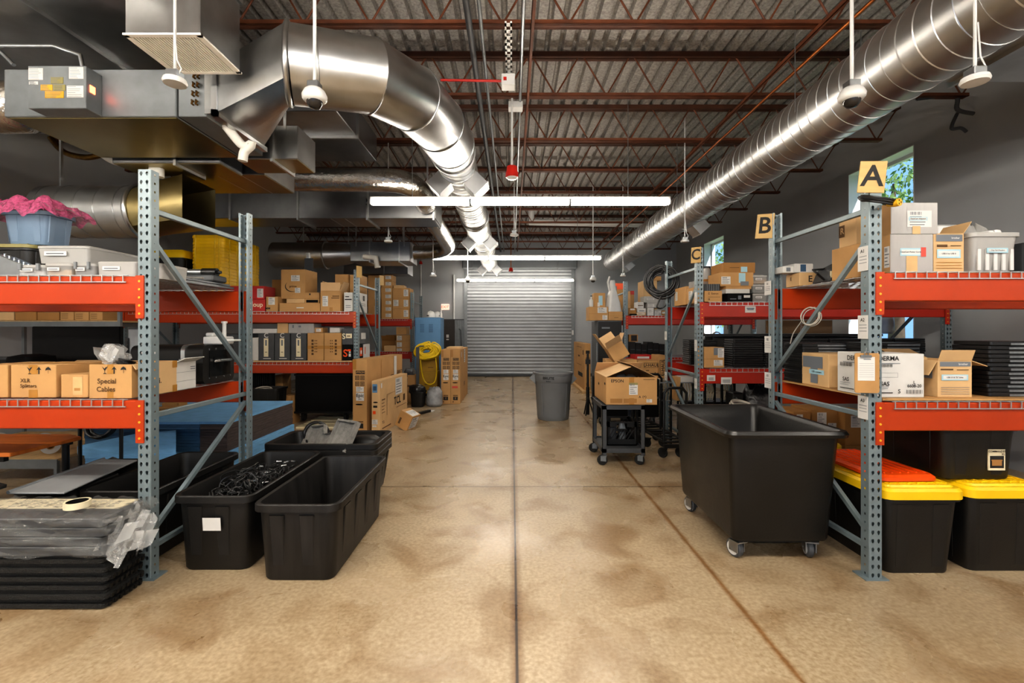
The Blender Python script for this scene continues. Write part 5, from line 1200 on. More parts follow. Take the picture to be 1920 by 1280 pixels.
# under the second left rack
t = thing('equipment_chest', 'big black trunk on casters under the second left rack', 'case', (X(602, 7.35), 7.8, 0)); MB().box(X(553, 7.35), X(659, 7.35), 7.35, 8.3, .17, .80).build('trunk_body', 'black_matte', t, True, bevel=.012)
m = MB(); 
for z in (.18, .78): m.box(X(552, 7.35), X(660, 7.35), 7.338, 7.35, z - .015, z + .015)
m.build('edge_trim', 'black_metal', t, True)
for x in (X(565, 7.35), X(645, 7.35)):
    for y in (7.45, 8.2):
        c = MB().box(x - .04, x + .04, y - .03, y + .03, .12, .17).build('caster', 'black_metal', t, True); MB().cyl((x - .02, y, .1), (x + .02, y, .1), .07, n=16).build('caster_wheel', 'rubber', c)
t = thing('wooden_pallet', 'pale wooden pallet under the black trunk', 'pallet', (X(600, 7.1), 7.7, 0)); 
for k in range(5): MB().box(X(556, 7.0), X(648, 7.0), 6.98 + k * .26, 7.16 + k * .26, .0, .028).build('pallet_board', 'cream', t, True)
cpx('tall brown carton under the second left rack beside the black trunk', 531, 546, 742, 7.25, .3, 0, tape='t', mat='card')
cpx('brown carton with rolled papers under the second left rack', 516, 530, 703, 7.8, .3, 0, tape='', mat='card')
tote('black open tote with cords left of the brown carton under the rack', X(470, 6.9), X(526, 6.9), 6.82, 7.2, 0, .62, lid=None)
coil('cords and papers in the open black tote', (X(494, 7.0), 7.0, .58), .12, 6, (.1, -.2, 1), .01, mat='cable_grey', spread=.03, seed=14)
t = thing('document_rack', 'black wire document rack behind the foam stack under the second left rack', 'rack', (X(495, 7.5), 7.6, 0)); MB().box(-.3, .12, -.02, .02, 0, .9).build('rack_back', 'black_matte', t); m = MB()
for k in range(14): m.box(-.29 + k * .03, -.282 + k * .03, -.12, -.02, .5, .88)
m.build('wire', 'black_metal', t)
# ------------------------------------------------ television cartons by the aisle
def tvbox(label, p0, p1, th, h, marks, mat='card', z0=0.):
    """p0 = front corner nearest the aisle, p1 = far end; thickness th to the left"""
    p0, p1 = Vector(p0), Vector(p1); d = p1 - p0; ln = d.length; rz = math.atan2(d.x, d.y)
    n = Vector((-d.y, d.x)).normalized(); c = (p0 + p1) / 2 + n * th / 2
    return carton(label, c.x - th / 2, c.x + th / 2, c.y - ln / 2, c.y + ln / 2, z0, z0 + h, rz=-rz, mat=mat, tape='', marks=marks)
epic = [('f', 'rect', 0, .86, .25, 1, 'tape'), ('f', 'rect', .22, .80, .86, .845, 'ink'), ('f', 'txt', 'UPFRONT', .56, .823, .036, 'card'), ('f', 'icons', .18, .72, .062, 2), ('f', 'icons', .18, .64, .062, 2), ('f', 'lab', .25, .56, .78, .63), ('f', 'rect', .24, .44, .8, .55, 'paper'), ('f', 'txt', 'Epic', .52, .51, .07, 'ink'), ('f', 'txt', 'pro', .52, .465, .03, 'ink'), ('f', 'hole', .46, .39, .11, .022), ('f', 'rect', .25, .15, .75, .165, 'ink_brown'), ('f', 'rect', .25, .07, .75, .135, 'ink'), ('f', 'txt', 'Y', .5, .10, .05, 'card'), ('f', 'rect', .2, .03, .32, .05, 'ink_brown')]
epic_r = epic + [('r', 'rect', .35, .70, .36, .97, 'card_dark'), ('r', 'rect', .62, .7, .9, .71, 'ink_brown'), ('r', 'rect', .62, .45, .63, .71, 'ink_brown'), ('r', 'rect', .72, .62, .8, .99, 'paper'), ('r', 'txt', 'DIRECT', .9, .73, .07, 'ink_brown'), ('r', 'txt', 'EPIC', .9, .62, .07, 'ink_brown')]
tvbox('tall flat television carton with a white label leaning by the second left rack', (-2.09, 6.64), (-1.93, 8.1), .215, 1.07, epic_r, 'card')
tvbox('flat pale television carton with a teal sticker standing at the edge of the aisle', (-1.885, 6.57), (-1.775, 7.80), .12, .765, [('f', 'rect', .1, .78, .7, .94, 'blue_cabinet'), ('f', 'rect', .2, .82, .6, .9, 'ink_blue'), ('f', 'hole', .48, .60, .07, .02), ('f', 'rect', .2, .5, .7, .54, 'ink'), ('f', 'rect', .15, .38, .5, .44, 'orange_lid'), ('f', 'lab', .05, .19, .75, .28), ('f', 'rect', .1, .14, .6, .17, 'paper'),
      ('r', 'txt', 'TCL', .60, .50, .17, 'ink'), ('r', 'rect', .82, .44, .9, .58, 'ink_brown'), ('r', 'lab', .52, .62, .78, .96), ('r', 'rect', .22, .70, .5, .705, 'ink_brown'), ('r', 'rect', .22, .3, .23, .705, 'ink_brown'), ('r', 'rect', .05, .62, .16, .64, 'ink_brown'), ('r', 'rect', .05, .56, .14, .57, 'ink_brown'), ('r', 'rect', .05, .5, .16, .51, 'ink_brown'), ('r', 'rect', .05, .44, .13, .45, 'ink_brown'), ('r', 'rect', .05, .38, .16, .39, 'ink_brown'), ('r', 'txt', 'TCL', .1, .2, .05, 'ink'), ('r', 'rect', .06, .08, .35, .10, 'ink_brown'), ('r', 'rect', .55, .36, .95, .37, 'ink_brown'), ('r', 'rect', .02, .86, .06, .95, 'paper')], 'card_light')
carton('small brown carton with white label leaning tilted against the pale television carton', X(745, 6.95), X(772, 6.95), 6.86, 7.1, .03, .28, rot=(.0, .45, -.35), tape='', marks=[('r', 'lab', .1, .15, .9, .9), ('t', 'lab', .3, .1, .95, .9), ('f', 'rect', .15, .2, .3, .6, 'ink_brown')])
# ------------------------------------------------ third left rack, cabinet, cords
z3 = 1.779; zc = z3; rn = random.Random(12)
for k in range(7):
    h = .158; x0 = X(715, 11.55)
    carton('brown carton with a white end label in the seven-high column', x0 + rn.uniform(-.01, .01), X(735, 11.55), 11.55, 11.95, zc, zc + h - .002, tape='', marks=[('f', 'lab', .4, .3, .92, .85)], group='cartons of the tall column'); zc += h
zc = z3
for k in range(3):
    h = .258
    carton(('lowest of three wide brown cartons at the end of the third left rack', 'middle of three wide cartons with two white labels', 'top of three wide brown cartons at the end of the third left rack')[k], X(736, 11.55), X(768, 11.55), 11.55, 12.0, zc, zc + h - .002, tape='', marks=[('f', 'lab', .65, .2, .92, .85)] + ([('f', 'lab', .05, .25, .35, .85)] if k == 1 else [])); zc += h
cpx('small carton lying on top of the three wide cartons', 738, 757, 534.5, 11.6, .3, zc, tape='', mat='card_light')
for k, (a, b_, t_, y) in enumerate(((690, 713, 516, 11.6), (676, 699, 520, 11.6))):
    cpx(('brown carton stacked left of the tall carton column', 'brown carton stacked behind the rack post, third left rack')[k], a, b_, t_, y + k * .45, .4, z3, tape='', marks=[LABR, ('f', 'lab', .55, .1, .92, .3)])
zz = .96
for k in range(3): cpx(('upper of three small labelled cartons on the lower shelf by the blue cabinet', 'middle of three small labelled cartons by the blue cabinet', 'lowest of three small labelled cartons by the blue cabinet')[2 - k] , 743, 768, 652 - k * 12.2, 11.55, .35, Z(664 - k * 12.2, 11.55) if k else zz, tape='', marks=[('f', 'lab', .05, .15, .42, .85)])
cpx('square brown carton above the small labelled cartons', 743, 762, 613, 11.6, .35, Z(627, 11.55), tape='')
cpx('low carton with folded top on the lower third left shelf', 720, 742, 648, 11.55, .3, zz, tape='', mat='card_light'); cpx('dark brown carton behind the folded-top carton', 716, 741, 638, 11.9, .3, zz, tape='', mat='card_dark', flaps={'f': .6, 'b': .4})
t = thing('locker', 'tall blue steel locker with louvre slots and hard hats on top', 'locker', (-2.03, 11.1, 0)); 
MB().box(-.32, .31, 0, .55, .06, 1.80).build('locker_body', 'blue_cabinet', t, bevel=.008); m = MB()
d = MB().box(-.30, .29, -.018, 0, .1, 1.77).build('door', 'blue_cabinet', t, bevel=.006)
for x in (-.13, .08):
    for z in (1.45, .78):
        for k in range(6): m.box(x - .05, x + .05, -.024, -.017, z + k * .035, z + k * .035 + .012)
m.build('louvre', 'ink_blue', d); MB().box(.2, .24, -.05, -.018, .95, 1.05).build('handle', 'steel', d)
for s in (-.28, .25): MB().box(s, s + .04, .02, .06, 0, .06).box(s, s + .04, .48, .52, 0, .06).build('foot', 'dark_grey', t)
def helmet(label, x, y, z, rz, mat='white_plastic'):
    t = thing('hard_hat', label, 'helmet', (x, y, z), rz); m = MB(); m.lathe([(.105, 0), (.11, .03), (.105, .08), (.08, .125), (.04, .148), (.005, .152)], 24, cap0=False); m.build('shell', mat, t, smooth=60)
    MB().lathe([(.108, 0), (.125, -.004), (.125, .004), (.108, .01)], 24, cap0=False, cap1=False).box(-.07, .07, -.165, -.1, -.004, .006).build('brim', mat, t, smooth=40); MB().tube([(0, -.11, .04), (0, -.085, .125), (0, 0, .156), (0, .085, .125), (0, .11, .04)], .008, 6).build('ridge', mat, t, smooth=40); MB().box(-.03, .03, -.117, -.108, .03, .05).build('badge', 'ink', t)
helmet('white hard hat on top of the blue locker', X(808, 11.3), 11.28, 1.812, -.5); helmet('second white hard hat partly hidden behind the first', X(820, 11.5), 11.5, 1.812, .8)
t = thing('spray_bottle', 'small white bottle on the blue locker below the exit sign', 'bottle', (X(827, 11.2), 11.2, 1.80)); MB().lathe([(.03, 0), (.032, .02), (.032, .1), (.012, .13), (.012, .16)], 16).build('bottle_body', 'white_plastic', t, smooth=40); MB().box(-.015, .03, -.012, .012, .16, .19).build('spray_head', 'white_plastic', t)
# mustard cartons with a yellow extension cord
cpx('upper mustard coloured carton behind the yellow cord', 786, 819, 662, 9.85, .3, Z(696, 9.85), mat='mustard', tape='', marks=[('f', 'rect', .5, .2, .8, .23, 'ink_brown')]); cpx('lower mustard coloured carton behind the yellow cord', 786, 820, 696.5, 9.8, .35, .15, mat='mustard', tape='', marks=[('f', 'rect', .3, .4, .75, .43, 'ink_brown'), ('f', 'rect', .4, .5, .6, .52, 'ink_brown')])
t = thing('low_dolly', 'low black dolly under the mustard cartons', 'dolly', (X(803, 10), 10.0, 0)); MB().box(-.18, .24, -.22, .22, .09, .145).build('dolly_deck', 'black_metal', t); 
for a in (-.14, .2):
    for b_ in (-.17, .17): MB().cyl((a - .02, b_, .045), (a + .02, b_, .045), .045, n=14).build('wheel', 'rubber', t)
cx_, cy_, cz_ = X(801, 9.6), 9.62, Z(658, 9.6)
c0 = Vector((cx_, cy_, cz_))
coil('thick coil of yellow extension cord hung in front of the mustard cartons', c0, .225, 30, (.1, -1, .3), .014, mat='yellow_cord', spread=.10, flat=.66, seed=5, wild=3.2, name='extension_cord',
     extra=[c0 + Vector((-.14, -.02, -.05)), c0 + Vector((-.12, -.04, -.35)), c0 + Vector((-.06, -.05, -.60)), c0 + Vector((.05, -.05, -.69)), c0 + Vector((.17, -.05, -.62)), c0 + Vector((.20, -.03, -.35)), c0 + Vector((.16, 0, -.05))])
t = thing('cord_stand', 'dark stand post that carries the yellow cord coil', 'stand', (X(784, 9.4), 9.36, 0)); MB().box(-.03, .03, -.02, .02, .0, 1.15).box(-.09, .09, -.08, .08, 0, .03).build('stand_post', 'dark_grey', t); MB().tube([(0, -.0, 1.14), (.05, .02, 1.17), (.12, .04, 1.17)], .012, 8).build('hook', 'dark_grey', t)
tvbox('left of two tall twin television cartons near the blue locker', (-1.245, 9.33), (-1.245, 10.9), .19, 1.1, epic[:3] + epic[3:])
tvbox('right of two tall twin television cartons near the blue locker', (-1.05, 9.33), (-1.05, 10.9), .19, 1.1, epic + [('f', 'rect', .15, .29, .75, .33, 'ink_red'), ('r', 'lab', .45, .72, .6, .98), ('r', 'txt', 'EPIC', .5, .3, .12, 'ink'), ('r', 'rect', .1, .85, .15, .95, 'paper')])
carton('flat brown carton lying across the twin television cartons', -1.35, -1.06, 9.5, 10.0, 1.102, 1.145, tape='', mat='card_light')
def sack(label, x, y, w_, d_, h, mat, seed, z0=0.):
    rn = random.Random(seed); loops = []; n = 20
    for k, (f_, zf) in enumerate(((.85, 0), (1.0, .15), (1.02, .5), (.92, .8), (.6, .95), (.15, 1.0))):
        loops.append([Vector((w_ / 2 * f_ * math.cos(2*PI*i/n) * (1 + rn.uniform(-.08, .08)), d_ / 2 * f_ * math.sin(2*PI*i/n) * (1 + rn.uniform(-.08, .08)), h * zf * (1 + (rn.uniform(-.1, .1) if 0 < k else 0)))) for i in range(n)])
    o = MB().loft(loops).build('trash_bag', mat, smooth=70); o.location = (x, y, z0); return tag(o, label, 'bag')
t = tote('black open bin lined with a dark bag by the third left rack', X(766, 8.9), X(796, 8.9), 8.9, 9.25, 0, .30, lid=None, sub=False); sack('dark plastic bag bulging from the black bin', X(781, 9.0), 9.06, .32, .3, .16, 'bag_black', 3, .26)
sack('grey translucent plastic bag on the floor below the yellow cord', X(814, 9.05), 9.10, .32, .32, .36, 'bag_clear', 7)
t = thing('tube', 'short black square tube lying on the floor near the bags', 'tube', (X(782, 8.0), 8.1, .022), .0, rot=(0, 0, -.45)); MB().box(-.022, .022, -.35, .35, -.02, .022).build('tube_body', 'black_metal', t, bevel=.004); MB().box(-.016, .016, -.353, -.35, -.014, .016).build('end_opening', 'dark_grey', t)
o = MB().poly([(X(795, 8.5), 8.45, .002), (X(812, 8.5), 8.4, .002), (X(816, 8.6), 8.6, .002), (X(800, 8.6), 8.62, .002)]).build('paper_sheet', 'paper'); tag(o, 'loose white sheet of paper on the floor below the grey bag', 'paper')
cpx('small carton below the rack beside the grey gear', 764, 778, 703, 9.6, .3, .35, tape='', mat='card'); cpx('larger carton carrying the small carton below the third left rack', 755, 779, 725, 9.6, .4, 0, tape='', mat='card')
t = thing('projector', 'dark striped device on the small carton by the television cartons', 'equipment', (X(768, 9.7), 9.75, Z(703, 9.6))); MB().loft([rrect(.2, .22, .05, 0), rrect(.22, .24, .06, .06), rrect(.16, .18, .05, .13)]).build('device_body', 'grey_metal', t, smooth=40); m = MB()
for k in range(4): m.box(-.09, .09, -.125, -.115, .015 + k * .02, .025 + k * .02)
m.build('stripe', 'black_matte', t)
# ================================================================== FRONT RIGHT RACK
zU, zL = 1.835, 1.062
def strip_label(u0, v0, u1, v1, s, face='f', sz=.016, w_=None):
    return [(face, 'rect', u0, v0, u1, v1, 'paper_blue'), (face, 'rect', u0 + (u1-u0) * .06, v0 + (v1-v0) * .18, u1 - (u1-u0) * .06, v1 - (v1-v0) * .18, 'paper'), (face, 'txt', s, (u0+u1)/2, (v0+v1)/2, sz, 'ink')]
Y1 = 2.83
carton('lower of two shrink-wrapped pale cartons, labelled Power Cords, on the top right shelf', 2.325, X(1750, Y1), Y1, 2.97, zU, Z(439, Y1), mat='grey_card', tape='', marks=strip_label(.22, .44, .72, .64, 'DaisiCam Power Cords', sz=.013) + [('f', 'rect', .36, .0, .62, .44, 'tape_clear'), ('f', 'rect', .70, .42, .82, .66, 'ink_red'), ('l', 'rect', 0, 0, 1, 1, 'card'), ('l', 'lab', .68, .15, .98, .7)])
carton('upper of two shrink-wrapped pale cartons, with a big white shipping label', X(1672, Y1), X(1760, Y1), Y1 + .005, 2.97, Z(438.3, Y1), Z(379, Y1), mat='grey_card', tape='', marks=[('f', 'lab', .34, .22, .86, .74), ('l', 'rect', 0, 0, 1, 1, 'card'), ('f', 'rect', .45, .0, .62, .25, 'tape_clear')] + strip_label(.37, .42, .77, .54, 'DaisiCam Adapters', sz=.012))
carton('printed brown carton with a blue label strip on the top right shelf', X(1753, Y1), X(1810, Y1), Y1 + .01, 3.03, zU, Z(437, Y1), mat='card_light', tape='', flaps={'r': (.6, .09), 'b': (.5, .06)},
       marks=[('f', 'rect', .08, .80, .95, .97, 'ink_grey'), ('f', 'txt', 'brother', .72, .885, .016, 'paper'), ('f', 'rect', .1, .66, .45, .72, 'ink_brown'), ('f', 'rect', .55, .68, .9, .70, 'ink_brown')] + [('f', 'rect', .08, .12 + .07 * i, .92, .135 + .07 * i, 'tape') for i in range(3)] + strip_label(.1, .38, .88, .6, 'USB A to USB B', sz=.013))
t = thing('plastic_basket', 'white plastic basket full of papers and bundles at the end of the top right shelf', 'basket', (X(1862, 2.86), 2.96, zU))
w_, d_, h_ = X(1906, 2.86) - X(1816, 2.86), .24, Z(437, 2.86) - zU
MB().loft([rrect(w_ * .82, d_ * .8, .03, 0), rrect(w_ * .97, d_ * .97, .035, h_ * .9), rrect(w_ * 1.05, d_ * 1.05, .035, h_ * .9), rrect(w_ * 1.05, d_ * 1.05, .035, h_), rrect(w_ * .93, d_ * .93, .03, h_), rrect(w_ * .78, d_ * .76, .03, .012)]).build('basket_shell', 'milky_bin', t, smooth=35)
m = MB()
for k in range(5): x = -w_ * .36 + k * w_ * .17; m.box(x, x + .02, -d_ * .47, -d_ * .44, .02, h_ * .6)
m.build('rib', 'white_plastic', t)
MB().mat(0).box(-.06, .07, -d_ * .51, -d_ * .495, h_ * .50, h_ * .62).mat(1).box(-.05, .06, -d_ * .515, -d_ * .51, h_ * .53, h_ * .59).build('strip_label', ['paper_blue', 'paper'], t); text('Chip Card Readers', .011, (.005, -d_ * .516, h_ * .56), FROT['f'], 'ink', t)
rn = random.Random(3)
for k in range(5):
    p = (X(1862, 2.86) - .09 + k * .042, 2.93 + rn.uniform(-.02, .04), zU + h_ * .62); hh = rn.uniform(.08, .12) + (.03 if k == 4 else 0)
    o = MB().loft([rrect(.036, .10, .008, 0), rrect(.036, .10, .008, hh * .9), rrect(.03, .09, .008, hh)]).build('paper_bundle', 'white_plastic', smooth=40); o.location = p; o.rotation_euler = (0, rn.uniform(-.1, .25), 0); tag(o, ('leftmost white bundle sticking out of the plastic basket', 'second white bundle in the plastic basket', 'middle white bundle in the plastic basket', 'fourth white bundle in the plastic basket', 'tall rounded white bundle at the end of the plastic basket')[k], 'bundle')
t = thing('label_printer', 'white rounded device behind the printed carton on the top right shelf', 'equipment', (X(1778, 3.15), 3.2, zU)); MB().loft([rrect(.2, .14, .03, 0), rrect(.2, .14, .03, Z(425, 3.15) - zU), rrect(.15, .1, .03, Z(421, 3.15) - zU)]).build('device_body', 'white_plastic', t, smooth=40); MB().box(-.08, .02, -.074, -.07, .2, .26).build('dark_window', 'black_shiny', t)
sack('white plastic bag behind the basket on the top right shelf', X(1835, 3.2), 3.24, .24, .2, Z(425, 3.2) - zU, 'milky_bin', 12, zU)
t = thing('equipment_case', 'dark case at the right picture edge on the top shelf', 'case', (X(1945, 2.95), 3.0, zU)); MB().loft([rrect(.30, .25, .03, 0), rrect(.30, .25, .03, .20)]).build('case_body', 'dark_grey', t, bevel=.006); MB().box(-.15, .15, -.128, -.122, .095, .105).build('seam', 'black_matte', t)
carton('brown carton with torn symbol on top, left of the front right post', 2.30, 2.62, 3.08, 3.24, Z(459, 3.1), Z(402, 3.1), mat='card_light', tape='', marks=[('l', 'rect', .0, .35, .35, .75, 'ink_brown'), ('l', 'txt', 'R', .2, .55, .06, 'card_light')])
carton('large brown carton left of the front right post on the top shelf', 2.29, 2.66, 2.98, 3.30, zU, Z(460, 3.12), mat='card', tape='')
t = thing('projector', 'black handheld device with cords on the shelf by post B', 'equipment', (2.48, 3.52, zU + .01)); MB().loft([[Vector((-.13, -.1, 0)), Vector((.1, -.1, 0)), Vector((.1, .1, 0)), Vector((-.13, .1, 0))], [Vector((-.10, -.08, .10)), Vector((.1, -.09, .2)), Vector((.1, .09, .2)), Vector((-.10, .08, .10))]]).build('device_body', 'dark_grey', t, bevel=.01); MB().tube([(-.13, -.05, .02), (-.2, -.08, .06), (-.18, .0, .10), (-.08, .02, .11)], .008, 6).build('cord', 'cable_black', t); MB().box(-.11, -.02, -.095, -.085, .03, .08).build('sticker', 'cream', t)
coil('black cord bundled on top of the handheld device', (2.53, 3.5, zU + .235), .06, 6, (.1, .1, 1), .007, spread=.015, seed=23)
carton('brown carton with a black letter E emblem, by post B', 2.265, 2.60, 3.63, 3.81, zU, Z(511, 3.64), tape='', mat='card_light', marks=[('f', 'txt', 'E', .25, .5, .07, 'ink'), ('f', 'txt', 'Extron', .62, .5, .055, 'ink'), ('l', 'txt', 'E', .4, .6, .04, 'ink_brown')])
cpx('flat white carton stack on the E-emblem carton', 1490, 1525, 494, 3.66, .14, Z(510, 3.64), mat='white_card', tape='', marks=[('f', 'rect', .3, .1, .6, .9, 'ink_blue')])
cpx('clear blister pack box on the E-emblem carton beside the post', 1468, 1488, 499, 3.68, .12, Z(510, 3.64), mat='white_card', tape='', marks=[('f', 'rect', .3, .2, .7, .8, 'ink_grey')])
# lower shelf
o = MB().box(2.215, 4.2, 2.752, 3.78, zL + .002, zL + .012).build('board', 'ply'); tag(o, 'brown fibreboard sheet on the lower beams of the front right rack', 'board')
zb = zL + .013; Y1 = 2.80
derm = [('f', 'txt', 'DERMA', .26, .89, .038, 'ink'), ('f', 'rect', .08, .77, .5, .785, 'ink_grey'), ('f', 'icons', .08, .70, .016, 4), ('f', 'rect', .08, .46, .45, .465, 'ink_grey'), ('f', 'rect', .08, .56, .45, .565, 'ink_grey'), ('f', 'rect', .08, .46, .085, .565, 'ink_grey'), ('f', 'rect', .445, .46, .45, .565, 'ink_grey'), ('f', 'txt', 'SAS', .18, .31, .035, 'ink'), ('f', 'rect', .08, .24, .26, .25, 'ink_grey'), ('f', 'rect', .08, .2, .24, .21, 'ink_grey'), ('f', 'rect', .08, .10, .34, .12, 'ink'), ('f', 'txt', 'L', .78, .345, .026, 'ink'), ('f', 'txt', '6608-20', .78, .265, .026, 'ink'), ('f', 'txt', 'S', .47, .14, .034, 'ink')] + [('f', 'rect', .62 + i * .022, .09, .632 + i * .022 - (.006 if i % 3 else 0), .18, 'ink') for i in range(15)]
dl = [('l', 'txt', 'DERMA', .52, .86, .042, 'ink'), ('l', 'rect', .2, .75, .8, .765, 'ink_grey'), ('l', 'icons', .12, .66, .022, 4), ('l', 'txt', 'SAS', .28, .33, .036, 'ink'), ('l', 'rect', .12, .24, .4, .25, 'ink_grey'), ('l', 'rect', .12, .19, .36, .2, 'ink_grey'), ('l', 'rect', .12, .10, .5, .12, 'ink')]
carton('white glove carton with bold print and number 6608-20 beside the front right post', 2.21, X(1733, Y1), Y1, 3.13, zb, Z(663, Y1), mat='white_card', tape='', marks=derm + dl)
carton('brown printed scanner carton with a blue label strip left of the white glove carton', 2.24, 2.55, 3.26, 3.56, zb, Z(662, 3.4), tape='', mat='card_light', marks=[('l', 'rect', .05, .55, .8, .9, 'ink_grey'), ('l', 'rect', .35, .08, .62, .55, 'ink_grey'), ('l', 'rect', .3, .36, .85, .5, 'paper_blue'), ('l', 'txt', 'USB scanners', .58, .43, .02, 'ink'), ('f', 'rect', .2, .7, .8, .85, 'ink_grey')])
carton('open brown printer carton with raised flap and blue label strip', X(1758, 2.82), X(1822, 2.82), 2.82, 3.12, zb, Z(676, 2.82), tape='', mat='card_light', flaps={'f': (.35, .07), 'b': 1.2, 'l': 2.6, 'r': 1.9}, marks=[('f', 'rect', .06, .84, .96, .97, 'ink_grey'), ('f', 'txt', 'brother', .74, .905, .018, 'paper'), ('f', 'rect', .08, .74, .45, .78, 'ink_brown'), ('f', 'rect', .55, .74, .9, .76, 'ink_brown')] + [('f', 'rect', .08, .08 + .06 * i, .92, .09 + .06 * i, 'ink_grey') for i in range(4)] + strip_label(.1, .46, .88, .62, 'USB 3.0 & TB Tables', sz=.012) + [('l', 'rect', .1, .5, .9, .8, 'ink_grey'), ('l', 'rect', .3, .2, .7, .35, 'ink_brown')])
# laptops
lap = None
def laptops(x, y, z0, n, w_, d_, h, label, group, side):
    global lap
    rn = random.Random(int(x * 100)); out = []
    if side not in LAPS:
        t = thing('laptop', label, 'laptop', (x, y, z0), 0, group)
        MB().loft([rrect(w_, d_, .015, .001), rrect(w_, d_, .015, h - .001)]).build('laptop_body', 'laptop', t, bevel=.003)
        if side == 'l': MB().box(-w_/2 - .003, -w_/2, -d_/2 + .02, d_/2 - .02, .003, h * .55).build('edge_trim', 'laptop_edge', t)
        else: MB().box(-w_/2 + .12, w_/2 - .01, -d_/2 - .003, -d_/2, .003, h * .6).box(w_/2, w_/2 + .003, -d_/2 + .02, d_/2 - .02, .003, h * .6).build('edge_trim', 'laptop_edge', t)
        LAPS[side] = t; k0 = 1
        out.append(t)
    else: k0 = 0
    for k in range(k0, n):
        out.append(dup(LAPS[side], (x + rn.uniform(-.006, .006), y + rn.uniform(-.006, .006), z0 + k * h), rn.uniform(-.012, .012), label, group))
    return out
LAPS = {}
laptops(3.12, 2.96, zb, 13, .36, .25, .0262, 'dark laptop with bright front edge in the stack ending the lower right shelf', 'laptops stacked at the right end', 'f')
laptops(2.75, 3.42, zb, 13, .34, .24, .0245, 'dark laptop in the stack behind the printer carton, lower right shelf', 'laptops stacked behind the cartons', 'f')
laptops(2.42, 3.68, zb, 13, .30, .22, .0235, 'dark laptop in the stack at the back edge of the lower right shelf', 'laptops stacked by post B', 'f')
for s in range(6):
    laptops(2.74 + s * .375, 5.46, 1.054, 13, .35, .25, .026, 'black laptop in the long row of stacks on the second right rack', 'laptops in the long row of stacks', 'l')
laptops(2.42, 5.95, 1.054, 12, .35, .25, .026, 'black laptop in the stack behind post C on the second right rack', 'laptops stacked behind post C', 'l')
# board roof over laptop row
o = MB().box(2.5, 4.75, 5.9, 6.3, 1.41, 1.44).build('board', 'laptop'); tag(o, 'long black panel lying over the laptop stacks at the back of the second right rack', 'panel')
for k in range(6): tag(MB().loft([rrect(.3, .24, .02, 0, cx=2.75 + k * .37, cy=6.1), rrect(.3, .24, .02, .352, cx=2.75 + k * .37, cy=6.1)]).build('device_case', 'black_plastic'), 'black case under the long panel on the second right rack', 'case', 'black cases under the long panel').location.z = 1.054
t = thing('wrapped_carton', 'brown carton wrapped in clear film on the second right rack, seen past the diagonal brace', 'box', (X(1512, 5.9), 6.05, 1.446))
MB().box(-.36, .35, -.12, .14, 0, Z(601, 5.9) - 1.441).build('carton_body', 'card', t); MB().box(-.365, .355, -.125, .145, .001, Z(600, 5.9) - 1.441).build('film', 'poly_wrap', t); text('FRAGILE', .05, (-.05, -.127, .07), (PI/2, PI/2, 0), 'paper', t)
sack('white plastic bag hanging on the second right rack near the window', X(1672, 5.85), 6.02, .30, .24, .26, 'milky_bin', 15, 1.442)
for k, px in enumerate((1316, 1347)):
    coil(('thin cable loop standing above the laptop stacks, left one', 'thin cable loop standing above the laptop stacks, right one')[k], P(px, 634, 6.1) + Vector((0, .05, .02)), .065, 2, (.1, -1, 0), .007, spread=.004, seed=k, mat='cable_grey')
# floor under the front right rack
def ctote(label, px, *a, **k): return tote(label, *a, **k)
tote('black tote with yellow lid right behind the front right post', 2.23, 2.73, 2.755, 3.50, 0, .545, lidh=.065, taper=.84)
tote('black tote with yellow lid at the lower right picture edge', 2.76, 3.27, 2.78, 3.54, 0, .545, lidh=.065, taper=.84)
tote('yellow-lidded black tote farther back behind the rolling bin', 2.25, 2.75, 3.80, 4.5, 0, .55, lidh=.06, taper=.84)
t = thing('tote_lid', 'orange plastic lid lying on the yellow-lidded tote behind the post', 'lid', (2.44, 3.16, .556), .04)
m = MB(); m.loft([rrect(.37, .66, .05, 0), rrect(.37, .66, .05, .02), rrect(.33, .62, .04, .035), rrect(.31, .6, .04, .035)]); m.build('lid_plate', 'orange_lid', t, smooth=30); m = MB()
for k in range(6): x = -.13 + k * .052; m.box(x - .006, x + .006, -.28, .28, .035, .042)
m.build('rib', 'orange_lid', t)
t = tote('black tote with a square picture sticker standing on the yellow-lidded totes', 2.66, 3.17, 2.84, 3.48, .552, .335, lid=None, taper=.9)
m = MB().mat(0).box(.05, .155, -.292, -.286, .06, .19).mat(1).box(.06, .145, -.294, -.292, .075, .15).build('sticker', ['cream', 'ink'], t); text('COMMANDER', .017, (.1025, -.295, .178), FROT['f'], 'ink', t); text('XL', .018, (.14, -.295, .16), FROT['f'], 'ink', t); MB().box(.07, .13, -.296, -.294, .09, .12).box(.066, .134, -.296, -.294, .12, .127).build('sticker_picture', 'card_dark', t)
for k, (px0, px1, pyt, Yk) in enumerate(((1487, 1520, 772, 4.6), (1522, 1572, 768, 4.65), (1584, 1640, 774, 4.55))):
    cpx(('brown carton with white labels behind the rolling bin, leftmost', 'brown carton with two white labels behind the rolling bin', 'brown carton with white label just left of the front right post')[k], px0, px1, pyt, Yk, .35, .35, tape='', mat='card_dark', marks=[('f', 'lab', .2, .55, .55, .92), ('f', 'lab', .6, .4, .92, .6)])
    cpx(('brown carton carrying the leftmost labelled carton', 'brown carton carrying the two-label carton', 'brown carton carrying the carton by the post')[k], px0 - 4, px1 - 1, Z(0, 1) and 866, Yk - .02, .4, 0, tape='', mat='card_dark') if 0 else carton(('brown carton carrying the leftmost labelled carton', 'brown carton carrying the two-label carton', 'brown carton carrying the carton by the post')[k], X(px0, Yk), X(px1, Yk), Yk, Yk + .36, 0, .348, tape='', mat='card_dark')
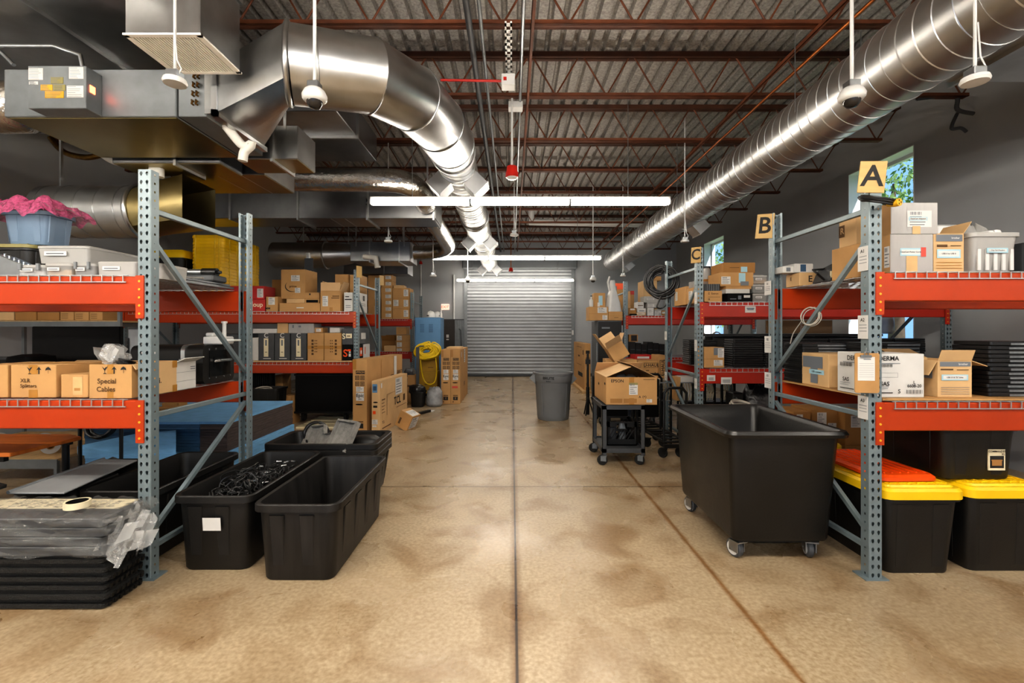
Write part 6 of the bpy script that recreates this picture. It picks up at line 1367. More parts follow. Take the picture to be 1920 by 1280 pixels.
for k in range(5): tag(MB().box(3.02, 3.4, 3.62, 3.95, .0 + k * .085, .08 + k * .085).build('grey_panel', 'grey_metal', bevel=.004), 'grey ribbed panel in the low stack at the lower right edge', 'panel', 'grey panels at the right edge')
# cables on the front right post and brace
coil('black cord coil with yellow plug hung below the letter A plate', (2.155, 2.725, Z(376, 2.72)), .085, 6, (.15, -.35, 1), .0065, spread=.022, seed=33)
t = thing('power_plug', 'yellow plug end of the cord below the letter A plate', 'plug', (2.215, 2.665, Z(382, 2.68)), rot=(0, 0, .3)); MB().cyl((0, 0, 0), (0, -.025, 0), .022, n=18).cyl((0, .04, .0), (0, 0, 0), .012, .022, n=14).build('plug_body', 'gold', t, smooth=40); m = MB()
for a in (0, 2.1, 4.2): m.box(.011 * math.cos(a) - .002, .011 * math.cos(a) + .002, -.0265, -.025, .011 * math.sin(a) - .005, .011 * math.sin(a) + .005)
m.build('slot', 'black_matte', t)
pz = lambda f_: Vector((2.163, 2.78 + f_ * 1.0, 2.05 - f_ * .9))
c0 = pz(.52) + Vector((-.03, 0, .0))
coil('thin grey cable loop tied around the diagonal brace of the front right rack', c0, .07, 4, (-1, -.5, .2), .0035, mat='cable_grey', spread=.02, seed=44, extra=[c0 + Vector((-.02, .06, -.03)), c0 + Vector((-.02, .16, -.12)), c0 + Vector((-.02, .2, -.2))])
t = thing('clipboard', 'brown clipboard with a printed form hanging on the front right post', 'clipboard', (2.095, 2.722, Z(699, 2.722)), -.10); w_, h_ = .136, .235
MB().loft([[Vector((p.x, -.004, p.y)) for p in rrect(w_, h_, .012, 0)], [Vector((p.x, 0, p.y)) for p in rrect(w_, h_, .012, 0)]]).build('board', 'clip_board', t)
m = MB().mat(0).box(-.052, .042, -.0055, -.004, -.045, .095).mat(1)
for k in range(7): m.box(-.045, .036, -.006, -.0055, .055 - k * .013, .056 - k * .013)
m.box(-.02, .02, -.006, -.0055, .078, .083).build('form_paper', ['paper', 'ink_grey'], t)
MB().box(-.04, .02, -.014, -.004, .092, .106).tube([(-.02, -.012, .106), (-.02, -.016, .125), (.0, -.016, .125), (.0, -.012, .106)], .003, 6).build('clip', 'steel', t); MB().tube([(-.01, -.01, .12), (-.005, -.006, .15)], .002, 5).build('hook', 'steel', t)

# ================================================================== ROLLING BIN
t = thing('laundry_truck', 'big black rolling plastic bin on four casters beside the front right rack', 'rolling bin', (1.72, 3.39, 0))
W_, D_ = .76, 1.08
m = MB(); zt = .855
m.loft([rrect(.60, .90, .04, .14), rrect(.62, .92, .05, .16), rrect(W_ - .07, D_ - .07, .05, zt - .05), rrect(W_ - .06, D_ - .06, .05, zt - .045), rrect(W_ + .01, D_ + .01, .06, zt - .04), rrect(W_ + .02, D_ + .02, .06, zt - .02), rrect(W_, D_, .06, zt), rrect(W_ - .05, D_ - .05, .05, zt - .002), rrect(W_ - .085, D_ - .085, .05, zt - .03), rrect(.60, .90, .04, .17)]).build('bin_shell', 'black_poly', t, smooth=40, bevel=0)
MB().box(-.26, .26, -.42, .42, .118, .142).build('base_frame', 'black_metal', t)
for i, (x, y) in enumerate(((-.245, -.39), (.22, -.39), (-.245, .37), (.22, .37))):
    a = (.35, -.25, .3, -.3)[i]; Tm = Matrix.Translation((x, y, 0)) @ Matrix.Rotation(a, 4, 'Z')
    m = MB(); m.T = Tm; m.box(-.04, .04, -.035, .035, .11, .119).box(-.032, -.026, -.02, .05, .045, .112).box(.026, .032, -.02, .05, .045, .112).cyl((-.034, .03, .06), (.034, .03, .06), .008, n=8); c = m.build('caster_fork', 'steel', t)
    m = MB(); m.T = Tm; m.lathe([(.02, -.02), (.052, -.02), (.06, -.012), (.06, .012), (.052, .02), (.02, .02)], 28, (0, .03, .06), 'x'); m.build('caster_wheel', 'dark_grey', c, smooth=40)
    m = MB(); m.T = Tm; m.cyl((-.0225, .03, .06), (.0225, .03, .06), .044, n=24); m.build('wheel_hub', 'white_plastic', c, smooth=40)

# ================================================================== TRASH CAN
t = thing('trash_can', 'round grey trash can with black lettering standing in the middle of the aisle', 'trash can', (X(1037, 7.8), 7.8, 0))
m = MB(); n = 40
m.lathe([(.255, 0), (.262, .015), (.27, .06), (.300, .62), (.303, .625), (.318, .645), (.322, .75), (.335, .755), (.338, .785), (.325, .79), (.312, .78), (.30, .62), (.255, .03)], 48).build('can_body', 'can_grey', t, smooth=35)
m = MB()
for a in (.15, PI - .15, PI + .5, -.5):
    pass
for sx in (-1, 1):
    m = MB(); A = [Vector((sx * .31, y, z)) for y, z in ((-.075, .60), (.075, .60), (.09, .755), (-.09, .755))]; B_ = [Vector((sx * x, y, z)) for x, y, z in ((.325, -.06, .60), (.325, .06, .60), (.39, .075, .69), (.39, -.075, .69))]; C_ = [Vector((sx * x, y, z)) for x, y, z in ((.345, -.06, .64), (.345, .06, .64), (.40, .075, .70), (.40, -.075, .70))]
    m.add([(sx*.315, -.09, .76), (sx*.315, .09, .76), (sx*.395, .075, .68), (sx*.395, -.075, .68), (sx*.30, -.08, .585), (sx*.30, .08, .585)], [(0, 1, 2, 3), (0, 3, 4), (1, 5, 2), (3, 2, 5, 4)]); m.build('handle', 'can_grey', t)
m = MB()
for a in (-PI/2 - .75, -PI/2 + .75, PI/2 - .7, PI/2 + .7):
    for z0, z1 in ((.05, .60),): 
        r0, r1 = .270, .300; d0 = Vector((math.cos(a), math.sin(a), 0)); s = Vector((-d0.y, d0.x, 0)) * .012
        m.loft([[d0 * r0 - s + Vector((0, 0, z0)), d0 * r0 + s + Vector((0, 0, z0)), d0 * (r0 + .01) + s + Vector((0, 0, z0)), d0 * (r0 + .01) - s + Vector((0, 0, z0))], [d0 * r1 - s + Vector((0, 0, z1)), d0 * r1 + s + Vector((0, 0, z1)), d0 * (r1 + .008) + s + Vector((0, 0, z1)), d0 * (r1 + .008) - s + Vector((0, 0, z1))]])
m.build('rib', 'can_grey', t)
a = -PI/2 - .32; text('BRUTE', .058, (.324 * math.cos(a), .324 * math.sin(a), .705), (PI/2, 0, a + PI/2), 'black_matte', t, sx=1.1); text('Rubber', .026, (.323 * math.cos(a), .323 * math.sin(a), .655), (PI/2, 0, a + PI/2), 'black_matte', t)

# ================================================================== UTILITY CART, boxes on it
t = thing('utility_cart', 'dark grey two-shelf utility cart on casters carrying the big open brown carton', 'cart', (1.225, 5.36, 0))
x0, x1, y0, y1 = -.235, .235, -.31, .31
for x in (x0, x1 - .045):
    for y in (y0, y1 - .045): MB().box(x, x + .045, y, y + .006, .11, .66).box(x if x < 0 else x + .039, x + .006 if x < 0 else x + .045, y, y + .045, .11, .66).build('corner_post', 'dark_grey', t)
for nm, z in (('lower_shelf', .16), ('top_shelf', .635)):
    m = MB().box(x0 + .006, x1 - .006, y0 + .006, y1 - .006, z, z + .012)
    for (a, b_, c_, d_) in ((x0, x1, y0, y0 + .008), (x0, x1, y1 - .008, y1), (x0, x0 + .008, y0, y1), (x1 - .008, x1, y0, y1)): m.box(a, b_, c_, d_, z - .02, z + .03)
    m.build(nm, 'dark_grey', t, bevel=.003)
def caster(par, x, y, r=.058, a=0., fork='grey_metal'):
    Tm = Matrix.Translation((x, y, 0)) @ Matrix.Rotation(a, 4, 'Z')
    m = MB(); m.T = Tm; m.box(-.025, .025, -.025, .025, 2 * r - .012, 2 * r).box(-.02, -.015, -.02, .04, r - .01, 2 * r - .01).box(.015, .02, -.02, .04, r - .01, 2 * r - .01).cyl((-.021, .025, r), (.021, .025, r), .007, n=8); c = m.build('caster_fork', fork, par)
    m = MB(); m.T = Tm; m.lathe([(.012, -.014), (r * .9, -.014), (r, -.008), (r, .008), (r * .9, .014), (.012, .014)], 24, (0, .025, r), 'x'); m.build('caster_wheel', 'rubber', c, smooth=40)
for (x, y, a) in ((x0 + .03, y0 + .03, 1.2), (x1 - .03, y0 + .03, .9), (x0 + .03, y1 - .04, 1.4), (x1 - .03, y1 - .04, 1.)): caster(t, x, y, .056, a)
MB().tube([(x0 + .01, y1, .6), (x0 + .01, y1 + .1, .64), (x1 - .01, y1 + .1, .64), (x1 - .01, y1, .6)], .014, 8).build('handle', 'black_metal', t)
t = thing('milk_crate', 'black milk crate with slanted slots on the lower shelf of the utility cart', 'crate', (1.255, 5.42, .174)); w_, d_, h_ = .34, .34, .27
m = MB().box(-w_/2, w_/2, -d_/2, d_/2, 0, .012)
def crate_side(m, f):
    # frame bands and slanted bars for one side; f maps (u along side, depth, z)
    def bx(u0, u1, z0, z1, o=.008): m.loft([[f(u0, 0, z0), f(u1, 0, z0), f(u1, o, z0), f(u0, o, z0)], [f(u0, 0, z1), f(u1, 0, z1), f(u1, o, z1), f(u0, o, z1)]])
    bx(-w_/2, w_/2, 0, .07); bx(-w_/2, -w_/2 + .03, .07, h_); bx(w_/2 - .03, w_/2, .07, h_); bx(-w_/2, -.06, h_ - .06, h_); bx(.06, w_/2, h_ - .06, h_); bx(-.06, .06, h_ - .018, h_); bx(-.06, .06, h_ - .11, h_ - .08)
    for k in range(9):
        u = -w_/2 + .0 + k * .038; q = .012
        m.loft([[f(u, 0, .07), f(u + q, 0, .07), f(u + q, .006, .07), f(u, .006, .07)], [f(u + .07, 0, h_ - .085), f(u + .07 + q, 0, h_ - .085), f(u + .07 + q, .006, h_ - .085), f(u + .07, .006, h_ - .085)]]) if u + .085 < w_/2 - .0 else None
crate_side(m, lambda u, o, z: Vector((u, -d_/2 + o, z))); crate_side(m, lambda u, o, z: Vector((u, d_/2 - o, z))); crate_side(m, lambda u, o, z: Vector((-w_/2 + o, u, z))); crate_side(m, lambda u, o, z: Vector((w_/2 - o, u, z)))
m.build('crate_body', 'black_plastic', t)
for k, (dx, dy) in enumerate(((-.08, -.05), (.02, -.08), (.09, .04))):
    p = thing('cable_adapter', ('silver gadget on the left inside the milk crate', 'silver gadget in the middle of the milk crate', 'dark gadget at the back of the milk crate')[k], 'gadget', (1.255 + dx, 5.42 + dy, .187)); MB().loft([rrect(.07, .06, .015, 0), rrect(.08, .07, .02, .17), rrect(.05, .04, .012, .21 + .02 * k)]).build('gadget_body', ('dark_grey', 'grey_metal', 'black_matte')[k], p, smooth=50); MB().tube([(0, 0, .21), (.03, .0, .24), (.05, .02, .2)], .006, 6).build('cord', 'cable_black', p)
sack('flattened clear plastic bag on the top shelf under the open carton', 1.22, 5.33, .36, .5, .016, 'bag_clear', 4, .6485) if 0 else None
carton('big open brown carton with shipping label on the utility cart', X(1136.5, 5.07), X(1232, 5.07), 5.07, 5.78, .668, Z(707, 5.07), tape='f', flaps={'l': (-1.18, .30), 'b': (-.9, .2), 'r': (-1.12, .34)}, marks=[('f', 'txt', 'EPSON', .22, .86, .046, 'ink'), ('f', 'lab', .45, .36, .62, .80), ('f', 'rect', .445, .72, .62, .80, 'olive'), ('f', 'rect', .08, .06, .32, .22, 'card_dark'), ('f', 'rect', .34, .06, .6, .22, 'card_dark'), ('f', 'lab', .79, .08, .90, .2), ('f', 'txt', '(+)', .75, .29, .035, 'ink'), ('f', 'txt', 'A', .66, .28, .035, 'ink'), ('f', 'rect', .73, .91, .95, .93, 'ink_brown'), ('l', 'hole', .42, .62, .06, .03), ('l', 'hole', .93, .75, .06, .03)])
sack('clear plastic bag inside the big open carton on the utility cart', 1.34, 5.4, .3, .3, .20, 'bag_clear', 9, .76)

# ================================================================== behind the cart: platform trucks, cartons
def truck(label, x, y, rz, w_=.42, l_=.75, h_=.82, z=.2):
    t = thing('platform_truck', label, 'hand truck', (x, y, 0), rz); r = .016
    MB().tube([(-w_/2, -l_/2, z), (-w_/2, -l_/2, h_ - .06), (-w_/2 + .05, -l_/2, h_), (w_/2 - .05, -l_/2, h_), (w_/2, -l_/2, h_ - .06), (w_/2, -l_/2, z)], r, 8).build('push_handle', 'black_metal', t, smooth=50)
    m = MB(); m.tube([(-w_/2, -l_/2, z), (-w_/2, l_/2, z), (w_/2, l_/2, z), (w_/2, -l_/2, z)], r, 8, closed=True)
    for k in range(4): m.tube([(-w_/2, -l_/2 + .15 + k * .15, z), (w_/2, -l_/2 + .15 + k * .15, z)], .011, 6)
    m.box(-w_/2, w_/2, -l_/2 - .02, -l_/2 + .02, z - .07, z - .03); m.build('deck_frame', 'black_metal', t, smooth=50)
    for (a, b_) in ((-1, -1), (1, -1), (-1, 1), (1, 1)): caster(t, a * (w_/2 - .03), b_ * (l_/2 - .05), .06, .6, 'black_metal')
    return t
truck('black tubular platform truck beside the big rolling bin', 1.86, 5.62, .08, w_=.27, l_=.6)
truck('second black platform truck behind the first near rack C', 1.80, 6.42, .12, w_=.34, l_=.55, h_=.9)
t = thing('hand_truck', 'folding hand truck with yellow-hubbed pneumatic wheel behind the utility cart', 'hand truck', (1.55, 5.95, 0), .6)
MB().cyl((-.03, 0, .12), (.03, 0, .12), .12, n=28).build('tyre', 'rubber', t, smooth=40); MB().cyl((-.034, 0, .12), (.034, 0, .12), .062, n=20).build('wheel_hub', 'gold', t, smooth=40); MB().tube([(.06, 0, .12), (.06, .05, .5), (.06, .1, .95)], .014, 8).tube([(.06, 0, .12), (.06, -.1, .03), (.12, -.1, .03), (.12, 0, .12), (.12, .1, .95), (.06, .1, .95)], .014, 8).build('frame', 'black_metal', t, smooth=50)
t = thing('equipment_case', 'low black case carrying the brown moving cartons behind the cart', 'case', (1.8, 7.45, 0)); MB().box(-.45, .5, -.25, .3, .13, .73).build('case_body', 'black_matte', t, bevel=.01); MB().box(-.46, .51, -.258, -.25, .42, .45).build('edge_trim', 'steel', t)
for a in (-.38, .42):
    for b_ in (-.2, .24): caster(t, a, b_, .06, .4)
carton('brown moving carton with boxed lettering facing the aisle', X(1196, 7.22), X(1234, 7.22), 7.22, 7.62, .735, Z(676, 7.22), tape='', mat='card', marks=[('f', 'rect', .3, .60, 1, .88, 'ink'), ('f', 'rect', .32, .62, .98, .86, 'card'), ('f', 'txt', 'U-HAUL', .66, .74, .066, 'ink'), ('f', 'rect', .4, .42, .55, .47, 'ink_brown'), ('f', 'txt', 'A', .85, .25, .07, 'ink')])
carton('tall brown moving carton lettered sideways, bottom to top', X(1235.5, 7.2), X(1252, 7.2), 7.2, 7.6, .735, Z(666, 7.2), tape='', mat='card', marks=[('f', 'rect', .1, .15, .8, .8, 'ink'), ('f', 'rect', .16, .17, .74, .78, 'card'), ('f', 'txt', 'U-HAUL', .45, .47, .07, 'ink', 1., PI/2)])
cpx('red carton with white lettering behind the moving cartons', 1190, 1222, 665, 7.7, .3, .735, mat='red_box', tape='', marks=[('f', 'rect', .15, .82, .85, .92, 'paper')])
cpx('brown carton below the upturned open carton, right part', 1157, 1194, 674, 6.9, .30, .745, tape='', mat='card', marks=[('f', 'rect', .2, .45, .8, .5, 'ink_brown'), ('f', 'txt', 'CERTIFIED', .5, .3, .045, 'ink_brown')])
cpx('brown carton below the upturned open carton, left part', 1136, 1156, 673, 6.95, .25, .745, tape='', mat='card', marks=[('f', 'rect', .15, .3, .85, .55, 'ink_brown')])
t = thing('utility_table', 'dark metal table carrying the cartons behind the big open carton', 'table', (1.65, 6.96, 0)); MB().box(-.28, .3, -.15, .2, .715, .743).build('tabletop', 'dark_grey', t, bevel=.004)
for a in (-.26, .27):
    for b_ in (-.13, .17): MB().cyl((a, b_, 0), (a, b_, .715), .016, n=10).build('leg', 'black_metal', t)
t = carton('open carton lying tilted with wide raised flaps behind the big open carton', X(1160, 6.75), X(1192, 6.75), 6.74, 7.0, Z(676, 6.75), Z(646, 6.75), rot=(0, -.55, 0), tape='', mat='card', flaps={'l': (.1, .28), 'r': (.9, .12), 'f': (.8, .15), 'b': (.5, .18)})
t.location = (X(1168, 6.75), 6.9, Z(672, 6.75))
t = thing('filing_cabinet', 'tall dark cabinet at the right end of the aisle with cartons on top', 'cabinet', (X(1143, 8.65), 8.95, 0))
w_ = X(1165, 8.65) - X(1120, 8.65); MB().box(-w_/2, w_/2, -.3, .35, .03, Z(601, 8.65)).build('cabinet_body', 'cabinet_grey', t, bevel=.006); d = MB().box(-w_/2 + .01, w_/2 - .01, -.318, -.3, .06, Z(603, 8.65)).build('door', 'black_plastic', t, bevel=.006); MB().box(-.15, .0, -.324, -.318, 1.52, 1.55).build('name_plate', 'grey_metal', d); MB().box(-w_/2 - .006, -w_/2, -.25, -.2, .9, 1.25).build('side_pull', 'silver_trim', t); MB().box(-w_/2, w_/2, -.3, .35, 0, .03).build('plinth', 'black_matte', t)
zt = Z(600.5, 8.65)
carton('two-tier brown carton with white stickers on the left of the dark cabinet', X(1104, 8.68), X(1140, 8.68), 8.66, 9.0, zt, Z(575, 8.68), tape='', marks=[('f', 'lab', .45, .55, .92, .95), ('f', 'lab', .7, .05, .95, .38), ('f', 'rect', 0, .48, 1, .5, 'card_dark')])
carton('brown carton on the right of the dark cabinet top, below the white machine', X(1140.5, 8.68), X(1167, 8.68), 8.66, 8.97, zt, Z(584, 8.68), tape='', marks=[('f', 'rect', .4, .3, .7, .35, 'ink_brown'), ('f', 'rect', .0, .5, 1, .52, 'card_dark')])
carton('small brown carton with teal patches on top of the stickered carton', X(1114, 8.72), X(1135, 8.72), 8.72, 8.97, Z(574.5, 8.68), Z(549, 8.72), tape='', marks=[('f', 'rect', .4, .1, .75, .8, 'paper_blue'), ('f', 'rect', .3, .0, .5, .3, 'paper')])
t = thing('bottle', 'small white bottle at the left of the cabinet top cartons', 'bottle', (X(1109, 8.72), 8.74, Z(574.5, 8.68))); MB().lathe([(.035, 0), (.038, .02), (.038, .12), (.015, .15), (.015, .19)], 14).build('bottle_body', 'white_plastic', t, smooth=40); MB().cyl((0, 0, .19), (0, 0, .21), .018, n=12).build('cap', 'dark_grey', t)
tvbox('tall brown television carton on a board near the roll-up door', (1.885, 11.05), (1.885, 12.95), .145, 1.12, [('f', 'rect', .2, .78, .85, .85, 'ink'), ('f', 'icons', .18, .66, .045, 2), ('f', 'icons', .18, .58, .045, 2), ('f', 'rect', .3, .44, .7, .52, 'paper'), ('f', 'rect', .3, .1, .7, .16, 'ink'), ('l', 'rect', .3, .5, .75, .51, 'ink_brown'), ('l', 'rect', .3, .9, .75, .91, 'ink_brown'), ('l', 'rect', .3, .5, .305, .91, 'ink_brown'), ('l', 'rect', .745, .5, .75, .91, 'ink_brown'), ('l', 'rect', .45, .68, .6, .72, 'ink_brown'), ('l', 'rect', .45, .25, .85, .34, 'ink'), ('l', 'rect', .85, .75, .93, .85, 'ink_brown')], z0=.056)
o = MB().box(1.66, 1.98, 10.85, 13.0, 0.0, .055).build('board', 'board'); tag(o, 'pale board on the floor under the television carton near the roll-up door', 'board')
t = thing('tripod_stand', 'folded black stand leaning upright beside the dark cabinet', 'stand', (X(1103, 8.0), 8.05, 0)); MB().tube([(0, 0, .02), (0, 0, .5)], .03, 8).tube([(0, 0, .5), (0, 0, 1.08)], .02, 8).build('pole', 'black_metal', t, smooth=40)
for a in (0, 2.1, 4.2): MB().tube([(0, 0, .35), (.10 * math.cos(a), .10 * math.sin(a), .012)], .012, 6).build('leg', 'black_metal', t)
MB().box(-.04, .04, -.03, .03, .9, .98).cyl((0, -.05, .3), (0, .05, .3), .02, n=8).build('clamp', 'black_plastic', t)

# ================================================================== SECOND RIGHT RACK upper
zU, zL = 1.815, 1.05; Y2 = 5.32
t = cpx('brown carton with a letter E emblem at post C holding black tubes', 1321, 1354, 545, Y2, .3, zU, tape='', mat='card', marks=[('f', 'txt', 'E', .25, .75, .035, 'ink_brown'), ('f', 'txt', 'Extron', .58, .75, .03, 'ink_brown'), ('f', 'rect', .2, .42, .9, .45, 'ink_brown'), ('f', 'txt', 'o', .25, .25, .04, 'ink')])
for k in range(7):
    o = MB().cyl((0, 0, 0), (0, 0, .08), .0155, n=12).build('tube', 'dark_grey', smooth=40); o.location = (X(1325, Y2) + k * .0262, Y2 + .05, Z(544.6, Y2)); tag(o, 'short dark tube standing in the row on the E-emblem carton by post C', 'tube', 'dark tubes in a row')
cpx('blender-like clear jar carton behind the dark tubes at post C', 1320, 1337, 523, 5.7, .2, zU, mat='card_dark', tape='')
t = thing('jar', 'clear jar with dark lid on a carton behind post C', 'jar', (X(1328, 5.75), 5.8, Z(522.6, 5.7))); MB().lathe([(.05, 0), (.055, .02), (.055, .12), (.045, .14)], 20).build('jar_body', 'milky_bin', t, smooth=40); MB().lathe([(.048, .14), (.048, .165), (.02, .17)], 20).build('lid', 'black_plastic', t, smooth=40)
cpx('black product box with white print on the deck between posts C and B', 1364, 1411, 550, Y2 + .02, .3, zU, mat='black_matte', tape='', name='product_box', marks=[('f', 'rect', .65, .5, .9, .8, 'paper'), ('f', 'rect', .42, .3, .55, .75, 'ink_grey'), ('f', 'rect', .1, .3, .35, .4, 'ink_grey')])
cpx('flat white box on the black product box', 1361, 1406, 541.5, Y2 + .02, .3, Z(549.6, Y2), mat='white_card', tape='', name='product_box')
cpx('flat brown box on the flat white box', 1361, 1409, 536.3, Y2 + .03, .3, Z(541.3, Y2), mat='card', tape='')
cpx('brown carton with grey tape strips, second from the top of the pile', 1351, 1413, 510.5, Y2 + .03, .34, Z(536, Y2), tape='', mat='card', marks=[('f', 'rect', .55, .25, .75, .95, 'paper_blue'), ('f', 'rect', .6, .05, .85, .35, 'ink_grey'), ('f', 'lab', .02, .15, .3, .7)])
cpx('topmost brown carton of the pile in front of the far window', 1356, 1416, 492, Y2 + .08, .33, Z(510.2, Y2), tape='', mat='card_dark', marks=[('f', 'rect', .55, .1, .75, .6, 'paper_blue'), ('f', 'rect', .2, .5, .5, .54, 'ink_brown')])
cpx('dark open carton left of the pile in front of the far window', 1339, 1360, 506, 5.75, .3, zU, tape='', mat='card_dark', flaps={'f': 1.3, 'l': 1.2})
for k in range(3): clearbin(('lowest clear grey bin beside post B', 'middle clear grey bin beside post B', 'topmost clear bin with brown contents beside post B')[k], X(1413, Y2), X(1442, Y2), Y2 + .02, 5.62, zU + k * .105, .10, inside='dark_grey' if k < 2 else 'card')
cpx('white folded paper box on top of the clear bins beside post B', 1413, 1432, 517, Y2 + .05, .2, zU + .316, mat='white_card', tape='')
carton('brown carton with tall white label between posts D and C', 2.22, 2.5, 5.88, 6.3, zU, Z(538, 6.0), tape='', mat='card', marks=[('l', 'lab', .1, .3, .3, .8)])
carton('narrow brown carton with white label just left of post C', 2.21, 2.42, 5.58, 5.84, zU, Z(540, 5.7), tape='', mat='card', marks=[('l', 'lab', .3, .25, .75, .8)])
carton('clear package resting on the carton between posts D and C', 2.24, 2.45, 5.7, 5.84, Z(539.6, 5.7), Z(527, 5.7), tape='', mat='clear_bin')
carton('brown carton with grey picture and white label by post C, lower shelf', X(1320, Y2), X(1358, Y2), Y2, 5.6, zL + .004, Z(651, Y2), tape='', mat='card', marks=[('f', 'lab', .48, .1, .92, .38), ('f', 'rect', .48, .62, .98, .98, 'ink_grey'), ('f', 'lab', .68, .5, .98, .95), ('f', 'rect', 0, .42, 1, .44, 'card_dark')])
o = MB().box(2.22, 3.0, 5.33, 6.3, 1.385, 1.41).build('board', 'white_paint') if 0 else None
# under the second right rack: folding gates
for k, (a, b_) in enumerate(((1237, 1259), (1276, 1300), (1320, 1341), (1352, 1378))):
    t = thing('folding_gate', ('folded wire gate farthest left under the second right rack', 'folded wire gate between posts D and C', 'folded wire gate right of post C', 'folded wire gate under the white shelf card')[k], 'gate', (X((a + b_) / 2, 6.0), 6.0, 0))
    w_ = X(b_, 6.0) - X(a, 6.0); m = MB(); n = max(3, int(w_ / .032)); zA, zB = Z(750, 6.0), Z(718, 6.0)
    for q in range(n):
        x = -w_/2 + q * w_ / n; hz = (zB - zA) / 2
        for (z0, z1, s) in ((zA, zA + hz, 1), (zA + hz, zB, -1)): m.tube([(x + (0 if s > 0 else .02), 0, z0), (x + (.02 if s > 0 else 0), 0, z1)], .0065, 6)
    m.build('lattice', 'tan_wire', t); MB().box(-w_/2, w_/2, -.012, .012, zB, zB + .012).box(-w_/2, w_/2, -.01, .01, zA - .012, zA).build('rail', 'grey_metal', t); m = MB().box(-w_/2, -w_/2 + .02, -.02, .02, 0, zB).box(w_/2 - .02, w_/2, -.02, .02, 0, zB); m.build('post', 'black_metal', t)
t = thing('upright_case', 'black upright case with a handle under the second right rack', 'case', (X(1381, 5.7), 5.75, 0)); MB().box(-.07, .06, -.1, .1, 0, .72).build('case_body', 'black_plastic', t, bevel=.01); MB().tube([(-.03, -.105, .66), (-.03, -.135, .64), (-.03, -.135, .54), (-.03, -.105, .52)], .009, 6).build('handle', 'steel', t)
sack('large dark plastic bag under the second right rack', X(1432, 5.7), 5.8, .5, .4, .8, 'bag_black', 31)
coil('pale cable bundle on the floor gear behind the rolling bin', (X(1402, 5.0), 5.05, .63), .16, 5, (.2, -.3, 1), .011, mat='cable_grey', spread=.03, seed=8)
t = thing('storage_crate', 'dark crate carrying the pale cable bundle', 'crate', (X(1402, 5.0), 5.06, 0)); MB().loft([rrect(.40, .36, .03, 0), rrect(.44, .4, .04, .55), rrect(.47, .43, .04, .55), rrect(.47, .43, .04, .58)]).build('crate_body', 'black_matte', t, smooth=40); m = MB()
for k in range(4): m.box(-.2 + k * .11, -.14 + k * .11, -.21, -.19, .1, .45)
m.build('rib', 'black_plastic', t)
cpx('white carton under the lower beam between posts D and C', 1277, 1300, 707, 6.1, .25, .55, mat='white_card', tape=''); cpx('brown carton beside the white carton between posts D and C', 1269, 1276.5, 707, 6.12, .25, .55, tape='')
t = thing('steel_bench', 'low steel bench carrying the cartons under the second right rack', 'bench', (2.62, 6.18, 0)); MB().box(-.35, .25, -.14, .2, .52, .548).build('bench_top', 'black_metal', t)
for a in (-.33, .23):
    for b_ in (-.12, .18): MB().cyl((a, b_, 0), (a, b_, .52), .014, n=8).build('leg', 'black_metal', t)

# ================================================================== THIRD RIGHT RACK
zU, zL = 1.775, .98; Y3 = 8.78
coil('big black cable coil hung on the back post of the second right rack', (2.10, 6.42, Z(528, 6.42)), .205, 20, (-.55, -.85, .1), .012, spread=.06, seed=51, wild=2.0, name='cable_coil', extra=[(2.06, 6.36, Z(555, 6.4)), (2.0, 6.36, Z(575, 6.4)), (2.08, 6.36, Z(577, 6.4)), (2.16, 6.36, Z(560, 6.4)), (2.18, 6.38, Z(510, 6.4))])
rows = [('white carton with big white label, bottom row of the third right rack', 1214, 1226, 577, 'white_card'), ('grey carton with a white label, bottom row of the third right rack', 1227, 1240, 580, 'grey_card'), ('low tan carton at the left of the third right rack', 1193, 1211, 586, 'card_light'), ('brown carton at the right end of the third right rack row', 1241, 1247, 582, 'card_dark')]
for (l, a, b_, c_, mt) in rows: cpx(l, a, b_, c_, Y3 + .02, .3, zU, mat=mt, tape='', marks=[('f', 'lab', .1, .35, .9, .75)])
cpx('grey carton on the second row, centre of the third right rack', 1213, 1236, 567, Y3 + .03, .3, Z(576.6, Y3), mat='grey_card', tape='', marks=[('f', 'lab', .1, .2, .6, .7)])
clearbin('pale plastic bin with lid on top of the grey cartons, third right rack', X(1208, Y3), X(1240, Y3), Y3 + .03, 9.1, Z(566.6, Y3), Z(555, Y3) - Z(566.6, Y3), 'milky_bin')
cpx('low white carton with black band beside the grey cartons, third right rack', 1195, 1211, 578, Y3 + .05, .3, Z(585.6, Y3), mat='white_card', tape='', marks=[('f', 'rect', .2, .3, .8, .5, 'ink_grey')])
cpx('small white carton stacked left of the centre, third right rack', 1195, 1207, 566, Y3 + .06, .25, Z(577.6, Y3), mat='white_card', tape='', marks=[('f', 'rect', .1, .4, .9, .5, 'ink_brown')])
cpx('tall brown carton behind the pale plastic bin', 1206, 1232, 526, 9.3, .4, zU, mat='card_light', tape=''); cpx('smaller brown carton on top of the tall brown carton', 1218, 1240, 518, 9.32, .3, Z(525.6, 9.3), tape='')
cpx('flat brown carton at the left end beside the third right rack post', 1179, 1193, 577, Y3 + .05, .3, zU, tape='', mat='card_dark', marks=[('f', 'rect', .2, .7, .8, .9, 'paper')])
cpx('black open crate at the left of the third right rack deck', 1181, 1194, 588, 8.79, .02, zU, tape='', mat='black_matte', name='crate', cat='crate')
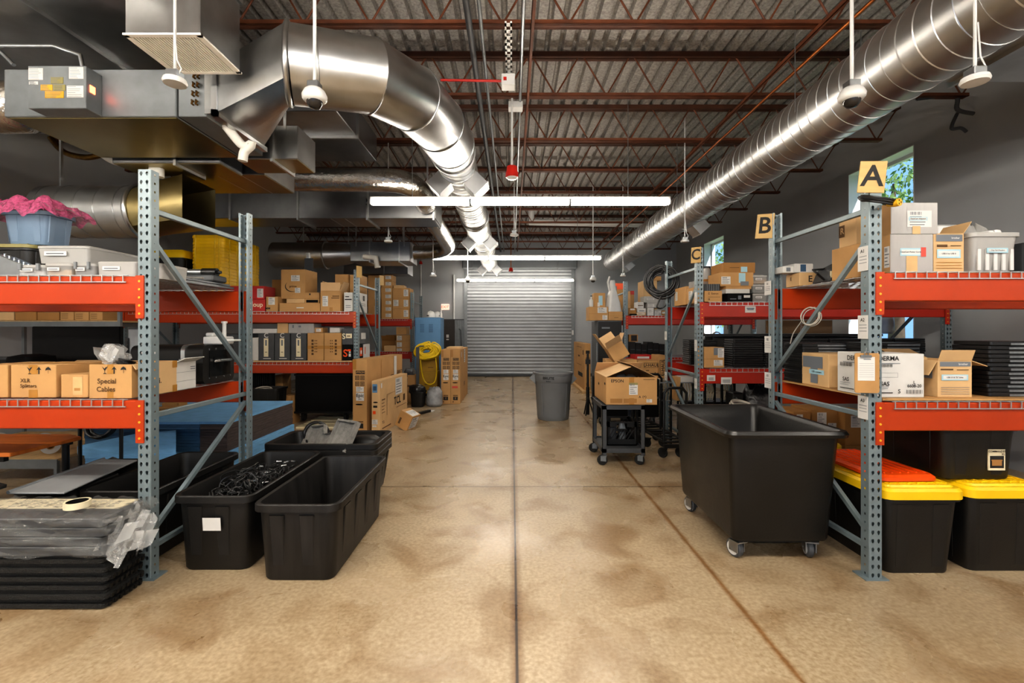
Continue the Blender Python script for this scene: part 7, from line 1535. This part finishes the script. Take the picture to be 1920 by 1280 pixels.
t = thing('ventilator', 'white fan-like machine with spread paper beside the third right rack post', 'equipment', (X(1149, 8.8), 8.83, Z(584, 8.68) + .002), .4); MB().loft([rrect(.3, .22, .04, 0), rrect(.26, .2, .05, .18), rrect(.12, .12, .04, .42), rrect(.08, .08, .03, .60)]).build('machine_body', 'white_plastic', t, smooth=50); MB().tube([(-.1, -.05, .4), (-.16, -.08, .55), (-.12, -.08, .66)], .02, 8).build('arm', 'white_plastic', t, smooth=50)
carton('orange brown carton high behind the white machine', X(1152, 10.4), X(1168, 10.4), 10.38, 10.75, 1.78, Z(531, 10.4), tape='', mat='card', marks=[('f', 'rect', 0, .82, 1, 1, 'orange_lid')])
t = thing('support_stand', 'grey stand carrying the orange brown carton behind the dark cabinet', 'stand', (X(1160, 10.4), 10.55, 0)); MB().box(-.14, .14, -.18, .22, 1.75, 1.775).build('stand_top', 'grey_metal', t)
for a in (-.12, .12):
    for b_ in (-.16, .2): MB().box(a - .015, a + .015, b_ - .015, b_ + .015, 0, 1.75).build('leg', 'grey_metal', t)
cpx('brown carton with red lid right of the third right rack post top', 1182, 1189, 545, 9.3, .3, zU, tape='', marks=[('f', 'rect', 0, .85, 1, 1, 'red_box')])
for k in range(6):
    a = 1181 + k * 11
    cpx(('black case leftmost on the lower shelf of the third right rack', 'black case second from the left, third right rack', 'black case third from the left, third right rack', 'black case fourth along, third right rack', 'black case fifth along, third right rack', 'black case at the right end, third right rack')[k], a, a + 10.4, 641 + (k % 3) * 2, Y3 + .02 + (k % 2) * .02, .3, zL, mat='black_plastic', tape='', name='equipment_case', cat='case', marks=[('f', 'rect', .1, .5, .9, .52, 'ink_grey')])
cpx('small brown open carton on the black cases, third right rack', 1179, 1196, 627, Y3 + .05, .2, Z(640.5, Y3), tape='', mat='card_dark', marks=[('f', 'rect', .25, .1, .9, .9, 'ink')])
# roof drain
t = thing('drain_pipe', 'white roof drain pipe running across the ceiling beyond the first pendant light', 'pipe', P(1000, 410, 11.8)); m = MB()
m.tube([P(992, 416, 11.9), P(1240, 421, 11.9)], .085, 16); m.build('pipe_run', 'white_plastic', t, True, smooth=50); MB().lathe([(.16, .46), (.15, .4), (.08, .3), (.08, 0)], 20, tuple(P(996, 419, 11.9))).build('drain_bowl', 'white_plastic', t, True, smooth=40)
o = MB().box(XL, XR, 14.93, 15.0, 4.25, 4.34) if 0 else None
